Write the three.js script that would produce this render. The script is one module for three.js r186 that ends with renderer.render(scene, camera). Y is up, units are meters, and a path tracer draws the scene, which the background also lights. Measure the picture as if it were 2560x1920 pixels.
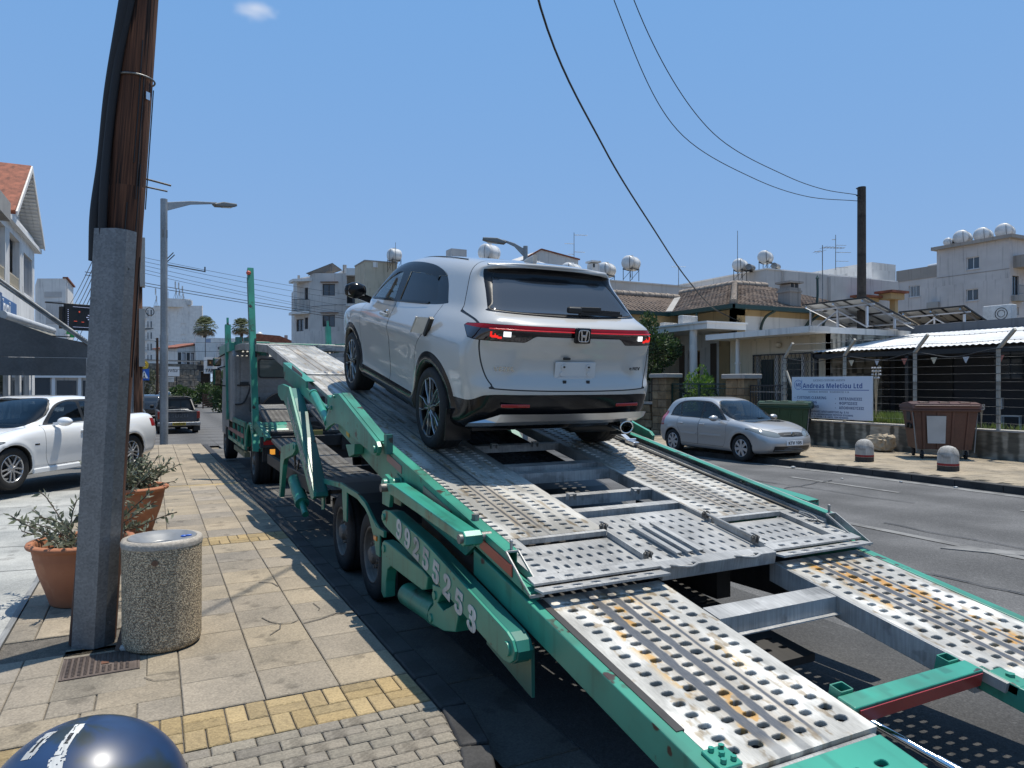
import * as THREE from 'three';
import { mergeGeometries } from 'three/addons/utils/BufferGeometryUtils.js';
import { RoundedBoxGeometry } from 'three/addons/geometries/RoundedBoxGeometry.js';

// ---------------------------------------------------------------- camera, sky, sun, exposure
const scene = new THREE.Scene();
const camera = new THREE.PerspectiveCamera(2 * Math.atan(960 / 1775) * 180 / Math.PI, 4 / 3, 0.1, 2500);
camera.position.set(0, 1.85, 0);
camera.lookAt(Math.sin(0.4671), 1.85, -Math.cos(0.4671));
const renderer = new THREE.WebGLRenderer({ antialias: true });
renderer.setSize(1024, 768);
renderer.toneMapping = THREE.LinearToneMapping;
renderer.toneMappingExposure = 1.08;
renderer.shadowMap.enabled = true;
const SUN = new THREE.Vector3(0.238, 0.970, -0.05).normalize();
const sun = new THREE.DirectionalLight(new THREE.Color(1, 0.94, 0.83), 5);
sun.position.copy(SUN).multiplyScalar(200);
sun.castShadow = true;
sun.shadow.mapSize.set(4096, 4096);
Object.assign(sun.shadow.camera, { left: -80, right: 80, top: 80, bottom: -80, near: 1, far: 500 });
scene.add(sun, sun.target);

// ---------------------------------------------------------------- random numbers and noise
function rng(seed) {
let a = seed >>> 0;
return () => { a = (a + 0x6D2B79F5) | 0; let t = Math.imul(a ^ (a >>> 15), 1 | a); t = (t + Math.imul(t ^ (t >>> 7), 61 | t)) ^ t; return ((t ^ (t >>> 14)) >>> 0) / 4294967296; };
}
const R0 = rng(7);
const HASH = new Float32Array(65536); for (let i = 0; i < 65536; i++) HASH[i] = R0();
const hs = (x, y, s) => HASH[(Math.imul(x, 374761) + Math.imul(y, 668265) + Math.imul(s, 9176) >>> 0) & 65535];
const mod = (a, n) => ((a % n) + n) % n;
function pn(x, y, p, s) {                       // tileable value noise, period p cells
const xi = Math.floor(x), yi = Math.floor(y); let fx = x - xi, fy = y - yi;
fx = fx * fx * (3 - 2 * fx); fy = fy * fy * (3 - 2 * fy);
const x0 = mod(xi, p), x1 = mod(xi + 1, p), y0 = mod(yi, p), y1 = mod(yi + 1, p);
const a = hs(x0, y0, s), b = hs(x1, y0, s), c = hs(x0, y1, s), d = hs(x1, y1, s);
return a + (b - a) * fx + (c - a) * fy + (a - b - c + d) * fx * fy;
}
function fbm(u, v, p, oct, s) { let t = 0, a = 0.5, n = 0; for (let i = 0; i < oct; i++) { t += a * pn(u * p, v * p, p, s + i); n += a; a *= 0.5; p *= 2; } return t / n; }
const clamp = (x, a = 0, b = 1) => Math.min(b, Math.max(a, x));
const sstep = (a, b, x) => { const t = clamp((x - a) / (b - a)); return t * t * (3 - 2 * t); };
const lerp = (a, b, t) => a + (b - a) * t;

// ---------------------------------------------------------------- sky: clear air, paler to the horizon, three small clouds
{
const w = 2048, h = 1024, d = new Float32Array(w * h * 4);
const wisp = [[0.118, 0.462, 0.026, 0.010, 1.25], [0.57, 0.512, 0.03, 0.012, 0.6], [-1.6, 0.5, 0.1, 0.03, 0.5], [2.7, 0.6, 0.1, 0.03, 0.5]];
for (let j = 0; j < h; j++) for (let i = 0; i < w; i++) {
const el = ((j + 0.5) / h - 0.5) * Math.PI, az = ((i + 0.5) / w - 0.5) * 2 * Math.PI;
const y = Math.sin(el), dx = Math.cos(el) * Math.cos(az), dz = Math.cos(el) * Math.sin(az);
const t = Math.pow(clamp(y), 0.62), k = (j * w + i) * 4;
const hz = Math.pow(1 - clamp(y), 9) * 0.12; let r = lerp(0.29 + hz, 0.12, clamp(t * 1.12)), g = lerp(0.44 + hz * 0.8, 0.325, clamp(t * 1.12)), b = lerp(0.70, 0.68, clamp(t * 1.12));
const sd = dx * SUN.x + y * SUN.y + dz * SUN.z; const glow = Math.pow(clamp(sd), 30) * 0.5 + Math.pow(clamp(sd), 6) * 0.10; r += glow; g += glow; b += glow;
const a0 = Math.atan2(dx, -dz);
for (const c of wisp) {
const q = Math.hypot((a0 - c[0]) / c[2], (el - c[1]) / c[3]); if (q > 2) continue;
const n = fbm(a0 * 2.2 + 9, el * 6.1 + 9, 16, 6, 40), m = clamp((1 - q * 0.62) * 1.2 - 0.95 + n * 1.2) * c[4] * 0.8;
r = lerp(r, 0.72, m); g = lerp(g, 0.76, m); b = lerp(b, 0.85, m);
}
if (y < 0) { r = 0.30; g = 0.28; b = 0.25; }
d[k] = r; d[k + 1] = g; d[k + 2] = b; d[k + 3] = 1;
}
const sky = new THREE.DataTexture(d, w, h, THREE.RGBAFormat, THREE.FloatType);
sky.mapping = THREE.EquirectangularReflectionMapping; sky.magFilter = sky.minFilter = THREE.LinearFilter; sky.needsUpdate = true;
scene.background = sky; scene.environment = sky;
}

// ---------------------------------------------------------------- textures
function dtex(n, m, span, f, srgb = true) {     // f(u, v) -> grey or [r, g, b] in 0..1 (sRGB); span = metres per repeat
const d = new Uint8Array(n * m * 4);
for (let j = 0; j < m; j++) for (let i = 0; i < n; i++) {
const c = f((i + 0.5) / n, (j + 0.5) / m), k = (j * n + i) * 4;
if (typeof c === 'number') d[k] = d[k + 1] = d[k + 2] = 255 * clamp(c); else { d[k] = 255 * clamp(c[0]); d[k + 1] = 255 * clamp(c[1]); d[k + 2] = 255 * clamp(c[2]); }
d[k + 3] = 255;
}
const t = new THREE.DataTexture(d, n, m); t.wrapS = t.wrapT = THREE.RepeatWrapping; t.magFilter = THREE.LinearFilter; t.minFilter = THREE.LinearMipmapLinearFilter; t.generateMipmaps = true;
if (srgb) t.colorSpace = THREE.SRGBColorSpace;
if (span) { const s = Array.isArray(span) ? span : [span, span]; t.repeat.set(1 / s[0], 1 / s[1]); }
t.needsUpdate = true; return t;
}
const T = {};
T.teal = dtex(512, 512, 1.9, (u, v) => { const n = fbm(u, v, 5, 6, 160), s = fbm(u, v, 24, 4, 171), st = fbm(u, v, 3, 3, 175), dr = pn(u * 60, v * 4, 60, 177), rust = sstep(0.70, 0.76, s) * sstep(0.5, 0.62, st), k = 0.84 + 0.34 * (n - 0.5) - 0.16 * sstep(0.6, 0.9, dr) * st, g = sstep(0.5, 0.75, fbm(u, v, 7, 5, 181)) * 0.16; return [lerp(k + g * 0.6, 0.95, rust), lerp(k - g * 0.7, 0.16, rust), lerp(k - g * 0.8, 0.10, rust)]; });
T.mottle = dtex(512, 512, 2.3, (u, v) => 0.80 + 0.3 * (fbm(u, v, 4, 6, 3) - 0.35) + 0.10 * (fbm(u, v, 64, 2, 9) - 0.5));
T.paint = dtex(512, 512, 1.7, (u, v) => { const n = fbm(u, v, 5, 6, 60), s = fbm(u, v, 40, 3, 71); const chip = s > 0.76 ? 0.10 : 0; return 0.93 + 0.16 * (n - 0.5) - chip * sstep(0.45, 0.7, n); });
T.wall = dtex(512, 512, [5, 3.4], (u, v) => { const st = pn(u * 90, v * 3, 90, 5) * 0.5 + pn(u * 37, v * 2, 37, 6) * 0.5; return 0.93 + 0.13 * (fbm(u, v, 5, 6, 12) - 0.5) - 0.12 * sstep(0.55, 0.95, st); });
T.dirtwall = dtex(512, 512, [4.6, 1.1], (u, v) => { const st = pn(u * 40, v * 2, 40, 5) * 0.6 + fbm(u, v, 9, 4, 6) * 0.4; const q = sstep(0.42, 0.72, st); return [0.92 - 0.38 * q, 0.90 - 0.37 * q, 0.86 - 0.36 * q].map(c => c * (0.85 + 0.3 * fbm(u, v, 24, 4, 8))); });
T.asphalt = dtex(1024, 1024, 2.0, (u, v) => { const n = fbm(u, v, 3, 4, 21), g = pn(u * 256, v * 256, 256, 22), q = pn(u * 110, v * 110, 110, 23); return 0.78 + 0.30 * (n - 0.5) + 0.26 * (g - 0.5) + (q > 0.9 ? 0.16 : 0); });
T.asphaltLarge = dtex(512, 512, 11, (u, v) => 0.82 + 0.36 * (fbm(u, v, 4, 7, 27) - 0.5));
T.slab = dtex(1024, 1024, 1.9, (u, v) => { const n = fbm(u, v, 5, 6, 31), g = pn(u * 240, v * 240, 240, 32), b = fbm(u, v, 12, 3, 34); return [0, 0, 0].map((_, i) => 0.84 + 0.34 * (n - 0.5) + 0.16 * (g - 0.5) - 0.13 * sstep(0.66, 0.80, b) - i * 0.02 * n); });
T.speck = dtex(512, 512, 0.5, (u, v) => 0.8 + 0.35 * (pn(u * 128, v * 128, 128, 41) - 0.5) + 0.2 * (fbm(u, v, 16, 3, 43) - 0.5));
T.bumpFine = dtex(512, 512, 0.4, (u, v) => 0.5 * pn(u * 128, v * 128, 128, 51) + 0.5 * fbm(u, v, 20, 4, 52), false);
T.bumpMed = dtex(512, 512, 1.6, (u, v) => fbm(u, v, 10, 7, 55), false);
T.wood = dtex(256, 1024, [0.5, 3], (u, v) => { const w = u + 0.05 * fbm(u, v, 4, 3, 61); const g = pn(w * 48, v * 9, 48, 62) * 0.45 + pn(w * 120, v * 24, 120, 63) * 0.25 + fbm(u, v, 6, 5, 65) * 0.45 - 0.08; const c = sstep(0.74, 0.82, pn(w * 34, v * 5, 34, 64)); return [0.50 + 0.62 * (g - 0.5) - 0.3 * c, 0.37 + 0.5 * (g - 0.5) - 0.24 * c, 0.29 + 0.42 * (g - 0.5) - 0.2 * c]; });
T.woodBump = dtex(256, 1024, [0.5, 3], (u, v) => { const w = u + 0.05 * fbm(u, v, 4, 3, 61); return pn(w * 48, v * 9, 48, 62) * 0.5 + 0.5 * (1 - sstep(0.74, 0.82, pn(w * 34, v * 5, 34, 64))); }, false);
{ // galvanised spangle: cells of a point set, each its own grey
const n = 40, pt = []; const r = rng(77); for (let j = 0; j < n; j++) for (let i = 0; i < n; i++) pt.push([(i + r()) / n, (j + r()) / n, r()]);
T.zinc = dtex(512, 512, 0.42, (u, v) => {
const ci = Math.floor(u * n), cj = Math.floor(v * n); let best = 9, g = 0;
for (let dj = -1; dj < 2; dj++) for (let di = -1; di < 2; di++) { const q = pt[mod(cj + dj, n) * n + mod(ci + di, n)]; let dx = Math.abs(q[0] - u), dy = Math.abs(q[1] - v); if (dx > 0.5) dx = 1 - dx; if (dy > 0.5) dy = 1 - dy; const d = dx * dx + dy * dy; if (d < best) { best = d; g = q[2]; } }
return 0.80 + 0.15 * g + 0.22 * (fbm(u, v, 3, 5, 82) - 0.5);
});
// exposed aggregate: pebbles in dark cement
const m = 46, pp = []; for (let j = 0; j < m; j++) for (let i = 0; i < m; i++) pp.push([(i + 0.15 + 0.7 * r()) / m, (j + 0.15 + 0.7 * r()) / m, r(), 0.30 + 0.22 * r()]);
const peb = (u, v) => { const ci = Math.floor(u * m), cj = Math.floor(v * m); let h = 0, c = 0.25; for (let dj = -1; dj < 2; dj++) for (let di = -1; di < 2; di++) { const q = pp[mod(cj + dj, m) * m + mod(ci + di, m)]; let dx = Math.abs(q[0] - u), dy = Math.abs(q[1] - v); if (dx > 0.5) dx = 1 - dx; if (dy > 0.5) dy = 1 - dy; const t = 1 - Math.hypot(dx, dy) * m / (q[3] * 1.5); if (t > h) { h = t; c = q[2]; } } return [Math.sqrt(h), c]; };
T.aggr = dtex(512, 512, 0.36, (u, v) => { const [h, c] = peb(u, v); const k = h > 0.25 ? 0.52 + 0.36 * c : 0.40; return [k, k * 0.93, k * 0.82]; });
T.aggrBump = dtex(512, 512, 0.36, (u, v) => peb(u, v)[0], false);
}
T.terra = dtex(512, 512, 0.9, (u, v) => { const n = fbm(u, v, 6, 5, 91), b = sstep(0.55, 0.8, fbm(u, v, 9, 4, 95)); return [0.90 + 0.2 * (n - 0.5) + 0.05 * b, 0.90 + 0.24 * (n - 0.5) + 0.10 * b, 0.90 + 0.26 * (n - 0.5) + 0.13 * b]; });
T.worn = dtex(512, 512, 1.3, (u, v) => { const n = fbm(u, v, 6, 6, 101), s = pn(u * 200, v * 12, 200, 103); return 0.80 + 0.42 * (n - 0.5) + 0.12 * (s - 0.5) - 0.10 * sstep(0.63, 0.75, fbm(u, v, 14, 4, 107)); });
T.leaf = dtex(64, 64, 1, (u, v) => 0.75 + 0.4 * fbm(u, v, 4, 3, 111));
function canvasTex(w, h, draw) {
const c = document.createElement('canvas'); c.width = w; c.height = h; const x = c.getContext('2d'); draw(x, w, h);
const t = new THREE.CanvasTexture(c); t.colorSpace = THREE.SRGBColorSpace; t.anisotropy = 8; return t;
}

// ---------------------------------------------------------------- materials
const lin = (r, g, b) => new THREE.Color().setRGB(r, g, b);
function mt(rgb, rough, o = {}) {
const P = o.clearcoat || o.transmission !== undefined || o.sheen ? THREE.MeshPhysicalMaterial : THREE.MeshStandardMaterial;
return new P({ color: Array.isArray(rgb) ? lin(...rgb) : new THREE.Color(rgb), roughness: rough, metalness: 0, side: THREE.DoubleSide, ...o });
}
const bf = (s = 0.002) => ({ bumpMap: T.bumpFine, bumpScale: s });
const M = {
asphalt: mt([0.155, 0.152, 0.15], 0.93, { map: T.asphalt, ...bf(0.004) }),
asphaltNewAndShade: mt([0.085, 0.084, 0.083], 0.93, { map: T.asphalt, ...bf(0.004) }),
gutter: mt([0.17, 0.16, 0.145], 0.9, { map: T.slab, ...bf(0.002) }),
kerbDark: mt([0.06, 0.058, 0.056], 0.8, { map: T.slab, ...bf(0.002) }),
joint: mt([0.16, 0.14, 0.115], 1, { map: T.speck }),
plaza: mt([0.44, 0.45, 0.43], 0.85, { map: T.slab, bumpMap: T.bumpMed, bumpScale: 0.004 }),
line: mt([0.52, 0.51, 0.48], 0.8, { map: T.worn }),
lineWorn: mt([0.26, 0.255, 0.245], 0.85, { map: T.worn }),
earth: mt([0.30, 0.25, 0.18], 1, { map: T.mottle, bumpMap: T.bumpMed, bumpScale: 0.02 }),
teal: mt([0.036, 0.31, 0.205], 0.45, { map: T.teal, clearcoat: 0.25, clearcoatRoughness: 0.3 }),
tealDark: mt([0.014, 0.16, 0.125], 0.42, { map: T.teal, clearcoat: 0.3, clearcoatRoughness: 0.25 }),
steelDark: mt([0.035, 0.033, 0.032], 0.65, { map: T.worn }),
steelGrey: mt([0.36, 0.34, 0.31], 0.5, { map: T.worn, metalness: 0.35, ...bf(0.001) }),
rubber: mt([0.022, 0.021, 0.021], 0.82, { map: T.speck }),
black: mt([0.014, 0.014, 0.014], 0.5),
blackGloss: mt([0.008, 0.008, 0.009], 0.08, { clearcoat: 1, clearcoatRoughness: 0.03 }),
chrome: mt([0.75, 0.75, 0.76], 0.12, { metalness: 1 }),
alu: mt([0.62, 0.62, 0.63], 0.28, { metalness: 0.9 }),
aluDull: mt([0.38, 0.38, 0.37], 0.5, { metalness: 0.6, map: T.worn }),
zinc: mt([0.30, 0.315, 0.325], 0.48, { map: T.zinc, metalness: 0.35 }),
wood: mt([0.62, 0.55, 0.5], 0.92, { map: T.wood, bumpMap: T.woodBump, bumpScale: 0.006 }),
woodGrey: mt([0.42, 0.40, 0.38], 0.95, { map: T.wood, bumpMap: T.woodBump, bumpScale: 0.006 }),
glassDark: mt([0.012, 0.014, 0.017], 0.04, { clearcoat: 1, clearcoatRoughness: 0.01 }),
pane: mt([0.045, 0.055, 0.065], 0.06, { clearcoat: 0.6, clearcoatRoughness: 0.03 }),
tint: mt([0.55, 0.62, 0.62], 0.02, { transmission: 1, thickness: 0, ior: 1.5 }),
white: mt([0.80, 0.77, 0.72], 0.75, { map: T.wall }),
whiteClean: mt([0.78, 0.78, 0.77], 0.5),
wallGrey: mt([0.55, 0.54, 0.53], 0.9, { map: T.wall, ...bf(0.002) }),
plasticWhite: mt([0.82, 0.82, 0.80], 0.38, { map: T.mottle }),
iron: mt([0.03, 0.03, 0.032], 0.6),
amber: mt([0.75, 0.22, 0.02], 0.3, { clearcoat: 0.5 }),
redRefl: mt([0.36, 0.022, 0.018], 0.35, { map: T.paint, clearcoat: 0.5, clearcoatRoughness: 0.2 }),
redRefl2: mt([0.30, 0.16, 0.14], 0.4, { map: T.paint }),
};

// ---------------------------------------------------------------- geometry helpers
function uvBox(g) {                               // planar uv in metres by each face's main direction
if (g.index) g = g.toNonIndexed();
const p = g.attributes.position.array, n = p.length / 3, uv = new Float32Array(n * 2);
for (let i = 0; i < n; i += 3) {
const a = i * 3; const ux = p[a + 3] - p[a], uy = p[a + 4] - p[a + 1], uz = p[a + 5] - p[a + 2], vx = p[a + 6] - p[a], vy = p[a + 7] - p[a + 1], vz = p[a + 8] - p[a + 2];
const nx = Math.abs(uy * vz - uz * vy), ny = Math.abs(uz * vx - ux * vz), nz = Math.abs(ux * vy - uy * vx);
for (let k = 0; k < 3; k++) { const b = a + k * 3, o = (i + k) * 2; if (ny >= nx && ny >= nz) { uv[o] = p[b]; uv[o + 1] = p[b + 2]; } else if (nx >= nz) { uv[o] = p[b + 2]; uv[o + 1] = p[b + 1]; } else { uv[o] = p[b]; uv[o + 1] = p[b + 1]; } }
}
g.setAttribute('uv', new THREE.BufferAttribute(uv, 2)); return g;
}
function prep(g) {
if (g.userData.keep) { const k = g.index ? g.toNonIndexed() : g; return strip(k); }
g = g.index ? g.toNonIndexed() : g; if (!g.attributes.normal) g.computeVertexNormals(); return strip(uvBox(g));
}
function strip(g) { for (const k of Object.keys(g.attributes)) if (!['position', 'normal', 'uv'].includes(k)) g.deleteAttribute(k); g.morphAttributes = {}; g.clearGroups(); return g; }
const NAMES = {};
function numbered(n) { const k = NAMES[n] = (NAMES[n] ?? -1) + 1; return k ? n + '_' + String(k).padStart(3, '0') : n; }
function mesh(geos, m) {
const a = (Array.isArray(geos) ? geos : [geos]).map(prep);
const g = a.length > 1 ? mergeGeometries(a) : a[0];
const o = new THREE.Mesh(g, m); o.castShadow = o.receiveShadow = true; return o;
}
function part(name, geos, m, parent, label) { const o = mesh(geos, m); o.name = name; parent.add(o); if (label) o.userData.label = label; return o; }
function node(name, parent, pos = [0, 0, 0]) { const o = new THREE.Group(); o.name = name; o.position.set(...pos); parent.add(o); return o; }
const parts = (name, geos, m, parent, label) => geos.map(g => part(name, g, m, parent, label));
function tag(o, label, category, group) { o.userData.label = label; o.userData.category = category; if (group) o.userData.group = group; return o; }
function thing(name, label, category, pos = [0, 0, 0], turn = 0, group) {
const o = new THREE.Group(); o.name = numbered(name); o.position.set(...pos); o.rotation.y = turn; scene.add(o); return tag(o, label, category, group);
}
function struct(name, geos, m) { const o = mesh(geos, m); o.name = numbered(name); o.userData.kind = 'structure'; scene.add(o); return o; }
function dup(root, pos, turn, label, group) { const r = root.clone(); r.name = numbered(root.name.replace(/_\d{3}$/, '')); r.position.set(...pos); r.rotation.y = turn; r.userData = { ...root.userData }; if (label) r.userData.label = label; if (group) r.userData.group = group; scene.add(r); return r; }

const V = (x, y, z) => new THREE.Vector3(x, y, z);
function at(g, x = 0, y = 0, z = 0, rx = 0, ry = 0, rz = 0) { if (rx) g.rotateX(rx); if (rz) g.rotateZ(rz); if (ry) g.rotateY(ry); g.translate(x, y, z); return g; }
const box = (w, h, d, x = 0, y = 0, z = 0, rx, ry, rz) => at(new THREE.BoxGeometry(w, h, d), x, y, z, rx, ry, rz);
const rbox = (w, h, d, r, x = 0, y = 0, z = 0, rx, ry, rz) => at(new RoundedBoxGeometry(w, h, d, 2, Math.min(r, w / 2.01, h / 2.01, d / 2.01)), x, y, z, rx, ry, rz);
const span = (x0, x1, y0, y1, z0, z1) => box(x1 - x0, y1 - y0, z1 - z0, (x0 + x1) / 2, (y0 + y1) / 2, (z0 + z1) / 2);
function rod(a, b, r, r2 = r, seg = 10, caps = true) {
a = V(...a); b = V(...b); const d = b.clone().sub(a), g = new THREE.CylinderGeometry(r2, r, d.length(), seg, 1, !caps);
g.applyQuaternion(new THREE.Quaternion().setFromUnitVectors(V(0, 1, 0), d.clone().normalize())); const c = a.add(b).multiplyScalar(0.5); g.translate(c.x, c.y, c.z); return g;
}
function bar(a, b, w, h) {                        // a rectangular bar from a to b
a = V(...a); b = V(...b); const d = b.clone().sub(a), L = d.length(), g = new THREE.BoxGeometry(w, h, L);
const m = new THREE.Matrix4().lookAt(b, a, Math.abs(d.y) / L > 0.98 ? V(0, 0, 1) : V(0, 1, 0)); g.applyMatrix4(m); const c = a.add(b).multiplyScalar(0.5); g.translate(c.x, c.y, c.z); return g;
}
const tube = (pts, r, seg = 40, rs = 8, closed = false) => new THREE.TubeGeometry(new THREE.CatmullRomCurve3(pts.map(p => V(...p)), closed), seg, r, rs, closed);
const lathe = (pts, seg = 32) => new THREE.LatheGeometry(pts.map(p => new THREE.Vector2(p[0], p[1])), seg);
function shape(pts) { const s = new THREE.Shape(); pts.forEach((p, i) => i ? s.lineTo(p[0], p[1]) : s.moveTo(p[0], p[1])); return s; }
function ext(pts, depth, bevel = 0, holes) {      // polygon in xy pushed along +z
const s = pts instanceof THREE.Shape ? pts : shape(pts); if (holes) for (const h of holes) s.holes.push(new THREE.Path(h.map(p => new THREE.Vector2(p[0], p[1]))));
return new THREE.ExtrudeGeometry(s, { depth: depth - 2 * bevel, bevelEnabled: bevel > 0, bevelSize: bevel, bevelThickness: bevel, bevelOffset: -bevel, bevelSegments: 2, curveSegments: 12 }).translate(0, 0, bevel);
}
// polygon given as [z, y] pairs, a plate between x0 and x1
const plateZY = (pts, x0, x1, bevel = 0, holes) => ext(pts.map(p => [-p[0], p[1]]), x1 - x0, bevel, holes && holes.map(h => h.map(p => [-p[0], p[1]]))).rotateY(Math.PI / 2).translate(x0, 0, 0);
const plateXZ = (pts, y0, y1) => ext(pts.map(p => [p[0], -p[1]]), y1 - y0).rotateX(-Math.PI / 2).translate(0, y0, 0);
function quad(a, b, c, d) { const g = new THREE.BufferGeometry(); g.setAttribute('position', new THREE.Float32BufferAttribute([...a, ...b, ...c, ...a, ...c, ...d], 3)); g.computeVertexNormals(); return g; }
function rrect(w, h, r, n = 4) { const o = []; for (const [cx, cy, a0] of [[w / 2 - r, h / 2 - r, 0], [-w / 2 + r, h / 2 - r, 1], [-w / 2 + r, -h / 2 + r, 2], [w / 2 - r, -h / 2 + r, 3]]) for (let i = 0; i <= n; i++) { const a = (a0 + i / n) * Math.PI / 2; o.push([cx + r * Math.cos(a), cy + r * Math.sin(a)]); } return o; }
const gy = z => z > -10 ? 0 : -0.013 * (-10 - Math.max(z, -34));    // the street falls gently away
// ================================================================ ground, road, pavements
function strip2(x0, x1, zs, y) {                   // a sheet that follows the fall of the street
const p = []; for (let i = 0; i < zs.length - 1; i++) { const a = zs[i], b = zs[i + 1], ya = gy(a) + y, yb = gy(b) + y; p.push(x0, ya, a, x1, ya, a, x1, yb, b, x0, ya, a, x1, yb, b, x0, yb, b); }
const g = new THREE.BufferGeometry(); g.setAttribute('position', new THREE.Float32BufferAttribute(p, 3)); g.computeVertexNormals(); return g;
}
const ZS = [40, 20, 5, -10, -34, -130, -600, -1500];
{
struct('ground', strip2(-900, 1500, ZS, -0.06), M.earth);
const road = struct('road', [strip2(1.92, 12.9, [30, 5, -10, -24, -40, -130, -400], 0), strip2(-16, 1.92, [-25.5, -40, -130, -400], 0), strip2(12.9, 17, [-24, -40, -130, -400], 0)], M.asphalt);
// resurfaced strip and trench scars along the far lane, plus shade painted under trailer
part('asphalt_patch', [strip2(6.95, 8.05, [12, 2, -3.6], 0.004), strip2(9.6, 12.6, [-14, -24, -40], 0.004), strip2(1.93, 4.7, [6, -10, -24], 0.004)], M.asphaltNewAndShade, road);
const lines = [];
for (let z = 9; z > -60; z -= 4.2) lines.push(strip2(11.24, 11.36, [z, z - 2.3], 0.008));
const edge = []; for (let z = 12; z > -46; z -= 3) edge.push(strip2(8.16, 8.30, [z, z - 3], 0.008));
part('lane_marking', lines, M.lineWorn, road);
part('centre_line', edge, M.lineWorn, road);
part('marking_remnant', [plateXZ([[7.88, -4.95], [8.10, -4.96], [8.62, -4.35], [8.52, -4.1], [8.22, -4.46]], 0.001, 0.011)], M.lineWorn, road);
// cracks: thin dark crooked strips
const r = rng(5), cr = [];
for (const [x0, z0, x1, z1] of [[8.66, -6.2, 8.6, -3.4], [8.6, -3.4, 9.0, 1], [6.6, -4.6, 7.0, -2.4], [10.2, -12, 10.5, -7], [9.9, -9, 11.6, -9.4], [5.2, -1.6, 5.0, 2], [3.2, -30, 4.4, -26], [1.9, -27, 2.8, -25.6], [-1, -33, 2, -31.8]]) {
let px = x0, pz = z0; const n = 14, L = Math.hypot(x1 - x0, z1 - z0), nx = (z1 - z0) / L, nz = -(x1 - x0) / L; let off = 0;
for (let i = 1; i <= n; i++) { off += (r() - 0.5) * 0.09; const t = i / n, qx = lerp(x0, x1, t) + nx * off, qz = lerp(z0, z1, t) + nz * off, w = 0.008 + r() * 0.008; const ya = gy(pz) + 0.012, yb = gy(qz) + 0.012; cr.push(quad([px - nx * w, ya, pz - nz * w], [qx - nx * w, yb, qz - nz * w], [qx + nx * w, yb, qz + nz * w], [px + nx * w, ya, pz + nz * w])); px = qx; pz = qz; }
}
part('crack', cr, M.black, road);
const gut = struct('gutter', [strip2(1.5, 1.92, [4, -10, -24], 0.003)], M.gutter);
const gj = []; for (let z = 0; z > -23; z -= 1.02) gj.push(box(0.42, 0.004, 0.014, 1.71, gy(z) + 0.006, z));
part('gutter_joint', gj, M.joint, gut);
}
const slabMats = [[0.37, 0.315, 0.235], [0.385, 0.325, 0.235], [0.345, 0.30, 0.235], [0.355, 0.31, 0.245], [0.40, 0.34, 0.25], [0.325, 0.29, 0.24]].map(c => mt(c, 0.9, { map: T.slab, ...bf(0.0025) }));
const yellowMats = [[0.47, 0.35, 0.175], [0.49, 0.375, 0.20], [0.44, 0.335, 0.18]].map(c => mt(c, 0.92, { map: T.slab, ...bf(0.004) }));
const greyBrick = [[0.29, 0.26, 0.21], [0.315, 0.285, 0.23], [0.265, 0.24, 0.20]].map(c => mt(c, 0.92, { map: T.slab, ...bf(0.004) }));
const PY = 0.15;                                   // pavement height
function paver(w, d, h = 0.035) {                  // one paving piece with chamfered top edges
const c = 0.005, p = [], x = w / 2, z = d / 2, i = x - c, k = z - c;
const q = (a, b, e, f) => p.push(...a, ...b, ...e, ...a, ...e, ...f);
q([-i, 0, k], [i, 0, k], [i, 0, -k], [-i, 0, -k]);
q([-x, -c, z], [x, -c, z], [i, 0, k], [-i, 0, k]); q([x, -c, -z], [-x, -c, -z], [-i, 0, -k], [i, 0, -k]);
q([x, -c, z], [x, -c, -z], [i, 0, -k], [i, 0, k]); q([-x, -c, -z], [-x, -c, z], [-i, 0, k], [-i, 0, -k]);
q([-x, -h, z], [x, -h, z], [x, -c, z], [-x, -c, z]); q([x, -h, -z], [-x, -h, -z], [-x, -c, -z], [x, -c, -z]);
q([x, -h, z], [x, -h, -z], [x, -c, -z], [x, -c, z]); q([-x, -h, -z], [-x, -h, z], [-x, -c, z], [-x, -c, -z]);
const g = new THREE.BufferGeometry(); g.setAttribute('position', new THREE.Float32BufferAttribute(p, 3)); g.computeVertexNormals(); return g;
}
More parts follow.
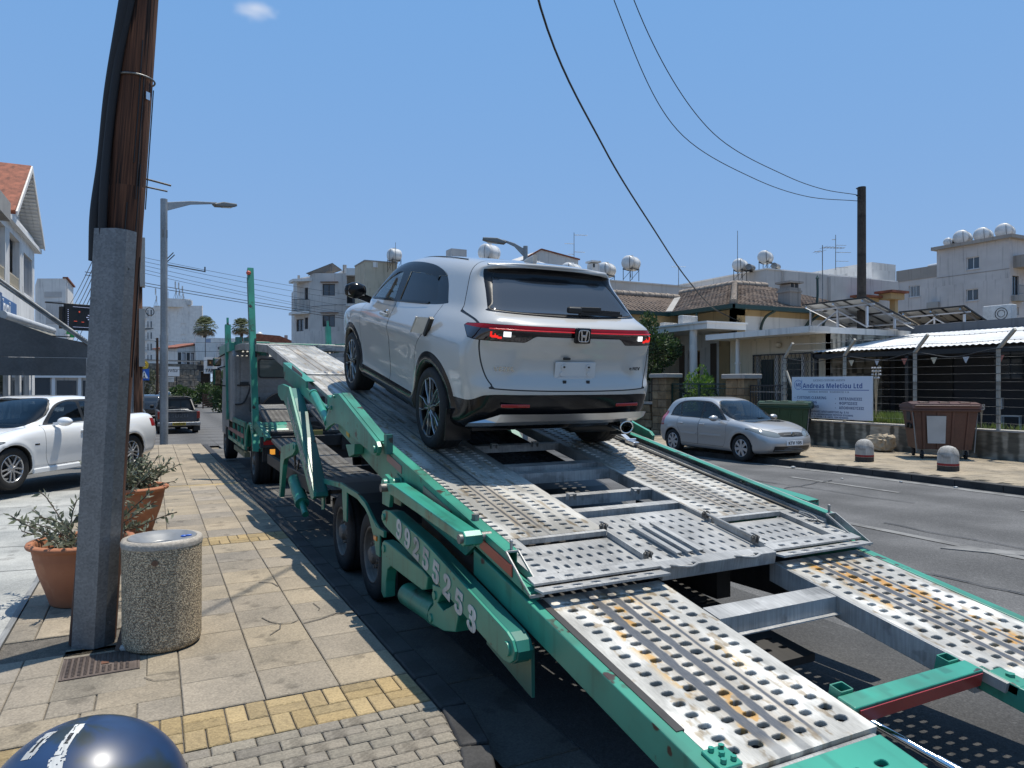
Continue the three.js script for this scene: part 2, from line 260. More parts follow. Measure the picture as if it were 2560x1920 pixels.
{
const r = rng(11);
const walk = struct('pavement', [strip2(-0.88, 1.34, [6, -2.6, -10], PY - 0.012), strip2(-0.32, 1.34, [-10, -24.5], PY - 0.012)], M.joint);
const cache = {};
const lay = (name, x0, x1, z0, z1, mats, gap = 0.006) => {
const w = x1 - x0 - gap, d = Math.abs(z1 - z0) - gap; const key = w.toFixed(3) + d.toFixed(3) + Math.floor(r() * 3);
let g = cache[key]; if (!g) { g = cache[key] = uvBox(paver(w, d)); const u = g.attributes.uv.array, ou = r() * 1.9, ov = r() * 1.9; for (let i = 0; i < u.length; i += 2) { u[i] += ou; u[i + 1] += ov; } }
const zc = (z0 + z1) / 2, m = new THREE.Mesh(g, mats[Math.floor(r() * mats.length)]); m.name = name; m.castShadow = m.receiveShadow = true;
m.position.set((x0 + x1) / 2, gy(zc) + PY + (r() - 0.5) * 0.004, zc); m.rotation.x = -(zc < -10 ? 0.013 : 0) + (r() - 0.5) * 0.006; m.rotation.z = (r() - 0.5) * 0.006; walk.add(m);
};
const X = [-0.88, -0.71, -0.29, 0.135, 0.54, 0.94, 1.335];
const rowsZ = []; for (let z = -4.02; z > -8.1; z -= 0.4085) rowsZ.push([z, z - 0.4085]); for (let z = -8.54; z > -13.1; z -= 0.4075) rowsZ.push([z, z - 0.4075]);
for (const [za, zb] of rowsZ) for (let c = 0; c < 6; c++) {
if (za < -10 && c < 2) continue;
if (c < 3 && za > -5.3) continue;                // the patched area round the cover is laid below
lay('paving_slab', X[c], X[c + 1], za, zb, slabMats);
}
// odd cuts round the metal cover
for (const q of [[-0.88, -0.71, -4.02, -4.45], [-0.88, -0.71, -4.45, -4.9], [-0.88, -0.71, -4.9, -5.25], [-0.71, -0.50, -4.9, -5.25], [-0.71, -0.50, -4.5, -4.9], [-0.5, -0.28, -4.28, -4.5], [-0.71, -0.5, -4.28, -4.5], [-0.28, 0.135, -4.28, -4.66], [-0.71, -0.34, -4.02, -4.28], [-0.34, -0.08, -4.02, -4.28], [-0.08, 0.135, -4.02, -4.28], [-0.04, 0.135, -4.66, -5.05], [-0.04, 0.135, -5.05, -5.3]]) lay('paving_slab', ...q, slabMats);
part('cement_bed', [box(0.46, 0.01, 0.80, -0.27, PY - 0.006, -4.9), box(0.5, 0.01, 0.16, -0.25, PY - 0.006, -5.25)], mt([0.30, 0.265, 0.21], 0.95, { map: T.slab, ...bf(0.004) }), walk);
// yellow basket-weave bands
const band = (z0, x0, name = 'yellow_brick') => { for (let j = 0; j < 2; j++) { let k = 0; for (let x = 1.335; x > x0 + 0.01; x -= 0.2015, k++) { const xa = Math.max(x0, x - 0.2015), za = z0 + j * 0.2, zb = za + 0.2; if ((k + j) % 2) { lay(name, xa, x, za, za + 0.1, yellowMats, 0.007); lay(name, xa, x, za + 0.1, zb, yellowMats, 0.007); } else { lay(name, xa, (xa + x) / 2, za, zb, yellowMats, 0.007); lay(name, (xa + x) / 2, x, za, zb, yellowMats, 0.007); } } } };
band(-4.01, -0.88); band(-8.53, -0.88);
part('yellow_band', [span(-0.32, 1.335, PY - 0.01 + gy(-13.3), PY + 0.001 + gy(-13.3), -13.42, -13.05)], yellowMats[1], walk);
// grey running-bond bricks towards the corner
for (let k = 0; k < 16; k++) { const z = -3.605 + k * 0.0905; const xr = 1.335 - (Math.max(0, z + 3.65) ** 2) * 0.22; let x = xr; let first = k % 2 ? 0.2 : 0.1; while (x > -0.55) { const xa = x - first; lay('grey_brick', xa, x, z + 0.0905, z, greyBrick, 0.007); x = xa; first = 0.2; } }
part('brick_field', [strip2(-0.9, 1.1, [4, -2.2], PY - 0.006)], greyBrick[0], walk);
// farther pavement, too fine to tell apart
const far = []; for (let z = -13.5; z > -24.3; z -= 0.41) for (let x = -0.29; x < 1.2; x += 0.405) far.push(at(paver(0.397, 0.402), x + 0.2, gy(z) + PY, z - 0.2));
const f = part('slab_field', far, slabMats[0], walk); f.userData.kind = 'stuff';
// small cracks and chips in the slabs
const ck = []; const crack = (pts, w) => { for (let i = 1; i < pts.length; i++) { const a = pts[i - 1], b = pts[i], L = Math.hypot(b[0] - a[0], b[1] - a[1]) || 1, nx = (b[1] - a[1]) / L * w, nz = -(b[0] - a[0]) / L * w; ck.push(quad([a[0] - nx, PY + 0.0045, a[1] - nz], [b[0] - nx, PY + 0.0045, b[1] - nz], [b[0] + nx, PY + 0.0045, b[1] + nz], [a[0] + nx, PY + 0.0045, a[1] + nz])); } };
crack([[0.70, -5.42], [0.74, -5.30], [0.80, -5.22], [0.78, -5.12], [0.70, -5.02]], 0.005); crack([[0.80, -5.22], [0.87, -5.20], [0.93, -5.25]], 0.004); crack([[0.95, -5.16], [1.08, -5.2], [1.2, -5.28], [1.33, -5.22]], 0.012); crack([[-0.05, -4.62], [0.0, -4.55], [0.06, -4.53], [0.13, -4.53]], 0.003); crack([[0.8, -6.4], [0.9, -6.33], [0.93, -6.2]], 0.006); crack([[1.1, -5.6], [1.12, -5.45], [1.1, -5.4]], 0.004);
part('slab_crack', ck, M.joint, walk);
// kerbstones, curved away at the near corner
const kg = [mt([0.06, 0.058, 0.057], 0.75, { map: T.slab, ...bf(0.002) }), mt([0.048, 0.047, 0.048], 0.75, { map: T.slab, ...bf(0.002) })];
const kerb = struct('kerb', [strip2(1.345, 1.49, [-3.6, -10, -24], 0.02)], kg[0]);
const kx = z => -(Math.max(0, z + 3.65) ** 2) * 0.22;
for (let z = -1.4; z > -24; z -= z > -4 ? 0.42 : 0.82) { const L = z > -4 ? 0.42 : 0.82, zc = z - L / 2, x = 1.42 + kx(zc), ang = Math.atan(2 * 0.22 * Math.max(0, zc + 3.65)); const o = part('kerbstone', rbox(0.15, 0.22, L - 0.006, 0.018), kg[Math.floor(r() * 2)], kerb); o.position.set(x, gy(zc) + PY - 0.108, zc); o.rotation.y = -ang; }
part('kerb_end', [span(-0.32, 1.345, -0.2, PY - 0.02 + gy(-24.4), -24.5, -24.3)], M.gutter, kerb);
}
{ // plaza on the left
const pl = struct('plaza', [strip2(-8.5, -0.9, [6, -10, -13.7], PY - 0.004)], M.plaza);
const j = []; for (const [x0, z0, x1, z1] of [[-0.9, -5.5, -5, -13.7], [-2.6, -6, -8, -13], [-0.95, -8.9, -6, -10.1], [-0.95, -10.2, -8, -12.2], [-0.95, -7.8, -6, -8.6], [-0.95, -11.8, -8, -13.6], [-1.2, -6.9, -4, -7.2]]) { const L = Math.hypot(x1 - x0, z1 - z0), nx = (z1 - z0) / L * 0.006, nz = -(x1 - x0) / L * 0.006, ya = gy(z0) + PY - 0.0015, yb = gy(z1) + PY - 0.0015; j.push(quad([x0 - nx, ya, z0 - nz], [x1 - nx, yb, z1 - nz], [x1 + nx, yb, z1 + nz], [x0 + nx, ya, z0 + nz])); }
part('saw_cut', j, mt([0.12, 0.12, 0.115], 1), pl);
part('edging_strip', [span(-0.925, -0.885, PY - 0.05, PY + 0.004, -10, 5)], mt([0.30, 0.30, 0.29], 0.6, { map: T.worn }), pl);
struct('parking_apron', [strip2(-16, -0.34, [-13.7, -25.5], PY - 0.02), strip2(-16, -8.5, [6, -10, -13.7], PY - 0.02)], mt([0.165, 0.16, 0.15], 0.92, { map: T.asphalt, ...bf(0.004) }));
}
{ // pavement across the road
const rw = struct('far_pavement', [strip2(13.05, 17.2, [20, 0, -10, -24], 0.112)], M.joint);
const r = rng(21), gs = [[], [], []]; let row = 0;
for (let z = -2; z > -20; z -= 0.205, row++) for (let x = 13.06 + (row % 2) * 0.2; x < 17; x += 0.405) gs[Math.floor(r() * 3)].push(at(paver(0.397, 0.197, 0.02), x + 0.2, gy(z) + 0.13 + (r() - 0.5) * 0.004, z));
gs.forEach((g, i) => { const f = part('paver_field', g, slabMats[[0, 1, 4][i]], rw); f.userData.kind = 'stuff'; });
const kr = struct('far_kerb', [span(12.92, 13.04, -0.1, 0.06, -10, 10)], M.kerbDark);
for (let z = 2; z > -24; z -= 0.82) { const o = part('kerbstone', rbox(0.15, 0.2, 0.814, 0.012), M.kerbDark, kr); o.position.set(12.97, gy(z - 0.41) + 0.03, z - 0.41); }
part('road_edge_line', [strip2(12.55, 12.75, [8, -10, -20], 0.006)], M.lineWorn, kr);
// litter by the kerb
for (const [x, z, s, label] of [[12.6, -11.2, 0.09, 'crumpled white litter by the far kerb, beside the nose of the silver car'], [12.5, -8.6, 0.06, 'small scrap of white litter in the gutter between the two bollards'], [11.9, -9.4, 0.05, 'tiny white scrap of litter out on the far lane of the road'], [12.7, -7.7, 0.07, 'white litter scrap in the gutter to the right of the nearer bollard']]) {
const g = new THREE.IcosahedronGeometry(s, 1), p = g.attributes.position, q = rng(Math.floor(x * 100)); for (let i = 0; i < p.count; i++) p.setY(i, p.getY(i) * 0.3 * (0.6 + q()));
const o = tag(mesh(g, M.plasticWhite), label, 'litter'); o.name = numbered('litter'); o.position.set(x, 0.02, z); o.scale.setScalar(0.6); scene.add(o);
}
}
// ================================================================ perforated plate and shared steelwork
function perf(w, len, o = {}) {                    // x 0..w, z 0..-len, top at y 0; slotted holes with pressed rims
const { px = 0.11, pz = 0.071, hw = 0.054, hl = 0.030, mx = 0.03, mz = 0.02, t = 0.02, seed = 1, damage = 0, turn = false, skip } = o;
const r = rng(seed), nx = Math.max(1, Math.floor((w - 2 * mx) / px)), nz = Math.max(1, Math.floor((len - 2 * mz) / pz)), x0 = (w - nx * px) / 2, z0 = (len - nz * pz) / 2;
const P = [], q = (a, b, c, d) => P.push(...a, ...b, ...c, ...a, ...c, ...d);
const N = 12;
for (let j = 0; j < nz; j++) for (let i = 0; i < nx; i++) {
const cx = x0 + (i + 0.5) * px, cz = -(z0 + (j + 0.5) * pz), X = px / 2, Z = pz / 2;
if (skip && skip(i, j, nx, nz)) { q([cx - X, 0, cz + Z], [cx + X, 0, cz + Z], [cx + X, 0, cz - Z], [cx - X, 0, cz - Z]); continue; }
let A = hw / 2, B = hl / 2, jx = (r() - 0.5) * 0.003, torn = 0; if (r() < damage) { torn = 0.35; A *= 1.05; B *= 1.25; }
const tr = turn || (o.edgeTurn && i === 0); if (tr) { const k = A; A = B; B = Math.min(k, Z * 0.8); }
const ring = (e, y) => { const R = Math.min(A, B), out = []; for (let k = 0; k < N; k++) { const a = (k + 0.5) / N * 2 * Math.PI, c = Math.cos(a), s = Math.sin(a); const sx = A > B ? Math.sign(c) * (A - R) : 0, sz = B > A ? Math.sign(s) * (B - R) : 0; const w2 = 1 + torn * (hs(i * 13 + k, j * 7, seed) - 0.4); out.push([cx + jx + sx + c * (R + e) * w2, y, cz + sz + s * (R + e) * w2]); } return out; };
const r1 = ring(0.0048, 0.0), r2 = ring(0, -0.0015), r3 = ring(-0.001, -t);
const rim = ring(0.002, 0.0018);
// outer square ring
const per = k => { const a = (k + 0.5) / N * 2 * Math.PI, c = Math.cos(a), s = Math.sin(a), m = Math.max(Math.abs(c) / X, Math.abs(s) / Z); return [cx + c / m, 0, cz + s / m]; };
for (let k = 0; k < N; k++) { const m = (k + 1) % N, a = per(k), b = per(m); q(r1[k], r1[m], b, a); const ea = Math.abs(Math.abs(a[0] - cx) - X) < 1e-6, eb = Math.abs(Math.abs(b[0] - cx) - X) < 1e-6; if (ea !== eb) P.push(...a, ...b, ea ? a[0] : b[0], 0, ea ? b[2] : a[2]); q(rim[k], rim[m], r1[m], r1[k]); q(r2[k], r2[m], rim[m], rim[k]); q(r3[k], r3[m], r2[m], r2[k]); }
}
const F = (a, b, c, d) => { if (b - a > 1e-4 && d - c > 1e-4) q([a, 0, -c], [b, 0, -c], [b, 0, -d], [a, 0, -d]); };
F(0, w, 0, z0); F(0, w, len - z0, len); F(0, x0, z0, len - z0); F(w - x0, w, z0, len - z0);
const e = o.lip ?? 0.045; // folded edges
q([0, 0, 0], [0, -e, 0], [w, -e, 0], [w, 0, 0]); q([0, 0, 0], [0, 0, -len], [0, -e, -len], [0, -e, 0]); q([w, 0, 0], [w, -e, 0], [w, -e, -len], [w, 0, -len]); q([0, 0, -len], [w, 0, -len], [w, -e, -len], [0, -e, -len]);
const g = new THREE.BufferGeometry(); g.setAttribute('position', new THREE.Float32BufferAttribute(P, 3));
const n = P.length / 3, nor = new Float32Array(n * 3); const va = V(), vb = V(), vc = V();
g.computeVertexNormals(); const na = g.attributes.normal; for (let i = 0; i < n; i++) { const up = na.getY(i); if (Math.abs(up) > 0.3 && up < 0) na.setXYZ(i, -na.getX(i), -na.getY(i), -na.getZ(i)); }
const uv = new Float32Array(n * 2); for (let i = 0; i < n; i++) { uv[2 * i] = P[3 * i]; uv[2 * i + 1] = -P[3 * i + 2]; }
g.setAttribute('uv', new THREE.BufferAttribute(uv, 2)); g.userData.keep = true; return g;
}
// worn tread of the tracks: bright scuffed metal, grey worn stripes, old orange paint at their edges
function trackTex(len, stripes, seed, orange) {
return dtex(384, 1024, [0.74, len], (u, v) => {
const x = u * 0.74, n = fbm(u, v, 8, 5, seed), n2 = fbm(u * 1, v * 2, 10, 5, seed + 7), f = pn(u * 190, v * 60, 190, seed + 3), blot = fbm(u, v, 5, 4, seed + 17), scr = pn(u * 220, v * 14, 220, seed + 5);
let c = [0.735, 0.725, 0.70].map(k => k + 0.28 * (n - 0.5) + 0.07 * (f - 0.5) + 0.035 * (scr - 0.5));
const br = sstep(0.52, 0.66, blot) * 0.16; c = c.map(k => k + br); const rust = sstep(0.60, 0.78, fbm(u, v, 20, 4, seed + 23)) * 0.22; c = [c[0] - rust * 0.7, c[1] - rust * 0.9, c[2] - rust * 1.15];
let ds = 9; for (const [s, w] of stripes) { const d = Math.abs(x - s - 0.008 * (fbm(u, v, 6, 3, seed + 31) - 0.5)) - w * (0.55 + 0.9 * n2); ds = Math.min(ds, d); }
const fade = sstep(0.03, 0.10, v) * (1 - sstep(0.90, 0.98, v));
if (orange) { const o = sstep(0.085, 0.0, Math.abs(ds - 0.022)) * sstep(0.53, 0.60, fbm(u, v, 18, 6, seed + 41)) * fade * sstep(0.46, 0.56, fbm(u, v, 5, 4, seed + 47)) * orange; c = [lerp(c[0], 0.83, o), lerp(c[1], 0.58, o), lerp(c[2], 0.22, o)]; const tn = sstep(0.06, 0, ds) * 0.35 * fade; c = [lerp(c[0], 0.70, tn), lerp(c[1], 0.62, tn), lerp(c[2], 0.52, tn)]; }
const k = sstep(0.006, -0.004, ds) * (0.35 + 0.65 * fade) * (0.8 + 0.2 * f); c = [lerp(c[0], 0.30, k), lerp(c[1], 0.315, k), lerp(c[2], 0.345, k)];
return c;
});
}
const deckOpt = { metalness: 0.12, ...bf(0.0012) };
M.trackRamp = mt([0.78, 0.77, 0.745], 0.44, { map: trackTex(1.32, [[0.258, 0.024], [0.368, 0.022], [0.478, 0.008]], 201, 0.8), ...deckOpt });
M.trackRamp2 = mt([0.78, 0.77, 0.745], 0.44, { map: trackTex(1.32, [[0.258, 0.018], [0.368, 0.022], [0.478, 0.010]], 231, 0.95), ...deckOpt });
M.deckShade = mt([0.17, 0.16, 0.145], 0.6, { map: T.worn, ...bf(0.001) });  // worn steel of the lower decks, darkened to put their shade into the colour
M.trackDeck = mt([0.58, 0.57, 0.55], 0.46, { map: trackTex(2.8, [[0.258, 0.007], [0.368, 0.007]], 261, 0.2), ...deckOpt });
M.trackTeal = mt([0.042, 0.38, 0.255], 0.38, { map: T.teal, clearcoat: 0.4, clearcoatRoughness: 0.2 });
M.deckSteel = mt([0.52, 0.51, 0.485], 0.45, { map: T.worn, metalness: 0.12, ...bf(0.001) });
const { FontLoader } = await import('three/addons/loaders/FontLoader.js');
const { TextGeometry } = await import('three/addons/geometries/TextGeometry.js');
const FL = new FontLoader();
const serifBold = await FL.loadAsync('fonts/droid/droid_serif_bold.typeface.json'), sansBold = await FL.loadAsync('fonts/droid/droid_sans_bold.typeface.json');
const text = (s, size, font = sansBold, depth = 0.002, fat = 0) => new TextGeometry(s, { font, size, depth, curveSegments: 6, bevelEnabled: fat > 0, bevelSize: fat, bevelThickness: 0.0006, bevelSegments: 1 });

const dY = z => 0.86 + 0.178 * (-2.98 - z), rY = z => 0.79 + 0.18 * (-3.05 - z);
const DA = Math.atan(0.178), RA = Math.atan(0.18);
function settle(o, pos) { for (const c of o.children) { c.position.x -= pos[0]; c.position.y -= pos[1]; c.position.z -= pos[2]; } o.position.set(...pos); return o; }
const slope = (g, a, x, y, z) => { const k = g.userData.keep; g.rotateX(a).translate(x, y, z); g.userData.keep = k; return g; };
const zi = (z, y0, z1, y1, z0) => lerp(y0, y1, (z - z0) / (z1 - z0));
function rail(x0, x1, z0, z1, yf, up, down, bevel = 0.004) { return plateZY([[z0, yf(z0) + up], [z0, yf(z0) - down], [z1, yf(z1) - down], [z1, yf(z1) + up]], x0, x1, bevel); }
function wheelGeo(R, w, rr, lug = 10) {            // steel truck wheel: axis along x, outer face at x = 0 (towards -x)
const tyre = lathe([[rr, 0.012], [rr + 0.012, 0.0], [R * 0.80, -0.004], [R * 0.93, 0.004], [R * 0.985, 0.022], [R, 0.045], ...[0.22, 0.26, 0.3, 0.48, 0.52, 0.56, 0.74, 0.78, 0.82].map((t, i) => [R - (i % 3 === 1 ? 0.012 : 0), w * t]), [R, w - 0.045], [R * 0.985, w - 0.02], [R * 0.93, w], [rr, w]], 48);
const rim = lathe([[rr, 0.014], [rr - 0.014, 0.006], [rr - 0.022, 0.02], [rr - 0.03, 0.07], [rr * 0.80, 0.095], [rr * 0.62, 0.085], [rr * 0.55, 0.06], [rr * 0.30, 0.055], [rr * 0.28, 0.01], [rr * 0.22, -0.005], [0.001, -0.008]], 40);
const nuts = []; for (let i = 0; i < lug; i++) { const a = i / lug * 2 * Math.PI; nuts.push(at(new THREE.CylinderGeometry(0.013, 0.015, 0.035, 6), Math.cos(a) * rr * 0.43, 0.045, Math.sin(a) * rr * 0.43)); }
for (const g of [tyre, rim, ...nuts]) g.rotateZ(-Math.PI / 2);
return [tyre, [rim, ...nuts]];
}
M.rimDirty = mt([0.20, 0.185, 0.165], 0.6, { map: T.worn, metalness: 0.3 });
function truckWheel(parent, x, y, z, R, w, rr, side = 1) { const n = node('wheel', parent, [x, y, z]); const [t, r] = wheelGeo(R, w, rr); part('tyre', t, M.rubber, n); part('rim', r, M.rimDirty, n); if (side < 0) n.rotation.y = Math.PI; return n; }

// ================================================================ the car-carrier trailer with its loading ramp
const trailer = thing('transporter_trailer', 'teal car transporter trailer with perforated sloping deck, carrying the white SUV', 'trailer');
{
const t = trailer, XL = 1.62, XR = 4.09, tl = (n, g, m = M.teal, l) => part(n, g, m, t, l);
const big = [[-7.189, 1.387], [-7.19, 1.49], [-6.90, 1.735], [-6.84, 1.758], [-6.626, 1.762], [-6.56, 1.745], [-5.36, 1.405], [-5.32, 1.37], [-5.335, 1.32], [-5.38, 1.295], [-5.50, 1.30], [-6.38, 1.44], [-6.60, 1.475], [-6.80, 1.475], [-7.0, 1.44]];
const numPts = [[-5.107, 0.886], [-5.09, 0.915], [-5.041, 0.932], [-4.899, 0.943], [-4.172, 0.868], [-3.034, 0.669], [-2.975, 0.645], [-2.946, 0.602], [-2.962, 0.556], [-3.0, 0.53], [-3.06, 0.522], [-3.239, 0.548], [-3.948, 0.663], [-5.03, 0.818], [-5.085, 0.835]];
// --- rear ramp
const rp = (x, w, z0, z1, o, m, n = 'ramp_plate') => tl(n, slope(perf(w, (z0 - z1) / Math.cos(RA), o), RA, x, rY(z0), z0), m);
rp(1.70, 0.735, -1.77, -3.06, { seed: 3, damage: 0.10, mx: 0.03 }, M.trackRamp);
rp(3.28, 0.735, -1.77, -3.06, { seed: 5, damage: 0.06, mx: 0.03 }, M.trackRamp2);
tl('ramp_beam', [rail(1.62, 1.697, -1.80, -3.70, rY, 0.004, 0.14, 0.006)]);
tl('ramp_beam', [rail(4.02, 4.09, -1.2, -3.70, rY, 0.004, 0.14, 0.006)]);
tl('ramp_channel', [rail(2.42, 2.445, -1.79, -3.08, rY, -0.008, 0.105, 0.002), rail(2.36, 2.42, -1.79, -3.08, rY, -0.095, 0.105, 0.002)], M.deckSteel);
tl('ramp_channel', [rail(3.268, 3.288, -1.9, -3.08, rY, 0.004, 0.115, 0.002), rail(3.288, 3.35, -1.9, -3.08, rY, -0.10, 0.115, 0.002)], M.deckSteel);
tl('edge_rubber', [rail(1.666, 1.704, -2.0, -3.04, rY, 0.008, 0.01, 0.002)], M.steelDark);
const cb = (z0, z1, h, yf, x0 = 2.446, x1 = 3.267, d = 0) => plateZY([[z0, yf(z0) - d], [z0, yf(z0) - d - h], [z0 - 0.005, yf(z0) - d - h], [z0 - 0.005, yf(z0) - d - 0.006], [z1, yf(z1) - d - 0.006], [z1, yf(z1) - d]], x0, x1);
tl('cross_beam', [cb(-2.615, -2.735, 0.085, rY), cb(-2.59, -2.615, 0.006, rY, 2.446, 3.267, 0.082)], M.deckSteel);
tl('ramp_cross_bar', [slope(rbox(0.84, 0.05, 0.085, 0.006), RA, 2.857, rY(-1.91) - 0.014, -1.91)], M.trackTeal);
tl('reflector_board', [slope(box(0.80, 0.058, 0.004), RA, 2.857, rY(-1.867) - 0.028, -1.862)], M.redRefl, 'dark red reflective board under the teal bar');
for (const x of [2.50, 3.20]) tl('bar_bracket', [slope(ext(rrect(0.075, 0.06, 0.006), 0.07, 0, [rrect(0.063, 0.048, 0.004)]).rotateX(-Math.PI / 2), RA, x, rY(-1.985) - 0.05, -1.99)], M.teal);
tl('flap_plate', [slope(perf(0.66, 0.52, { seed: 9, px: 0.125, pz: 0.1, hw: 0.055, hl: 0.03, mx: 0.02 }), RA * 1.1, 1.735, rY(-1.74) - 0.10, -1.22)], M.trackTeal, 'bright teal perforated flap at the foot of the ramp');
tl('flap_hinge', [rod([1.66, rY(-1.77) - 0.03, -1.755], [2.40, rY(-1.77) - 0.03, -1.755], 0.017), ...[1.72, 1.9, 2.1, 2.3].map(x => slope(box(0.06, 0.014, 0.07), RA, x, rY(-1.75) - 0.045, -1.75))], M.deckSteel);
tl('corner_plate', [slope(rbox(0.10, 0.016, 0.10, 0.006), RA, 1.72, rY(-1.82) + 0.012, -1.83), ...[[1.70, -1.80], [1.70, -1.86], [1.745, -1.80], [1.745, -1.86], [1.72, -1.83]].map(([x, z]) => at(new THREE.CylinderGeometry(0.011, 0.011, 0.014, 6), x, rY(z) + 0.026, z))], M.trackTeal);
tl('side_hinge', [slope(rbox(0.10, 0.05, 0.14, 0.008), RA, 3.35, rY(-1.84) - 0.03, -1.80), at(new THREE.CylinderGeometry(0.02, 0.02, 0.02, 6), 3.36, rY(-1.8) + 0.004, -1.80), plateZY([[-1.9, rY(-1.9)], [-1.2, rY(-1.2)], [-1.2, rY(-1.2) - 0.1], [-1.9, rY(-1.9) - 0.1]], 3.30, 3.33, 0.004)], M.teal);
// hydraulic ram under the ramp
tl('ram_rod', [rod([2.50, 0.60, -2.75], [2.80, 0.335, -1.62], 0.017, 0.017, 14), rod([2.765, 0.365, -1.75], [2.80, 0.335, -1.62], 0.021, 0.021, 14)], M.chrome);
tl('ram_clevis', [bar([2.80, 0.335, -1.62], [3.02, 0.12, -0.9], 0.05, 0.09), bar([2.86, 0.30, -1.55], [3.10, 0.10, -0.85], 0.012, 0.1), at(new THREE.SphereGeometry(0.045, 12, 8), 2.805, 0.33, -1.60)], M.black);
tl('ram_fork', [bar([2.83, 0.36, -1.56], [3.10, 0.16, -0.85], 0.008, 0.012), bar([2.90, 0.34, -1.62], [3.16, 0.16, -0.95], 0.008, 0.012)], M.aluDull);
tl('drag_chain', [...Array(26)].map((_, i) => { const k = i / 25; return at(new THREE.TorusGeometry(0.018, 0.005, 5, 10), lerp(2.42, 2.95, k), lerp(0.30, 0.05, k), lerp(-1.75, -0.95, k), Math.PI / 2, 0, 0); }), M.rimDirty);
tl('under_tray', [rail(1.70, 2.42, -1.3, -3.6, rY, -0.09, 0.10, 0)], M.steelDark); tl('under_tray', [rail(1.70, 2.42, -3.62, -5.3, dY, -0.16, 0.17, 0)], M.steelDark); tl('under_plate', [slope(perf(0.82, 1.35, { seed: 75, px: 0.12, pz: 0.11 }), 0.1, 2.445, 0.36, -2.75)], M.steelDark);  // added trays stop sun through the slots; added plate darkens the opening
// --- main deck tracks
const dp = (n, x, w, z0, z1, o, m = M.trackDeck) => tl(n, slope(perf(w, (z0 - z1) / Math.cos(DA), o), DA, x, dY(z0), z0), m);
for (const [x, s] of [[1.70, 11], [3.28, 31]]) { dp('deck_plate', x, 0.735, -3.60, -6.38, { seed: s, damage: 0.01, mx: 0.03 }); dp('deck_plate', x, 0.735, -6.385, -9.15, { seed: s + 2, mx: 0.03 }); }
const lowY = z => dY(z) - 0.03;
// pockets where the small ramps fold in
for (const [x, s, xe] of [[1.845, 41, 1.70], [3.285, 47, 3.88]]) {
tl('pocket_plate', [slope(perf(0.585, 0.40, { seed: s, px: 0.068, pz: 0.095, hw: 0.045, hl: 0.025, turn: true, mx: 0.02, mz: 0.02, lip: 0.02 }), DA, x, lowY(-3.145), -3.145)], M.deckSteel);
tl('edge_plate', [slope(perf(0.14, 0.50, { seed: s + 1, px: 0.12, pz: 0.07, mx: 0, lip: 0.04 }), DA, xe, dY(-3.10), -3.10)], M.deckSteel);
tl('pocket_frame', [slope(box(0.585, 0.034, 0.022), DA, x + 0.29, dY(-3.135) - 0.013, -3.128), slope(box(0.585, 0.03, 0.03), DA, x + 0.29, dY(-3.56) - 0.006, -3.565), slope(box(0.012, 0.03, 0.42), DA, x + (xe < x ? 0.588 : -0.004), dY(-3.34) - 0.01, -3.34)], M.deckSteel);
}
// lip plates over the ramp hinge
for (const [x, s] of [[1.655, 51], [3.255, 53]]) tl('lip_plate', [slope(perf(0.77, 0.085, { seed: s, px: 0.11, pz: 0.07, hw: 0.055, hl: 0.033, mx: 0.05, mz: 0.004, lip: 0.012 }), -0.02, x, dY(-2.985) - 0.004, -2.955), slope(perf(0.77, 0.075, { seed: s + 1, px: 0.11, pz: 0.06, hw: 0.05, hl: 0.02, mx: 0.05, mz: 0.004, lip: 0.012 }), DA + 0.03, x, dY(-3.04) + 0.004, -3.04)], M.deckSteel);
tl('end_beam', [slope(rbox(0.83, 0.075, 0.085, 0.006), DA, 2.84, dY(-3.06) - 0.034, -3.06)], M.deckSteel);
for (const x of [2.56, 3.02]) tl('loop_handle', [tube([[x - 0.075, dY(-3.02) + 0.004, -3.03], [x - 0.07, dY(-3.02) + 0.012, -2.985], [x, dY(-3.0) + 0.012, -2.955], [x + 0.07, dY(-3.02) + 0.012, -2.985], [x + 0.075, dY(-3.02) + 0.004, -3.03]], 0.008, 24, 8)], M.deckSteel);
tl('centre_plate', [slope(perf(0.83, 0.76, { seed: 61, px: 0.08, pz: 0.095, hw: 0.045, hl: 0.024, turn: true, mx: 0.02, lip: 0.02 }), DA, 2.445, lowY(-3.11), -3.11)], M.deckSteel);
tl('centre_rib', [2.66, 2.74, 2.82].map(x => slope(ext([[-0.018, 0], [0.018, 0], [0.018, -0.014], [0.012, -0.014], [0.012, -0.004], [-0.012, -0.004], [-0.012, -0.014], [-0.018, -0.014]], 0.46), DA, x, dY(-3.62) + 0.001, -3.62)), M.deckSteel);
const dcb = (z0, z1, h) => cb(z0, z1, h, dY, 2.438, 3.278, 0.002);
for (const [a, b, h] of [[-3.90, -3.965, 0.07], [-4.20, -4.255, 0.07], [-4.74, -4.80, 0.08], [-4.92, -5.0, 0.08], [-5.55, -5.6, 0.06], [-6.4, -6.46, 0.06], [-7.3, -7.36, 0.06], [-8.2, -8.26, 0.06], [-9.05, -9.12, 0.06]]) tl('cross_beam', [dcb(a, b, h)], M.deckSteel);
for (const [x, z] of [[2.55, -4.18], [3.09, -4.18], [2.60, -5.52], [3.0, -5.52]]) tl('beam_lug', [slope(ext([[-0.03, 0], [-0.03, 0.045], [0.03, 0.045], [0.03, 0], [0.024, 0], [0.024, 0.039], [-0.024, 0.039], [-0.024, 0]], 0.04), DA, x, dY(z) - 0.012, z)], M.deckSteel);
tl('deck_channel', [rail(2.436, 2.444, -3.58, -9.15, dY, -0.002, 0.085, 0.001), rail(2.38, 2.436, -3.58, -9.15, dY, -0.078, 0.085, 0.001)], M.deckSteel);
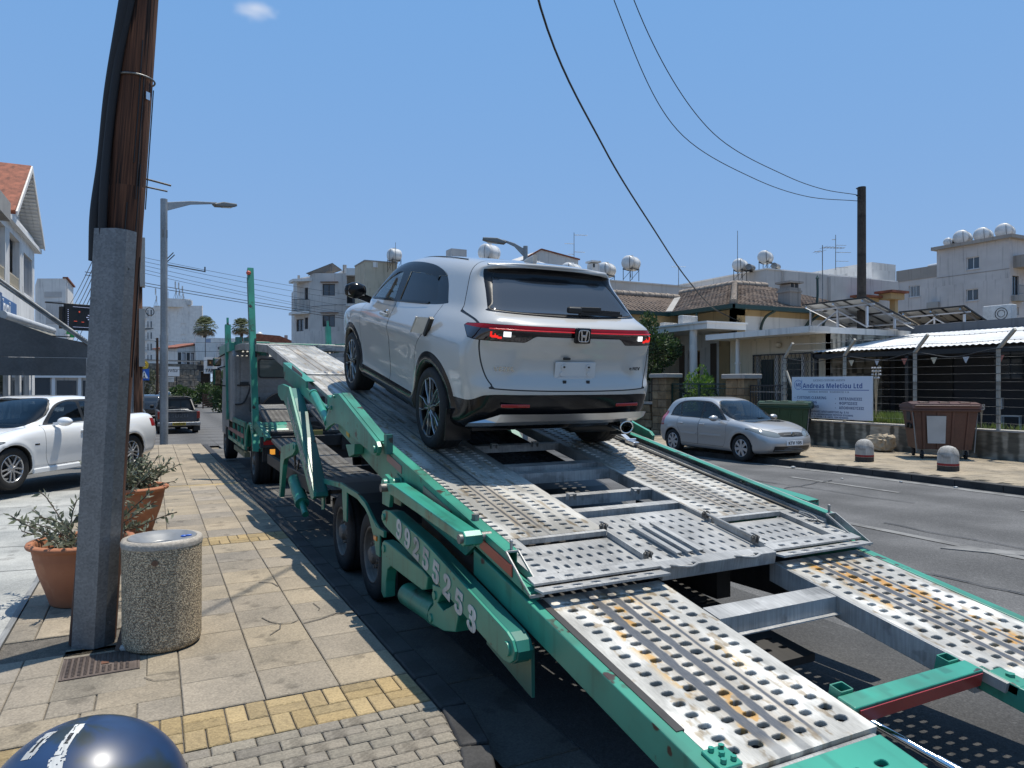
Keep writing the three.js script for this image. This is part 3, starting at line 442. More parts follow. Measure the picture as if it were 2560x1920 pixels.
tl('deck_channel', [rail(3.271, 3.279, -3.58, -9.15, dY, -0.002, 0.085, 0.001), rail(3.279, 3.335, -3.58, -9.15, dY, -0.078, 0.085, 0.001)], M.deckSteel);
// hinge lugs and rod
const lug = (x, z) => [0, 0.024].map(o => slope(ext([[-0.018, -0.01], [0.018, -0.01], [0.018, 0.02], [0.008, 0.036], [-0.008, 0.036], [-0.018, 0.02]], 0.008).rotateY(Math.PI / 2), DA, x + o, dY(z), z));
for (const [x, z] of [[2.43, -3.60], [2.43, -3.165], [3.255, -3.62], [3.255, -3.19]]) tl('hinge_lug', [...lug(x - 0.01, z), slope(rod([-0.012, 0.02, 0], [0.046, 0.02, 0], 0.009), DA, x - 0.01, dY(z), z)], M.rimDirty);
tl('lock_rod', [rod([3.262, dY(-3.62) + 0.02, -3.62], [3.262, dY(-3.19) + 0.022, -3.19], 0.009)], M.deckSteel);
// lower mesh plates seen through the centre openings
tl('inner_plate', [perf(0.83, 1.5, { seed: 71, px: 0.1, pz: 0.075 }).translate(2.44, 0.66, -3.8), slope(perf(0.83, 3.9, { seed: 72, px: 0.1, pz: 0.075 }), DA, 2.44, dY(-5.1) - 0.13, -5.1)], M.steelDark); tl('chassis_skirt', [plateZY([[-5.35, 0.78], [-5.35, 0.28], [-3.1, 0.36], [-3.0, 0.62]], 3.98, 4.0)], M.steelDark); tl('lift_arm', [plateZY(numPts, 4.10, 4.20, 0.006)]); tl('lower_bracket', [plateZY([[-5.308, 0.633], [-5.157, 0.663], [-4.386, 0.639], [-4.32, 0.53], [-5.08, 0.505], [-5.22, 0.24], [-5.33, 0.25]], 4.07, 4.15, 0.008)]); tl('upper_arm', [plateZY([[-4.96, 1.135], [-4.83, 1.15], [-3.63, 1.045], [-3.52, 1.03], [-3.52, 0.985], [-3.64, 0.985], [-4.9, 1.07]], 4.11, 4.22, 0.008)]); tl('hinge_bracket', [plateZY(big, 4.145, 4.18, 0.004)]); tl('support_leg', [plateZY([[-9.8, 1.83], [-8.98, 1.815], [-8.15, 1.26], [-7.47, 0.73], [-7.6, 0.648], [-9.05, 1.52], [-9.8, 1.70]], 4.09, 4.2, 0.005)]);  // the dark skirt is added to block off the sunlit road behind
// --- side rails, with an open mitred end
const up = 0.07, dn = 0.05, zs = -3.28;
const railSide = (x0, x1, x2) => [plateZY([[zs, dY(zs) + up], [-3.02, dY(-3.02) - 0.035], [-3.02, dY(-3.02) - dn], [-7.5, dY(-7.5) - dn], [-7.5, dY(-7.5) + up]], x0, x1, 0.002), rail(Math.min(x1, x2), Math.max(x1, x2), zs, -7.5, dY, up, -up + 0.008, 0.001), rail(Math.min(x1, x2), Math.max(x1, x2), -3.05, -7.5, dY, -dn + 0.008, dn, 0.001)];
tl('side_rail', [...railSide(XL, XL + 0.008, XL + 0.075), rail(XL + 0.068, XL + 0.075, zs - 0.02, -7.5, dY, up, 0.0, 0.001)]);
tl('rail_end', [[[zs - 0.006, dY(zs) + up], [-3.02, dY(-3.02) - 0.045], 1.623], [[zs - 0.006, dY(zs) + up], [-3.02, dY(-3.02) - 0.045], 1.693]].map(([a, b, x]) => bar([x, a[1], a[0]], [x, b[1], b[0]], 0.007, 0.012)).concat([bar([1.621, dY(zs) + up, zs - 0.004], [1.696, dY(zs) + up, zs - 0.004], 0.012, 0.008), bar([1.621, dY(-3.02) - 0.045, -3.02], [1.696, dY(-3.02) - 0.045, -3.02], 0.012, 0.014)]), M.deckSteel);
tl('side_rail', [...railSide(XR, XR - 0.008, XR - 0.07)].slice(1)); tl('side_rail', railSide(XR, XR - 0.008, XR - 0.07).slice(0, 1).concat([rail(XR - 0.012, XR - 0.008, zs, -9, dY, up - 0.008, dn, 0.0005)]), M.deckSteel, 'grey inner web of the right side rail');
tl('rail_end', [bar([4.0, dY(zs) + up, zs], [4.0, dY(-3.02) - 0.03, -3.02], 0.008, 0.012), bar([4.085, dY(zs) + up, zs], [4.085, dY(-3.02) - 0.03, -3.02], 0.008, 0.012), bar([4.0, dY(zs) + up, zs], [4.088, dY(zs) + up, zs], 0.012, 0.008), bar([4.0, dY(-3.02) - 0.035, -3.02], [4.088, dY(-3.02) - 0.035, -3.02], 0.012, 0.012)], M.deckSteel);
tl('side_rail', [rail(XR - 0.06, XR, -7.5, -9.2, dY, up, dn)]);
tl('kick_strip', [rail(4.018, 4.026, -3.3, -8.9, dY, 0.03, 0.03, 0.001), rail(3.99, 4.018, -3.3, -8.9, dY, 0.012, -0.004, 0.001)], M.deckSteel);
for (const [x, z] of [[1.66, -3.30], [4.05, -3.30]]) tl('rail_pin', [rod([x, dY(z) + up - 0.01, z], [x, dY(z) + up + 0.045, z], 0.008), at(new THREE.SphereGeometry(0.011, 8, 6), x, dY(z) + up + 0.045, z)], M.deckSteel);
tl('rail_bolt', [rod([4.075, dY(-4.1) + 0.02, -4.1], [4.045, dY(-4.1) + 0.02, -4.1], 0.026, 0.022, 12)], M.alu);
// ratchet strap lying on the right track
tl('tie_down_strap', [bar([3.93, dY(-5.9) + 0.01, -5.9], [4.0, dY(-3.5) + 0.012, -3.5], 0.03, 0.004)], M.steelDark);
tl('ratchet', [slope(rbox(0.07, 0.035, 0.13, 0.008), DA, 3.94, dY(-5.35) + 0.03, -5.35), rod([3.89, dY(-5.38) + 0.045, -5.38], [4.0, dY(-5.38) + 0.045, -5.38], 0.014), slope(rbox(0.055, 0.012, 0.16, 0.005), DA + 0.25, 3.94, dY(-5.45) + 0.055, -5.45)], M.alu);
tl('strap_hook', [tube([[4.0, dY(-3.5) + 0.012, -3.5], [4.0, dY(-3.4) + 0.02, -3.4], [3.97, dY(-3.34) + 0.012, -3.33], [3.93, dY(-3.37) + 0.01, -3.37]], 0.008, 16, 6)], M.aluDull);
tl('lashing_tail', [bar([4.09, dY(-4.05) + 0.04, -4.0], [4.22, dY(-4.0) - 0.01, -3.72], 0.05, 0.012)], M.trackTeal);
// red reflective strips along the left rail
for (const [a, b] of [[-3.205, -3.60], [-4.05, -4.53], [-5.0, -5.36], [-8.9, -9.6]]) { const yf = dY; tl('reflective_strip', [rail(1.614, 1.6195, a, b, yf, a < -8 ? 0.06 : 0.030, a < -8 ? 0.0 : 0.028, 0)], a > -4 ? M.redRefl : M.redRefl2); }
// --- deep side beams under the deck
tl('deck_beam', [plateZY([[-7.10, dY(-7.1) - 0.055], [-7.06, 1.392], [-5.43, 1.063], [-4.9, 0.98], [-3.85, 0.84], [-3.7, dY(-3.7) - 0.055]], 1.635, 1.665, 0.003)]);
tl('deck_beam', [plateZY([[-9.15, dY(-9.15) - 0.055], [-9.1, dY(-9.1) - 0.25], [-5.43, 1.063], [-3.85, 0.80], [-3.7, dY(-3.7) - 0.055]], 4.04, 4.07, 0.003)]);
tl('rusty_web', [plateZY([[-4.75, 0.98], [-3.62, 0.87], [-3.62, 0.72], [-4.75, 0.78]], 1.685, 1.70)], mt([0.09, 0.062, 0.045], 0.9, { map: T.worn }));
tl('upper_rail', [plateZY([[-10.234, 2.149], [-8.567, 1.882], [-8.56, 1.80], [-7.395, 1.60], [-7.514, 1.523], [-10.129, 1.921]], 1.60, 1.625, 0.003), plateZY([[-10.234, 2.149], [-8.567, 1.882], [-8.567, 1.874], [-10.234, 2.141]], 1.625, 1.70)]);
// --- arms and rams on the left side
const na = tl('lift_arm', [plateZY(numPts, 1.50, 1.515, 0.003)]);
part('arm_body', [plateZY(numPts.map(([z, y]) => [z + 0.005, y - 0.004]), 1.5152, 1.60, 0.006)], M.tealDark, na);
parts('pivot_cap', [rod([1.488, 0.594, -3.02], [1.50, 0.594, -3.02], 0.034, 0.036, 24), rod([1.488, 0.878, -5.05], [1.50, 0.878, -5.05], 0.024, 0.026, 20)], M.teal, na);
const whiteLet = mt([0.72, 0.72, 0.66], 0.6, { map: T.worn });
'99255253'.split('').forEach((c, i) => { const z = -4.735 + i * 0.178, y = lerp(0.806, 0.575, (z + 4.735) / 1.25); const yy = z < -4.2 ? lerp(0.806, 0.722, (z + 4.735) / 0.535) : lerp(0.722, 0.560, (z + 4.2) / 0.72); const g = text(c, 0.125, serifBold, 0.0012, 0.006); g.scale(1.22, 1, 1); g.rotateZ(-0.17).rotateY(-Math.PI / 2).translate(1.4975, yy - 0.004, z - 0.02); part('lettering', g, whiteLet, na); });
tl('upper_arm', [plateZY([[-4.96, 1.135], [-4.83, 1.15], [-3.63, 1.045], [-3.55, 1.052], [-3.52, 1.03], [-3.52, 0.985], [-3.55, 0.97], [-3.64, 0.985], [-4.9, 1.07]], 1.49, 1.60, 0.008)], M.trackTeal);
parts('arm_pin', [rod([1.47, 1.012, -3.555], [1.66, 1.012, -3.555], 0.026, 0.026, 16), rod([1.46, 1.10, -5.0], [1.64, 1.10, -5.0], 0.03, 0.03, 16), rod([1.655, 1.02, -3.75], [1.655, 1.10, -3.75], 0.022, 0.022, 12)], M.steelGrey, t);
tl('pivot_bracket', [plateZY([[-5.20, 1.15], [-5.13, 1.18], [-5.02, 1.16], [-4.98, 1.08], [-5.03, 0.95], [-5.20, 0.95]], 1.53, 1.56, 0.004), plateZY([[-5.20, 1.15], [-5.13, 1.18], [-5.02, 1.16], [-4.98, 1.08], [-5.03, 0.95], [-5.20, 0.95]], 1.62, 1.65, 0.004), rod([1.50, 1.11, -5.08], [1.66, 1.11, -5.08], 0.045, 0.045, 20)]);
tl('lower_bracket', [plateZY([[-5.308, 0.633], [-5.26, 0.66], [-5.157, 0.663], [-4.386, 0.639], [-4.288, 0.62], [-4.32, 0.53], [-4.40, 0.505], [-5.08, 0.505], [-5.17, 0.46], [-5.21, 0.36], [-5.22, 0.24], [-5.27, 0.22], [-5.33, 0.25]], 1.56, 1.64, 0.008), rod([1.55, 0.60, -5.25], [1.56, 0.60, -5.25], 0.03, 0.03, 16)]);
tl('ram_cylinder', [rod([1.66, 0.315, -4.97], [1.66, 0.355, -4.36], 0.082, 0.082, 24), rod([1.66, 0.353, -4.40], [1.66, 0.36, -4.33], 0.088, 0.088, 24)]);
tl('ram_bracket', [plateZY([[-4.18, 0.60], [-3.98, 0.625], [-4.09, 0.51], [-3.99, 0.49], [-3.79, 0.59], [-3.76, 0.52], [-3.80, 0.42], [-3.98, 0.37], [-4.23, 0.345], [-4.27, 0.40], [-4.16, 0.48]], 1.55, 1.66, 0.006), rod([1.54, 0.545, -4.13], [1.55, 0.545, -4.13], 0.026, 0.028, 16), rod([1.54, 0.385, -4.2], [1.55, 0.385, -4.2], 0.026, 0.028, 16)]);
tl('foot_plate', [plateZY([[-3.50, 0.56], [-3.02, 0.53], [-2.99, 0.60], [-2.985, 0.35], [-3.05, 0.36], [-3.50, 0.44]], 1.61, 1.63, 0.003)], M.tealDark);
tl('hinge_bracket', [plateZY(big, 1.53, 1.565, 0.004), plateZY([[-6.90, 1.735], [-6.626, 1.768], [-6.56, 1.75], [-5.36, 1.41], [-5.36, 1.40], [-6.56, 1.738], [-6.84, 1.755]], 1.565, 1.64), rod([1.51, 1.345, -5.38], [1.53, 1.345, -5.38], 0.03, 0.03, 18), rod([1.515, 1.62, -6.90], [1.53, 1.62, -6.90], 0.02, 0.02, 12), rod([1.515, 1.615, -6.97], [1.53, 1.615, -6.97], 0.014, 0.014, 12), rod([1.515, 1.73, -6.77], [1.53, 1.73, -6.77], 0.014, 0.014, 12)]);
tl('stop_post', [box(0.05, 0.15, 0.07, 1.60, 1.39, -5.27)], M.tealDark);
tl('gusset', [plateZY([[-6.42, 1.30], [-6.10, 1.33], [-6.12, 1.24], [-6.30, 1.20]], 1.55, 1.63, 0.004)]);
tl('ram_cylinder', [rod([1.56, 1.735, -7.90], [1.56, 1.46, -7.16], 0.045, 0.045, 18), rod([1.56, 1.745, -7.93], [1.56, 1.735, -7.89], 0.05, 0.05, 18)], M.trackTeal);
tl('yellow_mark', [rail(1.6285, 1.634, -6.62, -6.72, dY, -0.07, 0.16, 0)], mt([0.55, 0.36, 0.03], 0.5, { map: T.paint }));
const leg = tl('support_leg', [plateZY([[-9.86, 1.79], [-9.80, 1.83], [-9.476, 1.85], [-8.98, 1.815], [-8.80, 1.70], [-8.15, 1.26], [-7.47, 0.73], [-7.45, 0.69], [-7.50, 0.655], [-7.60, 0.648], [-8.498, 1.215], [-9.05, 1.52], [-9.35, 1.64], [-9.55, 1.64], [-9.80, 1.70]], 1.47, 1.50, 0.004)]);
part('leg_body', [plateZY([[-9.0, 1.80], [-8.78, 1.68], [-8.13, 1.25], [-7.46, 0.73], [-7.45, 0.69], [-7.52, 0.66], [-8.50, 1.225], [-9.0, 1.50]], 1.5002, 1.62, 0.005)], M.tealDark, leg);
{ const g = text('TRANSFER & TRANSPORT TEAM', 0.062, sansBold, 0.003); g.computeBoundingBox(); const w = g.boundingBox.max.x; g.scale(1.74 / w, 1.5, 1); g.rotateZ(-0.52).rotateY(-Math.PI / 2).translate(1.4675, 1.61, -9.08); part('lettering', g, whiteLet, leg); }
tl('leg_bracket', [plateZY([[-9.78, 1.02], [-8.84, 1.15], [-8.70, 1.13], [-8.72, 1.06], [-8.9, 0.99], [-9.50, 0.88], [-9.60, 0.80], [-9.84, 0.34], [-9.92, 0.345]], 1.50, 1.56, 0.006), rod([1.49, 1.09, -8.82], [1.50, 1.09, -8.82], 0.03, 0.03, 16)]);
tl('ram_cylinder', [rod([1.64, 0.60, -9.55], [1.64, 0.37, -9.02], 0.085, 0.085, 20), rod([1.64, 0.37, -9.02], [1.64, 0.27, -8.80], 0.04, 0.04, 14)]);
tl('hose', [tube([[1.58, 1.0, -9.2], [1.60, 0.88, -9.3], [1.60, 0.80, -9.1], [1.58, 0.92, -8.9]], 0.012, 20, 6), tube([[1.57, 1.0, -9.1], [1.6, 0.78, -9.25], [1.62, 0.82, -9.0]], 0.01, 20, 6)], M.black);
// --- running gear, fenders, lower deck
for (const z of [-5.982, -7.06]) { truckWheel(t, 1.655, 0.385, z, 0.385, 0.25, 0.245); truckWheel(t, 4.055, 0.385, z, 0.385, 0.25, 0.245, -1); const inner = truckWheel(t, 1.93, 0.385, z, 0.385, 0.24, 0.245); tl('axle', [rod([1.9, 0.385, z], [3.9, 0.385, z], 0.06)], M.steelDark); }
const fend = [[-7.70, 0.80], [-7.636, 0.845], [-6.848, 0.90], [-6.20, 0.885], [-5.95, 0.84], [-5.60, 0.70], [-5.40, 0.70]];
const fz = (off) => fend.map(([z, y]) => [z, y + off]);
tl('fender', [plateZY([...fz(0), ...fz(-0.05).reverse()], 1.60, 1.625, 0.002)]);
tl('fender_deck', [plateZY([...fz(-0.004), ...fz(-0.02).reverse()], 1.626, 4.08)], M.black);
tl('fender_bracket', [plateZY([[-6.80, 0.86], [-6.60, 0.86], [-6.62, 0.56], [-6.74, 0.56]], 1.605, 1.62, 0.002)]); tl('fender_bracket', [plateZY([[-5.90, 0.79], [-5.53, 0.70], [-5.53, 0.47], [-5.63, 0.47], [-5.70, 0.60]], 1.605, 1.62, 0.002)]); tl('fender_bracket', [plateZY([[-7.72, 0.82], [-7.62, 0.84], [-7.62, 0.52], [-7.72, 0.50]], 1.605, 1.62, 0.002)]);
for (const [z, y] of [[-5.62, 0.605], [-7.66, 0.66]]) tl('side_lamp', [rbox(0.02, 0.04, 0.07, 0.008, 1.60, y, z)], M.amber);
tl('chassis_beam', [span(2.25, 2.37, 0.42, 0.62, -12.2, -3.6), span(3.34, 3.46, 0.42, 0.62, -12.2, -3.6), ...[-4.2, -5.2, -6.5, -7.8, -9.3, -10.8].map(z => span(1.75, 3.95, 0.45, 0.60, z - 0.05, z + 0.05))], M.steelDark);
tl('tow_bar', [bar([2.855, 0.5, -12.1], [2.855, 0.55, -13.6], 0.14, 0.12)], M.steelDark);
const ld = (x, y, z, w, l, s, a = 0) => tl('lower_deck_plate', [slope(perf(w, l, { seed: s, px: 0.11, pz: 0.08, mx: 0.02 }), a, x, y, z)], M.deckShade);
ld(1.72, 0.70, -7.75, 0.72, 2.1, 81, 0.02); ld(3.27, 0.70, -7.75, 0.72, 2.1, 83, 0.02); ld(1.72, 0.745, -9.88, 0.72, 2.3, 85, 0.09); ld(3.27, 0.745, -9.88, 0.72, 2.3, 87, 0.09);
tl('lower_beam', [span(1.66, 1.71, 0.55, 0.70, -12.2, -7.75), span(4.0, 4.05, 0.55, 0.70, -12.2, -7.75), span(2.46, 2.52, 0.58, 0.70, -12.2, -7.75), span(3.20, 3.26, 0.58, 0.70, -12.2, -7.75)], M.steelDark);
parts('mudguard', [span(1.70, 2.2, 0.18, 0.62, -5.38, -5.365), span(3.5, 4.0, 0.18, 0.62, -5.38, -5.365)], M.rubber, t);
settle(t, [2.855, 0, -6.5]);
}
// ================================================================ the truck that pulls it
const truck = thing('transporter_truck', 'white cabbed truck with teal car-carrier frame and tall teal post, ahead of the trailer', 'truck');
{
const t = truck, tl = (n, g, m = M.teal, l) => part(n, g, m, t, l), gz = -0.09;
M.cabWhite = mt([0.30, 0.295, 0.285], 0.5, { map: T.mottle, clearcoat: 0.2, clearcoatRoughness: 0.4 });
// cab: rear wall with ribs, rounded roof, doors
const cab = tl('cab', [plateZY([[-17.6, 0.95], [-17.6, 2.50], [-17.72, 2.64], [-18.2, 2.70], [-19.6, 2.68], [-19.9, 2.55], [-20.35, 1.75], [-20.42, 1.1], [-20.3, 0.55], [-19.5, 0.55], [-19.35, 0.95]], 1.62, 4.03, 0.05)], M.cabWhite);
part('wall_rib', [span(1.72, 1.78, 1.36, 2.5, -17.6, -17.585), span(1.80, 2.02, 1.40, 2.46, -17.6, -17.59), span(2.06, 2.10, 1.36, 2.5, -17.6, -17.585), span(2.16, 3.6, 1.80, 1.82, -17.6, -17.588), span(2.16, 3.6, 1.68, 1.69, -17.6, -17.59)], M.cabWhite, cab);
const wf = ext(rrect(1.06, 0.46, 0.06), 0.02, 0, [rrect(1.0, 0.40, 0.05)]).translate(2.72, 2.22, -17.6);
const rw = part('rear_window', [box(1.01, 0.41, 0.01, 2.72, 2.22, -17.594)], mt([0.10, 0.12, 0.11], 0.05, { clearcoat: 1 }), cab); part('window_frame', [wf], M.black, rw);
part('grab_rail', [tube([[1.72, 1.82, -17.57], [1.95, 1.83, -17.54], [2.0, 1.82, -17.54], [2.0, 1.76, -17.54], [1.86, 1.42, -17.54], [1.76, 1.38, -17.56], [1.68, 1.38, -17.58]], 0.018, 40, 6), box(0.18, 0.07, 0.05, 1.88, 1.86, -17.56)], M.black, cab);
part('tunnel_cover', [at(new THREE.CylinderGeometry(0.62, 0.62, 0.25, 24, 1, false, 0, Math.PI), 2.80, 1.05, -17.50, Math.PI / 2, 0, Math.PI / 2), span(2.0, 2.2, 1.2, 1.55, -17.6, -17.4), span(3.5, 3.7, 1.2, 1.55, -17.6, -17.4)], M.black, cab);
part('door', [plateZY([[-18.3, 0.8], [-18.3, 2.45], [-19.3, 2.45], [-19.75, 1.75], [-19.75, 0.8]], 1.605, 1.62, 0.004)], M.cabWhite, cab);
for (const [x0, x1] of [[1.35, 1.55]]) {
const mir = tl('mirror', [rbox(0.20, 0.42, 0.10, 0.05, 1.40, 2.02, -19.1), rbox(0.20, 0.22, 0.10, 0.05, 1.40, 2.40, -19.1), bar([1.42, 2.24, -19.12], [1.62, 2.3, -19.15], 0.03, 0.03), bar([1.45, 1.82, -19.12], [1.62, 1.8, -19.15], 0.03, 0.03), bar([1.42, 2.5, -19.12], [1.62, 2.62, -19.15], 0.03, 0.03)], M.black);
part('mirror_glass', [box(0.16, 0.36, 0.006, 1.40, 2.02, -19.046), box(0.16, 0.16, 0.006, 1.40, 2.40, -19.046)], mt([0.7, 0.72, 0.74], 0.03, { metalness: 1 }), mir);
}
// chassis
tl('chassis_beam', [span(2.35, 2.5, 0.62, 0.9, -20, -13.3), span(3.15, 3.3, 0.62, 0.9, -20, -13.3), span(1.7, 4.0, 0.75, 0.95, -17.5, -17.2)], M.steelDark);
tl('engine_block', [span(2.3, 3.4, 0.6, 1.35, -19.2, -17.62)], M.black);
for (const z of [-14.40]) { truckWheel(t, 1.70, 0.48 + gz, z, 0.48, 0.28, 0.29); truckWheel(t, 4.0, 0.48 + gz, z, 0.48, 0.28, 0.29, -1); truckWheel(t, 2.0, 0.48 + gz, z, 0.48, 0.26, 0.29); }
truckWheel(t, 1.64, 0.48 + gz, -19.73, 0.48, 0.28, 0.29); truckWheel(t, 4.0, 0.48 + gz, -19.73, 0.48, 0.28, 0.29, -1);
// side guard ladder
const G = (z0, z1, y0, y1) => span(1.63, 1.67, y0, y1, z0, z1);
tl('side_guard', [G(-18.8, -15.1, 0.98, 1.08), G(-18.8, -15.2, 0.52, 0.60), G(-18.8, -18.7, 0.52, 1.08), G(-17.6, -17.52, 0.52, 1.08), G(-16.6, -16.52, 0.52, 1.08), G(-15.9, -15.82, 0.52, 1.08), G(-15.25, -15.17, 0.52, 1.08)]);
tl('reflective_strip', [span(1.622, 1.629, 0.74, 0.83, -18.7, -15.3)], mt([0.34, 0.15, 0.14], 0.5, { map: T.worn }));
tl('tool_box', [span(1.75, 2.1, 0.45, 0.95, -18.4, -15.6)], M.black); tl('step_board', [span(1.64, 1.75, 0.36, 0.46, -17.4, -15.3)], mt([0.30, 0.29, 0.17], 0.7, { map: T.worn }));
const arc = []; for (let i = 0; i <= 14; i++) { const a = Math.PI * (0.08 + 0.84 * i / 14); arc.push([-14.40 - Math.cos(a) * 0.62, 0.45 + Math.sin(a) * 0.66]); } const inn = arc.map(([z, y]) => [-14.4 + (z + 14.4) * 0.91, 0.45 + (y - 0.45) * 0.93]).reverse();
tl('wheel_arch', [plateZY([...arc, ...inn], 1.62, 1.66, 0.004), plateZY([...arc, ...arc.map(([z, y]) => [z, y - 0.012]).reverse()], 1.66, 2.3)]);
// tall leaning post, front post, gantry over the cab
const post = tl('post', [bar([1.66, 0.95, -13.66], [1.66, 4.07, -14.52], 0.11, 0.13), bar([1.67, 1.12, -13.62], [1.82, 0.84, -13.36], 0.10, 0.13)], M.teal, 'tall leaning teal post of the lifting frame');
part('end_lamp', [at(new THREE.SphereGeometry(0.045, 12, 8), 1.62, 3.98, -14.43)], mt([0.45, 0.08, 0.05], 0.3), post); part('post_strip', [bar([1.602, 1.0, -13.72], [1.602, 3.9, -14.52], 0.006, 0.05)], mt([0.25, 0.36, 0.32], 0.5, { map: T.worn }), post);
part('post_chain', [bar([1.70, 2.7, -14.08], [1.70, 2.35, -13.98], 0.03, 0.05)], M.black, post);
tl('post', [bar([1.62, 1.0, -18.35], [1.62, 3.30, -18.75], 0.13, 0.15), bar([1.62, 3.28, -18.75], [1.62, 3.48, -18.78], 0.05, 0.05), bar([1.72, 1.1, -18.2], [1.72, 2.7, -18.35], 0.06, 0.10)], M.teal);
tl('post', [bar([4.06, 1.0, -18.35], [4.06, 3.34, -18.75], 0.13, 0.15), bar([4.06, 3.3, -18.75], [4.06, 3.5, -18.78], 0.05, 0.05)], M.teal);
tl('cable_bundle', [tube([[1.74, 2.7, -18.1], [1.70, 2.2, -18.05], [1.72, 1.6, -18.0], [1.75, 1.05, -17.9]], 0.035, 30, 6), tube([[1.78, 2.6, -18.1], [1.77, 2.0, -18.05], [1.78, 1.5, -18.0]], 0.02, 30, 6)], M.black);
tl('gantry_beam', [rbox(2.5, 0.20, 0.22, 0.02, 2.85, 2.735, -17.9), span(1.57, 1.72, 2.62, 2.84, -20.6, -17.8), span(3.98, 4.13, 2.62, 2.84, -20.6, -17.8), rbox(0.36, 0.26, 0.3, 0.02, 2.28, 2.72, -17.75)]);
tl('gantry_block', [box(0.14, 0.34, 0.2, 1.78, 2.78, -17.8), box(0.20, 0.10, 0.22, 2.0, 2.90, -17.9), box(0.15, 0.20, 0.16, 2.3, 2.52, -17.7)], M.tealDark);
// upper deck
const UA = Math.atan((2.50 - 1.965) / (12.43 - 9.17));
for (const [x, s] of [[1.73, 101], [3.25, 103]]) {
tl('upper_deck_plate', [slope(perf(0.74, 3.05, { seed: s, px: 0.10, pz: 0.075, mx: 0.01 }), UA, x, 2.0, -9.42)], M.trackDeck);
tl('upper_deck_plate', [slope(perf(0.74, 0.24, { seed: s + 1, px: 0.15, pz: 0.075, hw: 0.08, hl: 0.035, mx: 0.01 }), UA, x, 1.975, -9.18)], M.trackRamp2);
tl('upper_deck_plate', [slope(perf(0.74, 3.6, { seed: s + 2, px: 0.10, pz: 0.075, mx: 0.01 }), 0.06, x, 2.505, -12.46)], M.trackDeck);
tl('upper_deck_plate', [slope(perf(0.74, 4.2, { seed: s + 3, px: 0.10, pz: 0.09, mx: 0.01 }), 0.03, x, 2.73, -16.1)], M.trackDeck);
}
tl('deck_beam', [plateZY([[-9.2, 1.97], [-12.43, 2.50], [-16.1, 2.71], [-20.3, 2.83], [-20.3, 2.70], [-16.1, 2.58], [-12.4, 2.37], [-9.4, 1.86]], 1.69, 1.715, 0.003)], M.steelGrey);
tl('deck_beam', [plateZY([[-9.2, 1.97], [-12.43, 2.50], [-16.1, 2.71], [-20.3, 2.83], [-20.3, 2.70], [-16.1, 2.58], [-12.4, 2.37], [-9.4, 1.86]], 4.0, 4.025, 0.003)], M.steelGrey);
tl('side_rail', [plateZY([[-9.3, 2.03], [-12.43, 2.56], [-16.1, 2.79], [-20.3, 2.92], [-20.3, 2.82], [-16.1, 2.69], [-12.4, 2.46], [-9.3, 1.95]], 4.04, 4.08, 0.003)]);
tl('deck_tie', [-9.6, -10.6, -11.6, -12.5, -13.6, -14.8, -16, -17.4].map(z => span(2.47, 3.26, -0.06, 0, z - 0.04, z + 0.04).translate(0, z > -12.43 ? zi(z, 1.975, -12.43, 2.5, -9.2) - 0.02 : zi(z, 2.5, -20.3, 2.85, -12.43) - 0.02, 0)), M.deckSteel);
tl('deck_prop', [bar([1.75, 2.4, -12.6], [1.75, 1.0, -13.4], 0.08, 0.1), bar([3.98, 2.4, -12.6], [3.98, 1.0, -13.4], 0.08, 0.1)].slice(1), M.tealDark);
// lower deck with open slats towards the cab, and its bearers
for (const [x, s] of [[1.98, 111], [3.02, 113]]) { tl('lower_deck_plate', [slope(perf(0.72, 2.0, { seed: s, px: 0.10, pz: 0.075 }), 0.17, x, 0.955, -13.9)], M.deckShade); tl('slat', [...Array(9)].map((_, i) => slope(box(0.62, 0.02, 0.05), 0.1, x + 0.36, 1.31 + i * 0.008, -15.98 - i * 0.11)).concat([span(x, x + 0.05, 1.28, 1.36, -17, -15.9), span(x + 0.67, x + 0.72, 1.28, 1.36, -17, -15.9)]), M.deckSteel); }
tl('deck_bearer', [plateZY([[-13.88, 0.94], [-15.9, 1.28], [-15.9, 1.16], [-13.88, 0.80]], 1.95, 1.98), plateZY([[-13.88, 0.94], [-15.9, 1.28], [-15.9, 1.16], [-13.88, 0.80]], 3.74, 3.77), span(1.98, 3.75, 0.82, 0.93, -13.9, -13.84), span(2.71, 3.01, 1.0, 1.03, -15.5, -15.4), span(2.71, 3.01, 0.93, 0.96, -14.6, -14.5)], M.steelDark);
// rear bumper with lamps and number plate
tl('rear_bumper', [rbox(2.36, 0.20, 0.10, 0.015, 2.88, 0.80, -13.42), span(1.75, 4.0, 0.45, 0.70, -13.5, -13.46)], M.steelDark);
parts('tail_reflector', [span(1.755, 1.93, 0.755, 0.835, -13.368, -13.36), span(1.96, 2.14, 0.755, 0.835, -13.368, -13.36)], mt([0.35, 0.012, 0.01], 0.35), t);
tl('tail_lamp', [span(1.80, 2.12, 0.56, 0.69, -13.46, -13.42)], M.black); tl('indicator', [span(1.87, 1.96, 0.575, 0.67, -13.42, -13.412)], mt([0.6, 0.2, 0.02], 0.25, { emissive: new THREE.Color(1, 0.42, 0.06), emissiveIntensity: 0.6 })); tl('brake_lens', [span(2.03, 2.10, 0.56, 0.69, -13.42, -13.41)], mt([0.2, 0.01, 0.008], 0.3));
const np = tl('number_plate', [rbox(0.46, 0.11, 0.012, 0.004, 2.62, 0.93, -13.60)], mt([0.34, 0.28, 0.08], 0.5)); const g = text('KSK', 0.075, sansBold); part('plate_characters', g.translate(2.43, 0.895, -13.593), M.black, np);
settle(t, [2.855, 0, -16.9]);
}
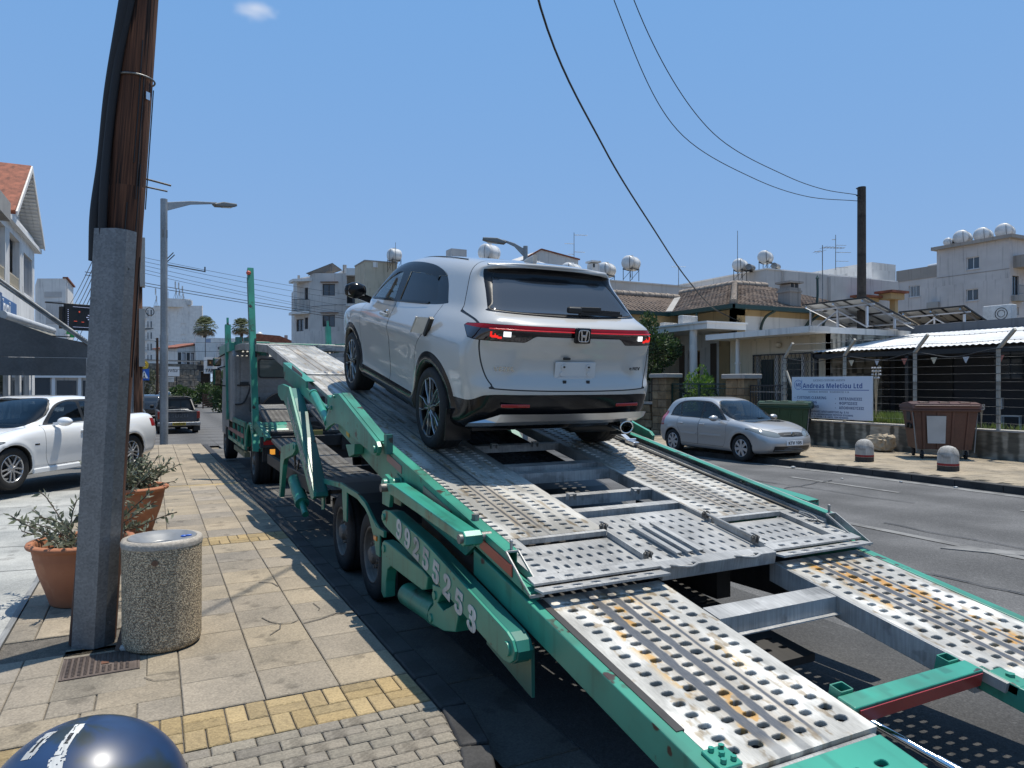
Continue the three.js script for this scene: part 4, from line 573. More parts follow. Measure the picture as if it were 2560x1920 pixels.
// ================================================================ cars: a smooth shell cut into panels, panes and lamps
function polySD(pts) {                             // signed distance to a polygon, inside negative
const n = pts.length, X = new Float64Array(n + 1), Y = new Float64Array(n + 1); pts.forEach((p, i) => { X[i] = p[0]; Y[i] = p[1]; }); X[n] = X[0]; Y[n] = Y[0];
return (px, py) => {
let d = 1e9, inside = false;
for (let i = 0; i < n; i++) {
const ax = X[i], ay = Y[i], ex = X[i + 1] - ax, ey = Y[i + 1] - ay, wx = px - ax, wy = py - ay; let t = (wx * ex + wy * ey) / (ex * ex + ey * ey + 1e-12); t = t < 0 ? 0 : t > 1 ? 1 : t; const dx = wx - ex * t, dy = wy - ey * t, q = dx * dx + dy * dy; if (q < d) d = q;
if ((ay > py) !== (Y[i + 1] > py) && px < ex * (py - ay) / ey + ax) inside = !inside;
}
d = Math.sqrt(d); return inside ? -d : d;
};
}
function smoothPoly(pts, per = 6) {                // closed Catmull-Rom, a third entry of 1 keeps a corner sharp
const o = [], n = pts.length; const P = i => pts[mod(i, n)];
for (let i = 0; i < n; i++) {
const p0 = P(i)[2] ? P(i) : P(i - 1), p1 = P(i), p2 = P(i + 1), p3 = P(i + 1)[2] ? P(i + 1) : P(i + 2);
for (let k = 0; k < per; k++) { const t = k / per, t2 = t * t, t3 = t2 * t; o.push([0, 1].map(c => 0.5 * (2 * p1[c] + (p2[c] - p0[c]) * t + (2 * p0[c] - 5 * p1[c] + 4 * p2[c] - p3[c]) * t2 + (3 * p1[c] - p0[c] - 3 * p2[c] + p3[c]) * t3))); }
}
return o;
}
function curve(pts) { return x => { if (x <= pts[0][0]) return pts[0][1]; for (let i = 1; i < pts.length; i++) if (x <= pts[i][0]) { const a = pts[i - 1], b = pts[i], p = pts[Math.max(0, i - 2)], q = pts[Math.min(pts.length - 1, i + 1)], h = b[0] - a[0], t = (x - a[0]) / h, m0 = (b[1] - p[1]) / (b[0] - p[0]) * h, m1 = (q[1] - a[1]) / (q[0] - a[0]) * h, t2 = t * t, t3 = t2 * t; return (2 * t3 - 3 * t2 + 1) * a[1] + (t3 - 2 * t2 + t) * m0 + (3 * t2 - 2 * t3) * b[1] + (t3 - t2) * m1; } return pts[pts.length - 1][1]; }; }
const smin = (a, b, k) => { const h = Math.max(k - Math.abs(a - b), 0) / k; return Math.min(a, b) - h * h * k * 0.25; };
const smax = (a, b, k) => -smin(-a, -b, k);
function carShell(S) {
const h = S.h, L = S.len, Wm = S.width / 2 + 0.06, Hm = S.height + 0.06;
const nx = Math.ceil(Wm / h) + 3, ny = Math.ceil(Hm / h) + 3, nz = Math.ceil((L + 0.2) / h) + 2, x0 = -2 * h, y0 = -h, z0 = -0.1;
const body = polySD(smoothPoly(S.side)), cab = S.cabin && polySD(smoothPoly(S.cabin)), plan = curve(S.plan), cplan = S.cabin && curve(S.cplan), sec = curve(S.sec);
const bow = (x, s) => { const a = Math.abs(x) / (S.width / 2), q = a * a * (0.35 + 0.65 * a * a); return s - S.br * q * (1 - sstep(0, L * 0.45, s)) + S.bf * q * sstep(L * 0.55, L, s); };
const f = (x, y, s, raw) => {
const ax = Math.abs(x), sb = bow(x, s);
const w = plan(s) - sec(y) + (S.flare ? S.wheels.reduce((m, c) => Math.max(m, S.flare * sstep(S.arch + 0.12, S.arch + 0.01, Math.hypot(s - c, y - S.wy))), 0) : 0);
let d = smax(body(sb, y), (ax - w) * 0.96, S.k1);
if (cab) { const sc = s - (S.cbr || 0) * ax * ax * (1 - sstep(0, L * 0.5, s)) + S.cbf * ax * ax * sstep(L * 0.4, L * 0.7, s); const c = smax(cab(sc, y + S.crown * ax * ax), (ax - (cplan(s) - S.lean * (y - S.belt))) * 0.92, S.k2); d = smin(d, c, S.k3); }
if (S.extra) d = S.extra(d, x, y, s);
for (const c of S.wheels) d = Math.max(d, -Math.max(Math.hypot(s - c, y - S.wy) - S.arch, (w - 0.30) - ax));
return d;
};
const G = new Float32Array(nx * ny * nz); const id = (i, j, k) => (k * ny + j) * nx + i;
// coarse pass to skip the far cells
for (let k = 0; k < nz; k++) for (let j = 0; j < ny; j++) { let i = 0; while (i < nx) { const d = f(x0 + i * h, y0 + j * h, z0 + k * h); G[id(i, j, k)] = d; let n = Math.floor(Math.abs(d) * 0.6 / h) - 1; i++; while (n-- > 0 && i < nx) G[id(i++, j, k)] = d; } }
const vid = new Int32Array(nx * ny * nz).fill(-1), P = [];
for (let k = 0; k < nz - 1; k++) for (let j = 0; j < ny - 1; j++) for (let i = 0; i < nx - 1; i++) {
const c = id(i, j, k); let m = 0, n = 0, sx = 0, sy = 0, sz = 0; const v = [G[c], G[c + 1], G[c + nx], G[c + nx + 1], G[c + nx * ny], G[c + nx * ny + 1], G[c + nx * ny + nx], G[c + nx * ny + nx + 1]];
for (let q = 0; q < 8; q++) if (v[q] < 0) m |= 1 << q; if (m === 0 || m === 255) continue;
for (let a = 0; a < 8; a++) for (const e of [1, 2, 4]) { if (a & e) continue; const b = a | e; if ((v[a] < 0) === (v[b] < 0)) continue; const t = v[a] / (v[a] - v[b]); sx += (a & 1) + (e === 1 ? t : 0); sy += ((a >> 1) & 1) + (e === 2 ? t : 0); sz += ((a >> 2) & 1) + (e === 4 ? t : 0); n++; }
vid[c] = P.length / 3; P.push(x0 + (i + sx / n) * h, y0 + (j + sy / n) * h, z0 + (k + sz / n) * h);
}
const I = []; const qd = (a, b, c, d, fl) => { if (a < 0 || b < 0 || c < 0 || d < 0) return; fl ? I.push(a, b, c, a, c, d) : I.push(a, c, b, a, d, c); };
for (let k = 1; k < nz - 1; k++) for (let j = 1; j < ny - 1; j++) for (let i = 1; i < nx - 1; i++) {
const c = id(i, j, k), s = G[c] < 0, X = 1, Yy = nx, Z = nx * ny;
if (s !== (G[c + X] < 0)) qd(vid[c], vid[c - Yy], vid[c - Yy - Z], vid[c - Z], s !== true ? true : false);
if (s !== (G[c + Yy] < 0)) qd(vid[c], vid[c - Z], vid[c - X - Z], vid[c - X], s !== true ? true : false);
if (s !== (G[c + Z] < 0)) qd(vid[c], vid[c - X], vid[c - X - Yy], vid[c - Yy], s !== true ? true : false);
}
const N = P.length / 3, near = [...Array(N)].map(() => new Set()); for (let i = 0; i < I.length; i += 3) for (const [a, b] of [[0, 1], [1, 2], [2, 0]]) { near[I[i + a]].add(I[i + b]); near[I[i + b]].add(I[i + a]); }
const nb = near.map(s => [...s]);
const relax = l => { const Q = P.slice(); for (let i = 0; i < N; i++) { const q = nb[i]; if (!q.length) continue; for (let c = 0; c < 3; c++) { let m = 0; for (const j of q) m += Q[3 * j + c]; P[3 * i + c] += l * (m / q.length - Q[3 * i + c]); } } };
for (let it = 0; it < (S.relax ?? 3); it++) { relax(0.5); relax(-0.52); }
// a Newton step back to the surface keeps the true size
for (let i = 0; i < N; i++) { const x = P[3 * i], y = P[3 * i + 1], s = P[3 * i + 2], e = 0.004, d = f(x, y, s); if (Math.abs(d) > 0.03) continue; const gx = (f(x + e, y, s) - d) / e, gyy = (f(x, y + e, s) - d) / e, gz = (f(x, y, s + e) - d) / e, g2 = gx * gx + gyy * gyy + gz * gz; if (g2 > 0.05) { const q = 0.85 * d / g2; P[3 * i] -= q * gx; P[3 * i + 1] -= q * gyy; P[3 * i + 2] -= q * gz; } }
for (let it = 0; it < 2; it++) { relax(0.4); relax(-0.41); }
let Nn = new Float64Array(N * 3);
for (let i = 0; i < I.length; i += 3) { const [a, b, c] = [I[i] * 3, I[i + 1] * 3, I[i + 2] * 3]; const ux = P[b] - P[a], uy = P[b + 1] - P[a + 1], uz = P[b + 2] - P[a + 2], vx = P[c] - P[a], vy = P[c + 1] - P[a + 1], vz = P[c + 2] - P[a + 2]; const n = [uy * vz - uz * vy, uz * vx - ux * vz, ux * vy - uy * vx]; for (const q of [a, b, c]) for (let t = 0; t < 3; t++) Nn[q + t] += n[t]; }
for (let it = 0; it < (S.nsmooth ?? 3); it++) { const M2 = Nn.slice(); for (let i = 0; i < N; i++) for (let c = 0; c < 3; c++) { let m = Nn[3 * i + c]; for (const j of nb[i]) m += Nn[3 * j + c]; M2[3 * i + c] = m; } Nn = M2; for (let i = 0; i < N; i++) { const l = Math.hypot(Nn[3 * i], Nn[3 * i + 1], Nn[3 * i + 2]) || 1; for (let c = 0; c < 3; c++) Nn[3 * i + c] /= l; } }
let sgn = 0; for (let i = 0; i < N; i += 7) if (P[3 * i + 1] > S.height * 0.9) sgn += Nn[3 * i + 1]; sgn = sgn < 0 ? -1 : 1;
// both halves as a soup of triangles: 18 numbers a triangle
const T3 = []; for (let i = 0; i < I.length; i += 3) { const v = [I[i], I[i + 1], I[i + 2]]; if (v.every(a => P[3 * a] < 0)) continue; const t = [], u = []; for (const a of v) { const x = Math.max(0, P[3 * a]); t.push(x, P[3 * a + 1], P[3 * a + 2], sgn * Nn[3 * a], sgn * Nn[3 * a + 1], sgn * Nn[3 * a + 2]); u.push(-x, P[3 * a + 1], P[3 * a + 2], -sgn * Nn[3 * a], sgn * Nn[3 * a + 1], sgn * Nn[3 * a + 2]); } const m = [...u.slice(6, 12), ...u.slice(0, 6), ...u.slice(12)]; T3.push(t, m); }
return T3;
}
function cut(T3, d) {                              // [inside, rest] of a triangle soup by the sign of d(x, y, s, nx, ny, ns)
const A = [], B = [];
for (const t of T3) {
const v = [0, 6, 12].map(o => d(t[o], t[o + 1], t[o + 2], t[o + 3], t[o + 4], t[o + 5]));
if (v[0] <= 0 && v[1] <= 0 && v[2] <= 0) { A.push(t); continue; } if (v[0] > 0 && v[1] > 0 && v[2] > 0) { B.push(t); continue; }
const a = [], b = []; for (let i = 0; i < 3; i++) { const j = (i + 1) % 3, p = t.slice(i * 6, i * 6 + 6), q = t.slice(j * 6, j * 6 + 6); (v[i] <= 0 ? a : b).push(p); if ((v[i] <= 0) !== (v[j] <= 0)) { const k = v[i] / (v[i] - v[j]); const m = p.map((c, n) => c + (q[n] - c) * k); a.push(m); b.push(m); } }
for (let i = 1; i < a.length - 1; i++) A.push([...a[0], ...a[i], ...a[i + 1]]); for (let i = 1; i < b.length - 1; i++) B.push([...b[0], ...b[i], ...b[i + 1]]);
}
return [A, B];
}
function soup(T3, s0, off = 0) {
const p = new Float32Array(T3.length * 9), n = new Float32Array(T3.length * 9);
T3.forEach((t, i) => { for (let k = 0; k < 3; k++) { const o = k * 6, q = i * 9 + k * 3; p[q] = t[o] + off * t[o + 3]; p[q + 1] = t[o + 1] + off * t[o + 4]; p[q + 2] = s0 - (t[o + 2] + off * t[o + 5]); n[q] = t[o + 3]; n[q + 1] = t[o + 4]; n[q + 2] = -t[o + 5]; } });
const g = new THREE.BufferGeometry(); g.setAttribute('position', new THREE.BufferAttribute(p, 3)); g.setAttribute('normal', new THREE.BufferAttribute(n, 3)); return g;
}
// panels: list of [name, distance, material, options]; a gap option leaves a dark joint round the piece
function panels(T3, list, parent, s0, bodyName, bodyMat) {
let rest = T3; const gaps = []; const out = {};
for (const [name, d, m, o = {}] of list) {
let a; if (o.gap) { const g = o.gap; [a, rest] = cut(rest, (...q) => d(...q) + g); let b; [b, rest] = cut(rest, (...q) => d(...q) - g); gaps.push(...b); } else [a, rest] = cut(rest, d);
if (!a.length) continue;
const target = o.under ? out[o.under] : parent; const ms = part(name, soup(a, s0, o.off || 0), m, target, o.label); out[o.key || name] = ms;
if (o.lining) out.lin = a;
}
if (gaps.length) part('panel_gap', soup(gaps, s0, -0.003), M.black, parent);
out.body = part(bodyName, soup(rest, s0), bodyMat, parent); out.rest = rest; return out;
}
const side = (fn, xm = 0.45) => (x, y, s) => Math.max(fn(s, y), xm - Math.abs(x));
function alloy(parent, x, y, z, R, w, rr, style, sd, rimM, darkM) {   // car wheel, outer face towards x * sd
const n = node('wheel', parent, [x, y, z]); const L = sd;
const tyre = lathe([[rr - 0.01, 0.025], [rr, 0.008], [rr + 0.012, 0.0], [lerp(rr, R, 0.5), -0.006], [R * 0.955, 0.004], [R * 0.99, 0.018], [R, 0.035], ...[0.28, 0.30, 0.32, 0.48, 0.50, 0.52, 0.68, 0.70, 0.72].map((t, i) => [R - (i % 3 === 1 ? 0.008 : 0), w * t]), [R, w - 0.035], [R * 0.99, w - 0.018], [R * 0.955, w - 0.004], [rr, w], [rr - 0.02, w * 0.6], [rr - 0.03, 0.06]], 56);
const barrel = lathe([[rr, 0.01], [rr - 0.006, 0.004], [rr - 0.014, 0.006], [rr - 0.022, 0.03], [rr - 0.03, w * 0.7]], 56);
const disc = [lathe([[0.001, 0.085], [rr * 0.68, 0.085], [rr * 0.68, 0.10], [0.001, 0.10]], 32)];
const sp = [], spd = []; const N = style.n;
for (let i = 0; i < N; i++) {
const a = (i + (style.ph || 0)) / N * 2 * Math.PI;
const arm = (pts, d, z0) => { const g = ext(pts, d, 0.004); g.translate(0, 0, z0); g.rotateZ(a); g.rotateX(-Math.PI / 2); return g; }; // plane (x, z), depth along -y -> flip below
const r1 = rr - 0.008;
if (style.kind === 'twin') { // a thin bright pair that opens towards the rim
for (const s of [-1, 1]) { sp.push(arm([[0.035, s * 0.012 - 0.004], [0.09, s * 0.018 - 0.0035], [r1 * 0.62, s * 0.048 - 0.0035], [r1, s * 0.054 - 0.004], [r1, s * 0.054 + 0.004], [r1 * 0.62, s * 0.048 + 0.0035], [0.09, s * 0.018 + 0.0035], [0.035, s * 0.012 + 0.004]], 0.02, 0.003)); }
spd.push(arm([[0.03, -0.016], [r1 * 0.62, -0.05], [r1, -0.058], [r1, 0.058], [r1 * 0.62, 0.05], [0.03, 0.016]], 0.012, 0.03));
} else if (style.kind === 'double') { for (const s of [-1, 1]) sp.push(arm([[0.03, s * 0.022 - 0.011], [r1, s * 0.042 - 0.012], [r1, s * 0.042 + 0.012], [0.03, s * 0.022 + 0.011]], 0.024, 0.004)); }
else sp.push(arm([[0.03, -0.028], [r1 * 0.5, -0.032], [r1, -(style.w || 0.05)], [r1, (style.w || 0.05)], [r1 * 0.5, 0.032], [0.03, 0.028]], 0.024, 0.004));
}
const hub = lathe([[0.001, 0.004], [0.03, 0.005], [0.036, 0.012], [0.06, 0.018], [0.07, 0.03], [0.07, 0.06], [0.001, 0.06]], 28);
for (const g of [tyre, barrel, ...disc, hub, ...sp, ...spd]) g.rotateZ(L > 0 ? Math.PI / 2 : -Math.PI / 2);   // +y of the lathe becomes -x*L
const cap = [hub]; for (let i = 0; i < 5; i++) { const a = (i + 0.5) / 5 * 2 * Math.PI; cap.push(at(new THREE.CylinderGeometry(0.008, 0.008, 0.012, 6).rotateZ(Math.PI / 2), -L * 0.016, Math.cos(a) * 0.048, Math.sin(a) * 0.048)); }
part('tyre', tyre, M.rubber, n); const tw = style.kind === 'twin'; part('rim', tw ? sp : [barrel, ...sp, ...cap], rimM, n); if (tw) part('spoke_pocket', [...spd, ...cap, barrel], darkM, n); part('brake_disc', disc, M.steelDark, n);
return n;
}
M.tyreSide = M.rubber;
// ================================================================ the white SUV on the deck
{
const S = {
h: 0.017, len: 4.33, width: 1.79, height: 1.59, wheels: [0.87, 3.48], wy: 0.335, arch: 0.372, k1: 0.10, k2: 0.13, k3: 0.05, br: 0.22, bf: 0.30, lean: 0.36, belt: 1.05, cbf: 0.22, cbr: -0.10, crown: 0.045, flare: 0.012, relax: 3, nsmooth: 4,
side: [[0.34, 0.27], [0.16, 0.33], [0.045, 0.43], [0.01, 0.55], [0.005, 0.64], [0.035, 0.70], [0.055, 0.80], [0.062, 0.93], [0.03, 1.03], [0.04, 1.10], [0.12, 1.145], [0.26, 1.165], [0.7, 1.17], [1.2, 1.15], [2.0, 1.09], [3.0, 1.05], [3.3, 1.03], [3.7, 0.995], [4.05, 0.93], [4.22, 0.84], [4.31, 0.68], [4.33, 0.52], [4.28, 0.36], [4.1, 0.25], [3.4, 0.21], [2.2, 0.20], [1.0, 0.21]],
cabin: [[0.17, 1.12], [0.30, 1.20], [0.47, 1.35], [0.60, 1.475], [0.56, 1.535], [0.62, 1.556], [1.0, 1.583], [1.45, 1.593], [1.9, 1.585], [2.35, 1.545], [2.72, 1.455], [3.1, 1.24], [3.44, 1.03], [3.3, 0.9], [1.8, 0.85], [0.4, 0.95]],
plan: [[0, 0.80], [0.3, 0.85], [0.9, 0.895], [1.5, 0.884], [2.2, 0.879], [3.0, 0.882], [3.5, 0.893], [3.9, 0.87], [4.33, 0.80]],
cplan: [[0.1, 0.735], [0.5, 0.775], [1.2, 0.825], [2.2, 0.835], [3.0, 0.80], [3.5, 0.74]],
sec: [[0.20, 0.07], [0.32, 0.025], [0.42, 0.035], [0.52, 0.032], [0.70, 0.012], [0.86, 0.0], [0.94, 0.012], [1.04, 0.055], [1.17, 0.12]],
extra: (d, x, y, s) => { if (s > 0.5) return d; const ax = Math.abs(x); const tr = Math.max(0.715 - y, y - 0.885, (ax - (0.52 - (0.885 - y) * -0.35) ) * 0.8, ax - 0.56 + (y - 0.715) * 0.55); return d + 0.022 * (1 - sstep(-0.03, 0.025, tr)); },
};
const T3 = carShell(S), s0 = 2.175;
const paint = mt([0.43, 0.415, 0.385], 0.28, { clearcoat: 1, clearcoatRoughness: 0.03 });
const gloss = mt([0.009, 0.009, 0.010], 0.14, { transmission: 0, specularIntensity: 0.55 }), priv = mt([0.014, 0.016, 0.019], 0.03, { transmission: 0, specularIntensity: 0.35 });
const clearG = mt([0.42, 0.47, 0.47], 0.01, { transmission: 1, thickness: 0, ior: 1.5 }), visor = mt([0.014, 0.015, 0.017], 0.16, { transmission: 0, specularIntensity: 0.2 });
const lensRed = mt([0.24, 0.006, 0.010], 0.08, { transmission: 0, specularIntensity: 0.5 }), lensDark = mt([0.014, 0.006, 0.008], 0.05, { clearcoat: 1, clearcoatRoughness: 0.01 });
const car = thing('white_suv', 'pearl white SUV seen from behind, being loaded on the sloping deck, rear lamps lit', 'car', [2.88, dY(-6.85) + 0.004, -6.85]);
car.rotation.x = DA;
const hyp = (s, y, c) => Math.hypot(s - c, y - S.wy);
const well = (x, y, s) => Math.min(...S.wheels.map(c => hyp(s, y, c))) - S.arch - 0.006;
const arches = (x, y, s) => Math.max(Math.min(...S.wheels.map((c, i) => hyp(s, y, c) - 0.45 - (i === 0 ? 0.015 : 0))), 0.5 - Math.abs(x));
const DLO = polySD(smoothPoly([[3.14, 1.085, 1], [2.0, 1.125], [1.16, 1.165], [0.86, 1.20, 1], [0.90, 1.225], [1.02, 1.36], [1.16, 1.44], [1.45, 1.492], [1.9, 1.508], [2.3, 1.488], [2.6, 1.42], [2.9, 1.27]], 6));
const glassF = polySD(smoothPoly([[2.98, 1.11, 1], [2.14, 1.14, 1], [2.19, 1.40, 1], [2.33, 1.395], [2.56, 1.33], [2.8, 1.22]], 5));
const glassR = polySD(smoothPoly([[1.98, 1.145, 1], [1.16, 1.185, 1], [1.12, 1.22], [1.20, 1.32], [1.36, 1.40], [1.98, 1.415, 1]], 5));
const rearCut = polySD(smoothPoly([[0.62, 1.185], [0, 1.168], [-0.62, 1.185], [-0.655, 1.205, 1], [-0.60, 1.40], [-0.585, 1.495, 1], [-0.3, 1.522], [0, 1.527], [0.3, 1.522], [0.585, 1.495, 1], [0.60, 1.40], [0.655, 1.205, 1]], 6));
const rearGl = polySD(smoothPoly([[0.60, 1.20], [0, 1.182], [-0.60, 1.20], [-0.60, 1.26], [-0.515, 1.45], [-0.43, 1.48], [0, 1.495], [0.43, 1.48], [0.515, 1.45], [0.60, 1.26]], 6));
const isRear = (x, y, s) => s - 0.74;
const lampLow = x => { const a = Math.abs(x); return 1.035 - 0.05 * sstep(0.36, 0.46, a); };
const lamp = (x, y, s) => { const e = sstep(0, 1, clamp((s - 0.14) / 0.28)); return Math.max(y - (1.105 - 0.018 * e), lampLow(x) + 0.05 * e * e * 0 - y + 0.0 + Math.max(0, s - 0.22) * 0.12, s - (0.42 - Math.abs(y - 1.07) * 1.6)); };
const tg = polySD(smoothPoly([[0.735, 1.22], [0.755, 1.10], [0.765, 0.98], [0.74, 0.80], [0.68, 0.665], [0.58, 0.635], [-0.58, 0.635], [-0.68, 0.665], [-0.74, 0.80], [-0.765, 0.98], [-0.755, 1.10], [-0.735, 1.22], [-0.58, 1.56], [0.58, 1.56]], 6));
const bump = curve([[0, 0.605], [0.45, 0.60], [0.72, 0.585], [0.80, 0.535], [0.86, 0.505], [0.95, 0.50]]);
const wind = polySD(smoothPoly([[0.66, 1.05], [0, 1.02], [-0.66, 1.05], [-0.54, 1.44], [0, 1.48], [0.54, 1.44]], 6));
const fdoor = polySD(smoothPoly([[2.08, 1.20, 1], [2.06, 0.70], [2.04, 0.36, 1], [3.0, 0.36, 1], [3.08, 0.50], [3.12, 0.80], [3.12, 1.20, 1]], 5)), rdoor = polySD(smoothPoly([[2.065, 1.24, 1], [2.05, 0.70], [2.03, 0.36, 1], [1.28, 0.36, 1], [1.29, 0.62], [1.22, 0.80], [1.02, 0.98], [0.94, 1.24, 1]], 5));
const P = panels(T3, [
['wheel_well', well, M.black], ['underbody', (x, y, s) => y - 0.265, M.black],
['windscreen', (x, y, s) => Math.max(wind(x, y), 2.45 - s), clearG, { gap: 0.006 }],
['front_window', side(glassF), clearG], ['rear_window', side(glassR), priv],
['window_visor', side((s, y) => Math.max(DLO(s, y), Math.min(1.405 - y + 0.02 * (s - 1.6) * (s - 1.6) * 1.2, 1.24 - s) ), 0.5), visor, { off: 0.008 }],
['window_trim', side(DLO), gloss],
['rear_shade_band', (x, y, s) => Math.max(rearGl(x, y), isRear(x, y, s), 1.425 - y), gloss], ['rear_glass', (x, y, s) => Math.max(rearGl(x, y), isRear(x, y, s)), mt([0.03, 0.033, 0.038], 0.03, { clearcoat: 0.6, clearcoatRoughness: 0.01 }), { gap: 0.004 }],
['glass_surround', (x, y, s) => Math.max(rearCut(x, y), isRear(x, y, s)), gloss],
['light_bar', (x, y, s) => Math.max(lamp(x, y, s), 1.072 - y), lensRed], ['lamp_lens', lamp, lensDark, { gap: 0.003 }],
['arch_cladding', arches, gloss],
['sill_cladding', (x, y, s) => Math.max(y - 0.375, 0.95 - s, s - 3.4), gloss],
['rear_bumper_cladding', (x, y, s) => Math.max(y - bump(Math.abs(x)), s - 0.75), gloss],
['tailgate', (x, y, s) => Math.max(tg(x, y), s - 0.60 - Math.max(0, y - 1.2) * 0.45), paint, { gap: 0.005 }],
['front_door', side((s, y) => Math.max(fdoor(s, y), y - 1.16)), paint, { gap: 0.0035 }], ['rear_door', side((s, y) => Math.max(rdoor(s, y), y - 1.21)), paint, { gap: 0.0035 }],
['front_bumper_cladding', (x, y, s) => Math.max(y - 0.48, 4.0 - s), gloss],
], car, s0, 'body', paint);
const Z = s => s0 - s;
part('roof_gap', [-1, 1].map(k => tube([[k * 0.53, 1.522, Z(2.45)], [k * 0.56, 1.566, Z(1.9)], [k * 0.57, 1.574, Z(1.4)], [k * 0.56, 1.563, Z(0.98)]], 0.004, 30, 5)), M.black, car);
// spoiler lip, antenna fin, wiper
part('spoiler', [tube([[-0.55, 1.528, Z(0.605)], [-0.3, 1.545, Z(0.572)], [0, 1.55, Z(0.565)], [0.3, 1.545, Z(0.572)], [0.55, 1.528, Z(0.605)]], 0.014, 40, 8)], paint, car);
{ const fin = []; for (let i = 0; i <= 8; i++) { const k = i / 8; fin.push([Z(0.86) - 0.20 * k, 1.57 + 0.075 * Math.sqrt(1 - k) * (1 - 0.15 * k)]); } part('antenna_fin', plateZY([[Z(0.86), 1.57], ...fin, [Z(1.06), 1.57]], -0.022, 0.022, 0.010), paint, car); }
part('rear_wiper', [bar([0.02, 1.232, Z(0.265)], [0.50, 1.222, Z(0.275)], 0.022, 0.028), bar([0.02, 1.24, Z(0.255)], [0.30, 1.245, Z(0.27)], 0.05, 0.03), rbox(0.12, 0.05, 0.05, 0.015, 0.05, 1.23, Z(0.24)), bar([0.1, 1.205, Z(0.25)], [0.52, 1.205, Z(0.265)], 0.012, 0.02)], M.black, car);
const hi = part('high_brake_lamp', [...Array(9)].map((_, i) => box(0.015, 0.008, 0.01, -0.10 + i * 0.026, 1.517, Z(0.615))), mt([0.5, 0.01, 0.01], 0.3, { emissive: new THREE.Color(1, 0.03, 0.02), emissiveIntensity: 1.2 }), car);
// lamps inside the lens
const redGlow = mt([0.6, 0.02, 0.01], 0.3, { emissive: new THREE.Color(1, 0.02, 0.015), emissiveIntensity: 0.75 }), whiteGlow = mt([0.9, 0.9, 0.9], 0.3, { emissive: new THREE.Color(1, 1, 1), emissiveIntensity: 1.1 });
const surf = (x, y) => { let best = 0.02; for (const t of T3) { if (t[2] > 0.5) continue; const dx = t[0] - x, dy = t[1] - y; if (dx * dx + dy * dy < 0.0006) { best = t[2]; break; } } return best; };
{ const pts = []; for (let i = 0; i <= 28; i++) { const x = lerp(-0.72, 0.72, i / 28); pts.push([x, 1.074, Z(surf(x, 1.074)) + 0.001]); } part('light_strip', [tube(pts, 0.0045, 56, 5)], mt([0.4, 0.01, 0.015], 0.25, { emissive: new THREE.Color(0.8, 0.015, 0.03), emissiveIntensity: 0.3 }), car); }
const lit = (x0, x1, y0, y1) => { const a = surf(x0, (y0 + y1) / 2), b = surf(x1, (y0 + y1) / 2), e = -0.004; return quad([x0, y0, Z(a + e)], [x1, y0, Z(b + e)], [x1, y1, Z(b + e)], [x0, y1, Z(a + e)]); };
for (const k of [-1, 1]) {
part('tail_lamp_bulb', [lit(k * 0.70, k * 0.715, 1.016, 1.054), lit(k * 0.655, k * 0.705, 1.010, 1.028), lit(k * 0.63, k * 0.66, 1.004, 1.020), lit(k * 0.675, k * 0.683, 1.012, 1.04)], redGlow, car);
part('reversing_lamp_bulb', [lit(k * 0.565, k * 0.62, 1.020, 1.058)], whiteGlow, car);
}
// emblem, lettering, plate holder
const zb = 0.012;
const em = part('emblem_base', [rbox(0.14, 0.118, 0.03, 0.025, 0, 1.055, Z(zb) + 0.006)], gloss, car);
const H = [[-0.030, 0.038], [-0.019, 0.038], [-0.013, 0.008], [0.013, 0.008], [0.019, 0.038], [0.030, 0.038], [0.021, -0.040], [0.010, -0.040], [0.010, -0.008], [-0.010, -0.008], [-0.010, -0.040], [-0.021, -0.040]];
part('emblem', [ext(H, 0.008, 0.002).translate(0, 1.055, Z(zb) + 0.020), ext(rrect(0.098, 0.092, 0.022, 5), 0.008, 0.001, [rrect(0.084, 0.078, 0.017, 5)]).translate(0, 1.055, Z(zb) + 0.020)], M.chrome, em);
const gold = mt([0.75, 0.73, 0.66], 0.2, { metalness: 1 });
{ const g = text('VEZEL', 0.032, sansBold, 0.005); g.scale(1.35, 1, 1); part('lettering', g.translate(-0.70, 0.775, Z(0.050)), gold, car); const g2 = text('e:HEV', 0.026, sansBold, 0.004); part('lettering', g2.translate(0.50, 0.79, Z(0.062)), M.steelDark, car); }
const pm = mt([0.50, 0.51, 0.51], 0.35, { clearcoat: 0.5 });
const ph = part('plate_holder', [ext(rrect(0.36, 0.145, 0.012), 0.012, 0.004).translate(0, 0.775, Z(0.072))], pm, car);
part('plate_boss', [...[-0.11, 0.11].map(x => at(new THREE.CylinderGeometry(0.022, 0.022, 0.008, 16), x, 0.81, Z(0.055), Math.PI / 2)), ...[-0.12, 0.12].map(x => at(new THREE.CylinderGeometry(0.018, 0.018, 0.006, 16), x, 0.755, Z(0.056), Math.PI / 2)), ext([[-0.16, 0.70], [0.16, 0.70], [0.15, 0.72], [-0.15, 0.72]], 0.004).translate(0, 0.012, Z(0.058))], pm, ph);
part('plate_screw', [-0.11, 0.11].map(x => at(new THREE.CylinderGeometry(0.008, 0.008, 0.014, 6), x, 0.81, Z(0.05), Math.PI / 2)), M.black, ph);
for (const x of [-0.105, 0.105]) part('plate_clip', [box(0.028, 0.075, 0.008, x, 0.672, Z(0.034))], M.black, ph);
part('camera_pod', [rbox(0.06, 0.02, 0.02, 0.006, -0.09, 0.872, Z(0.055))], M.black, car);
// lower bumper: reflectors and silver skid plate
for (const k of [-1, 1]) part('reflector', [rbox(0.23, 0.026, 0.012, 0.006, k * 0.50, 0.515, Z(0.045), 0, k * 0.10)], mt([0.30, 0.006, 0.008], 0.15, { clearcoat: 1 }), car);
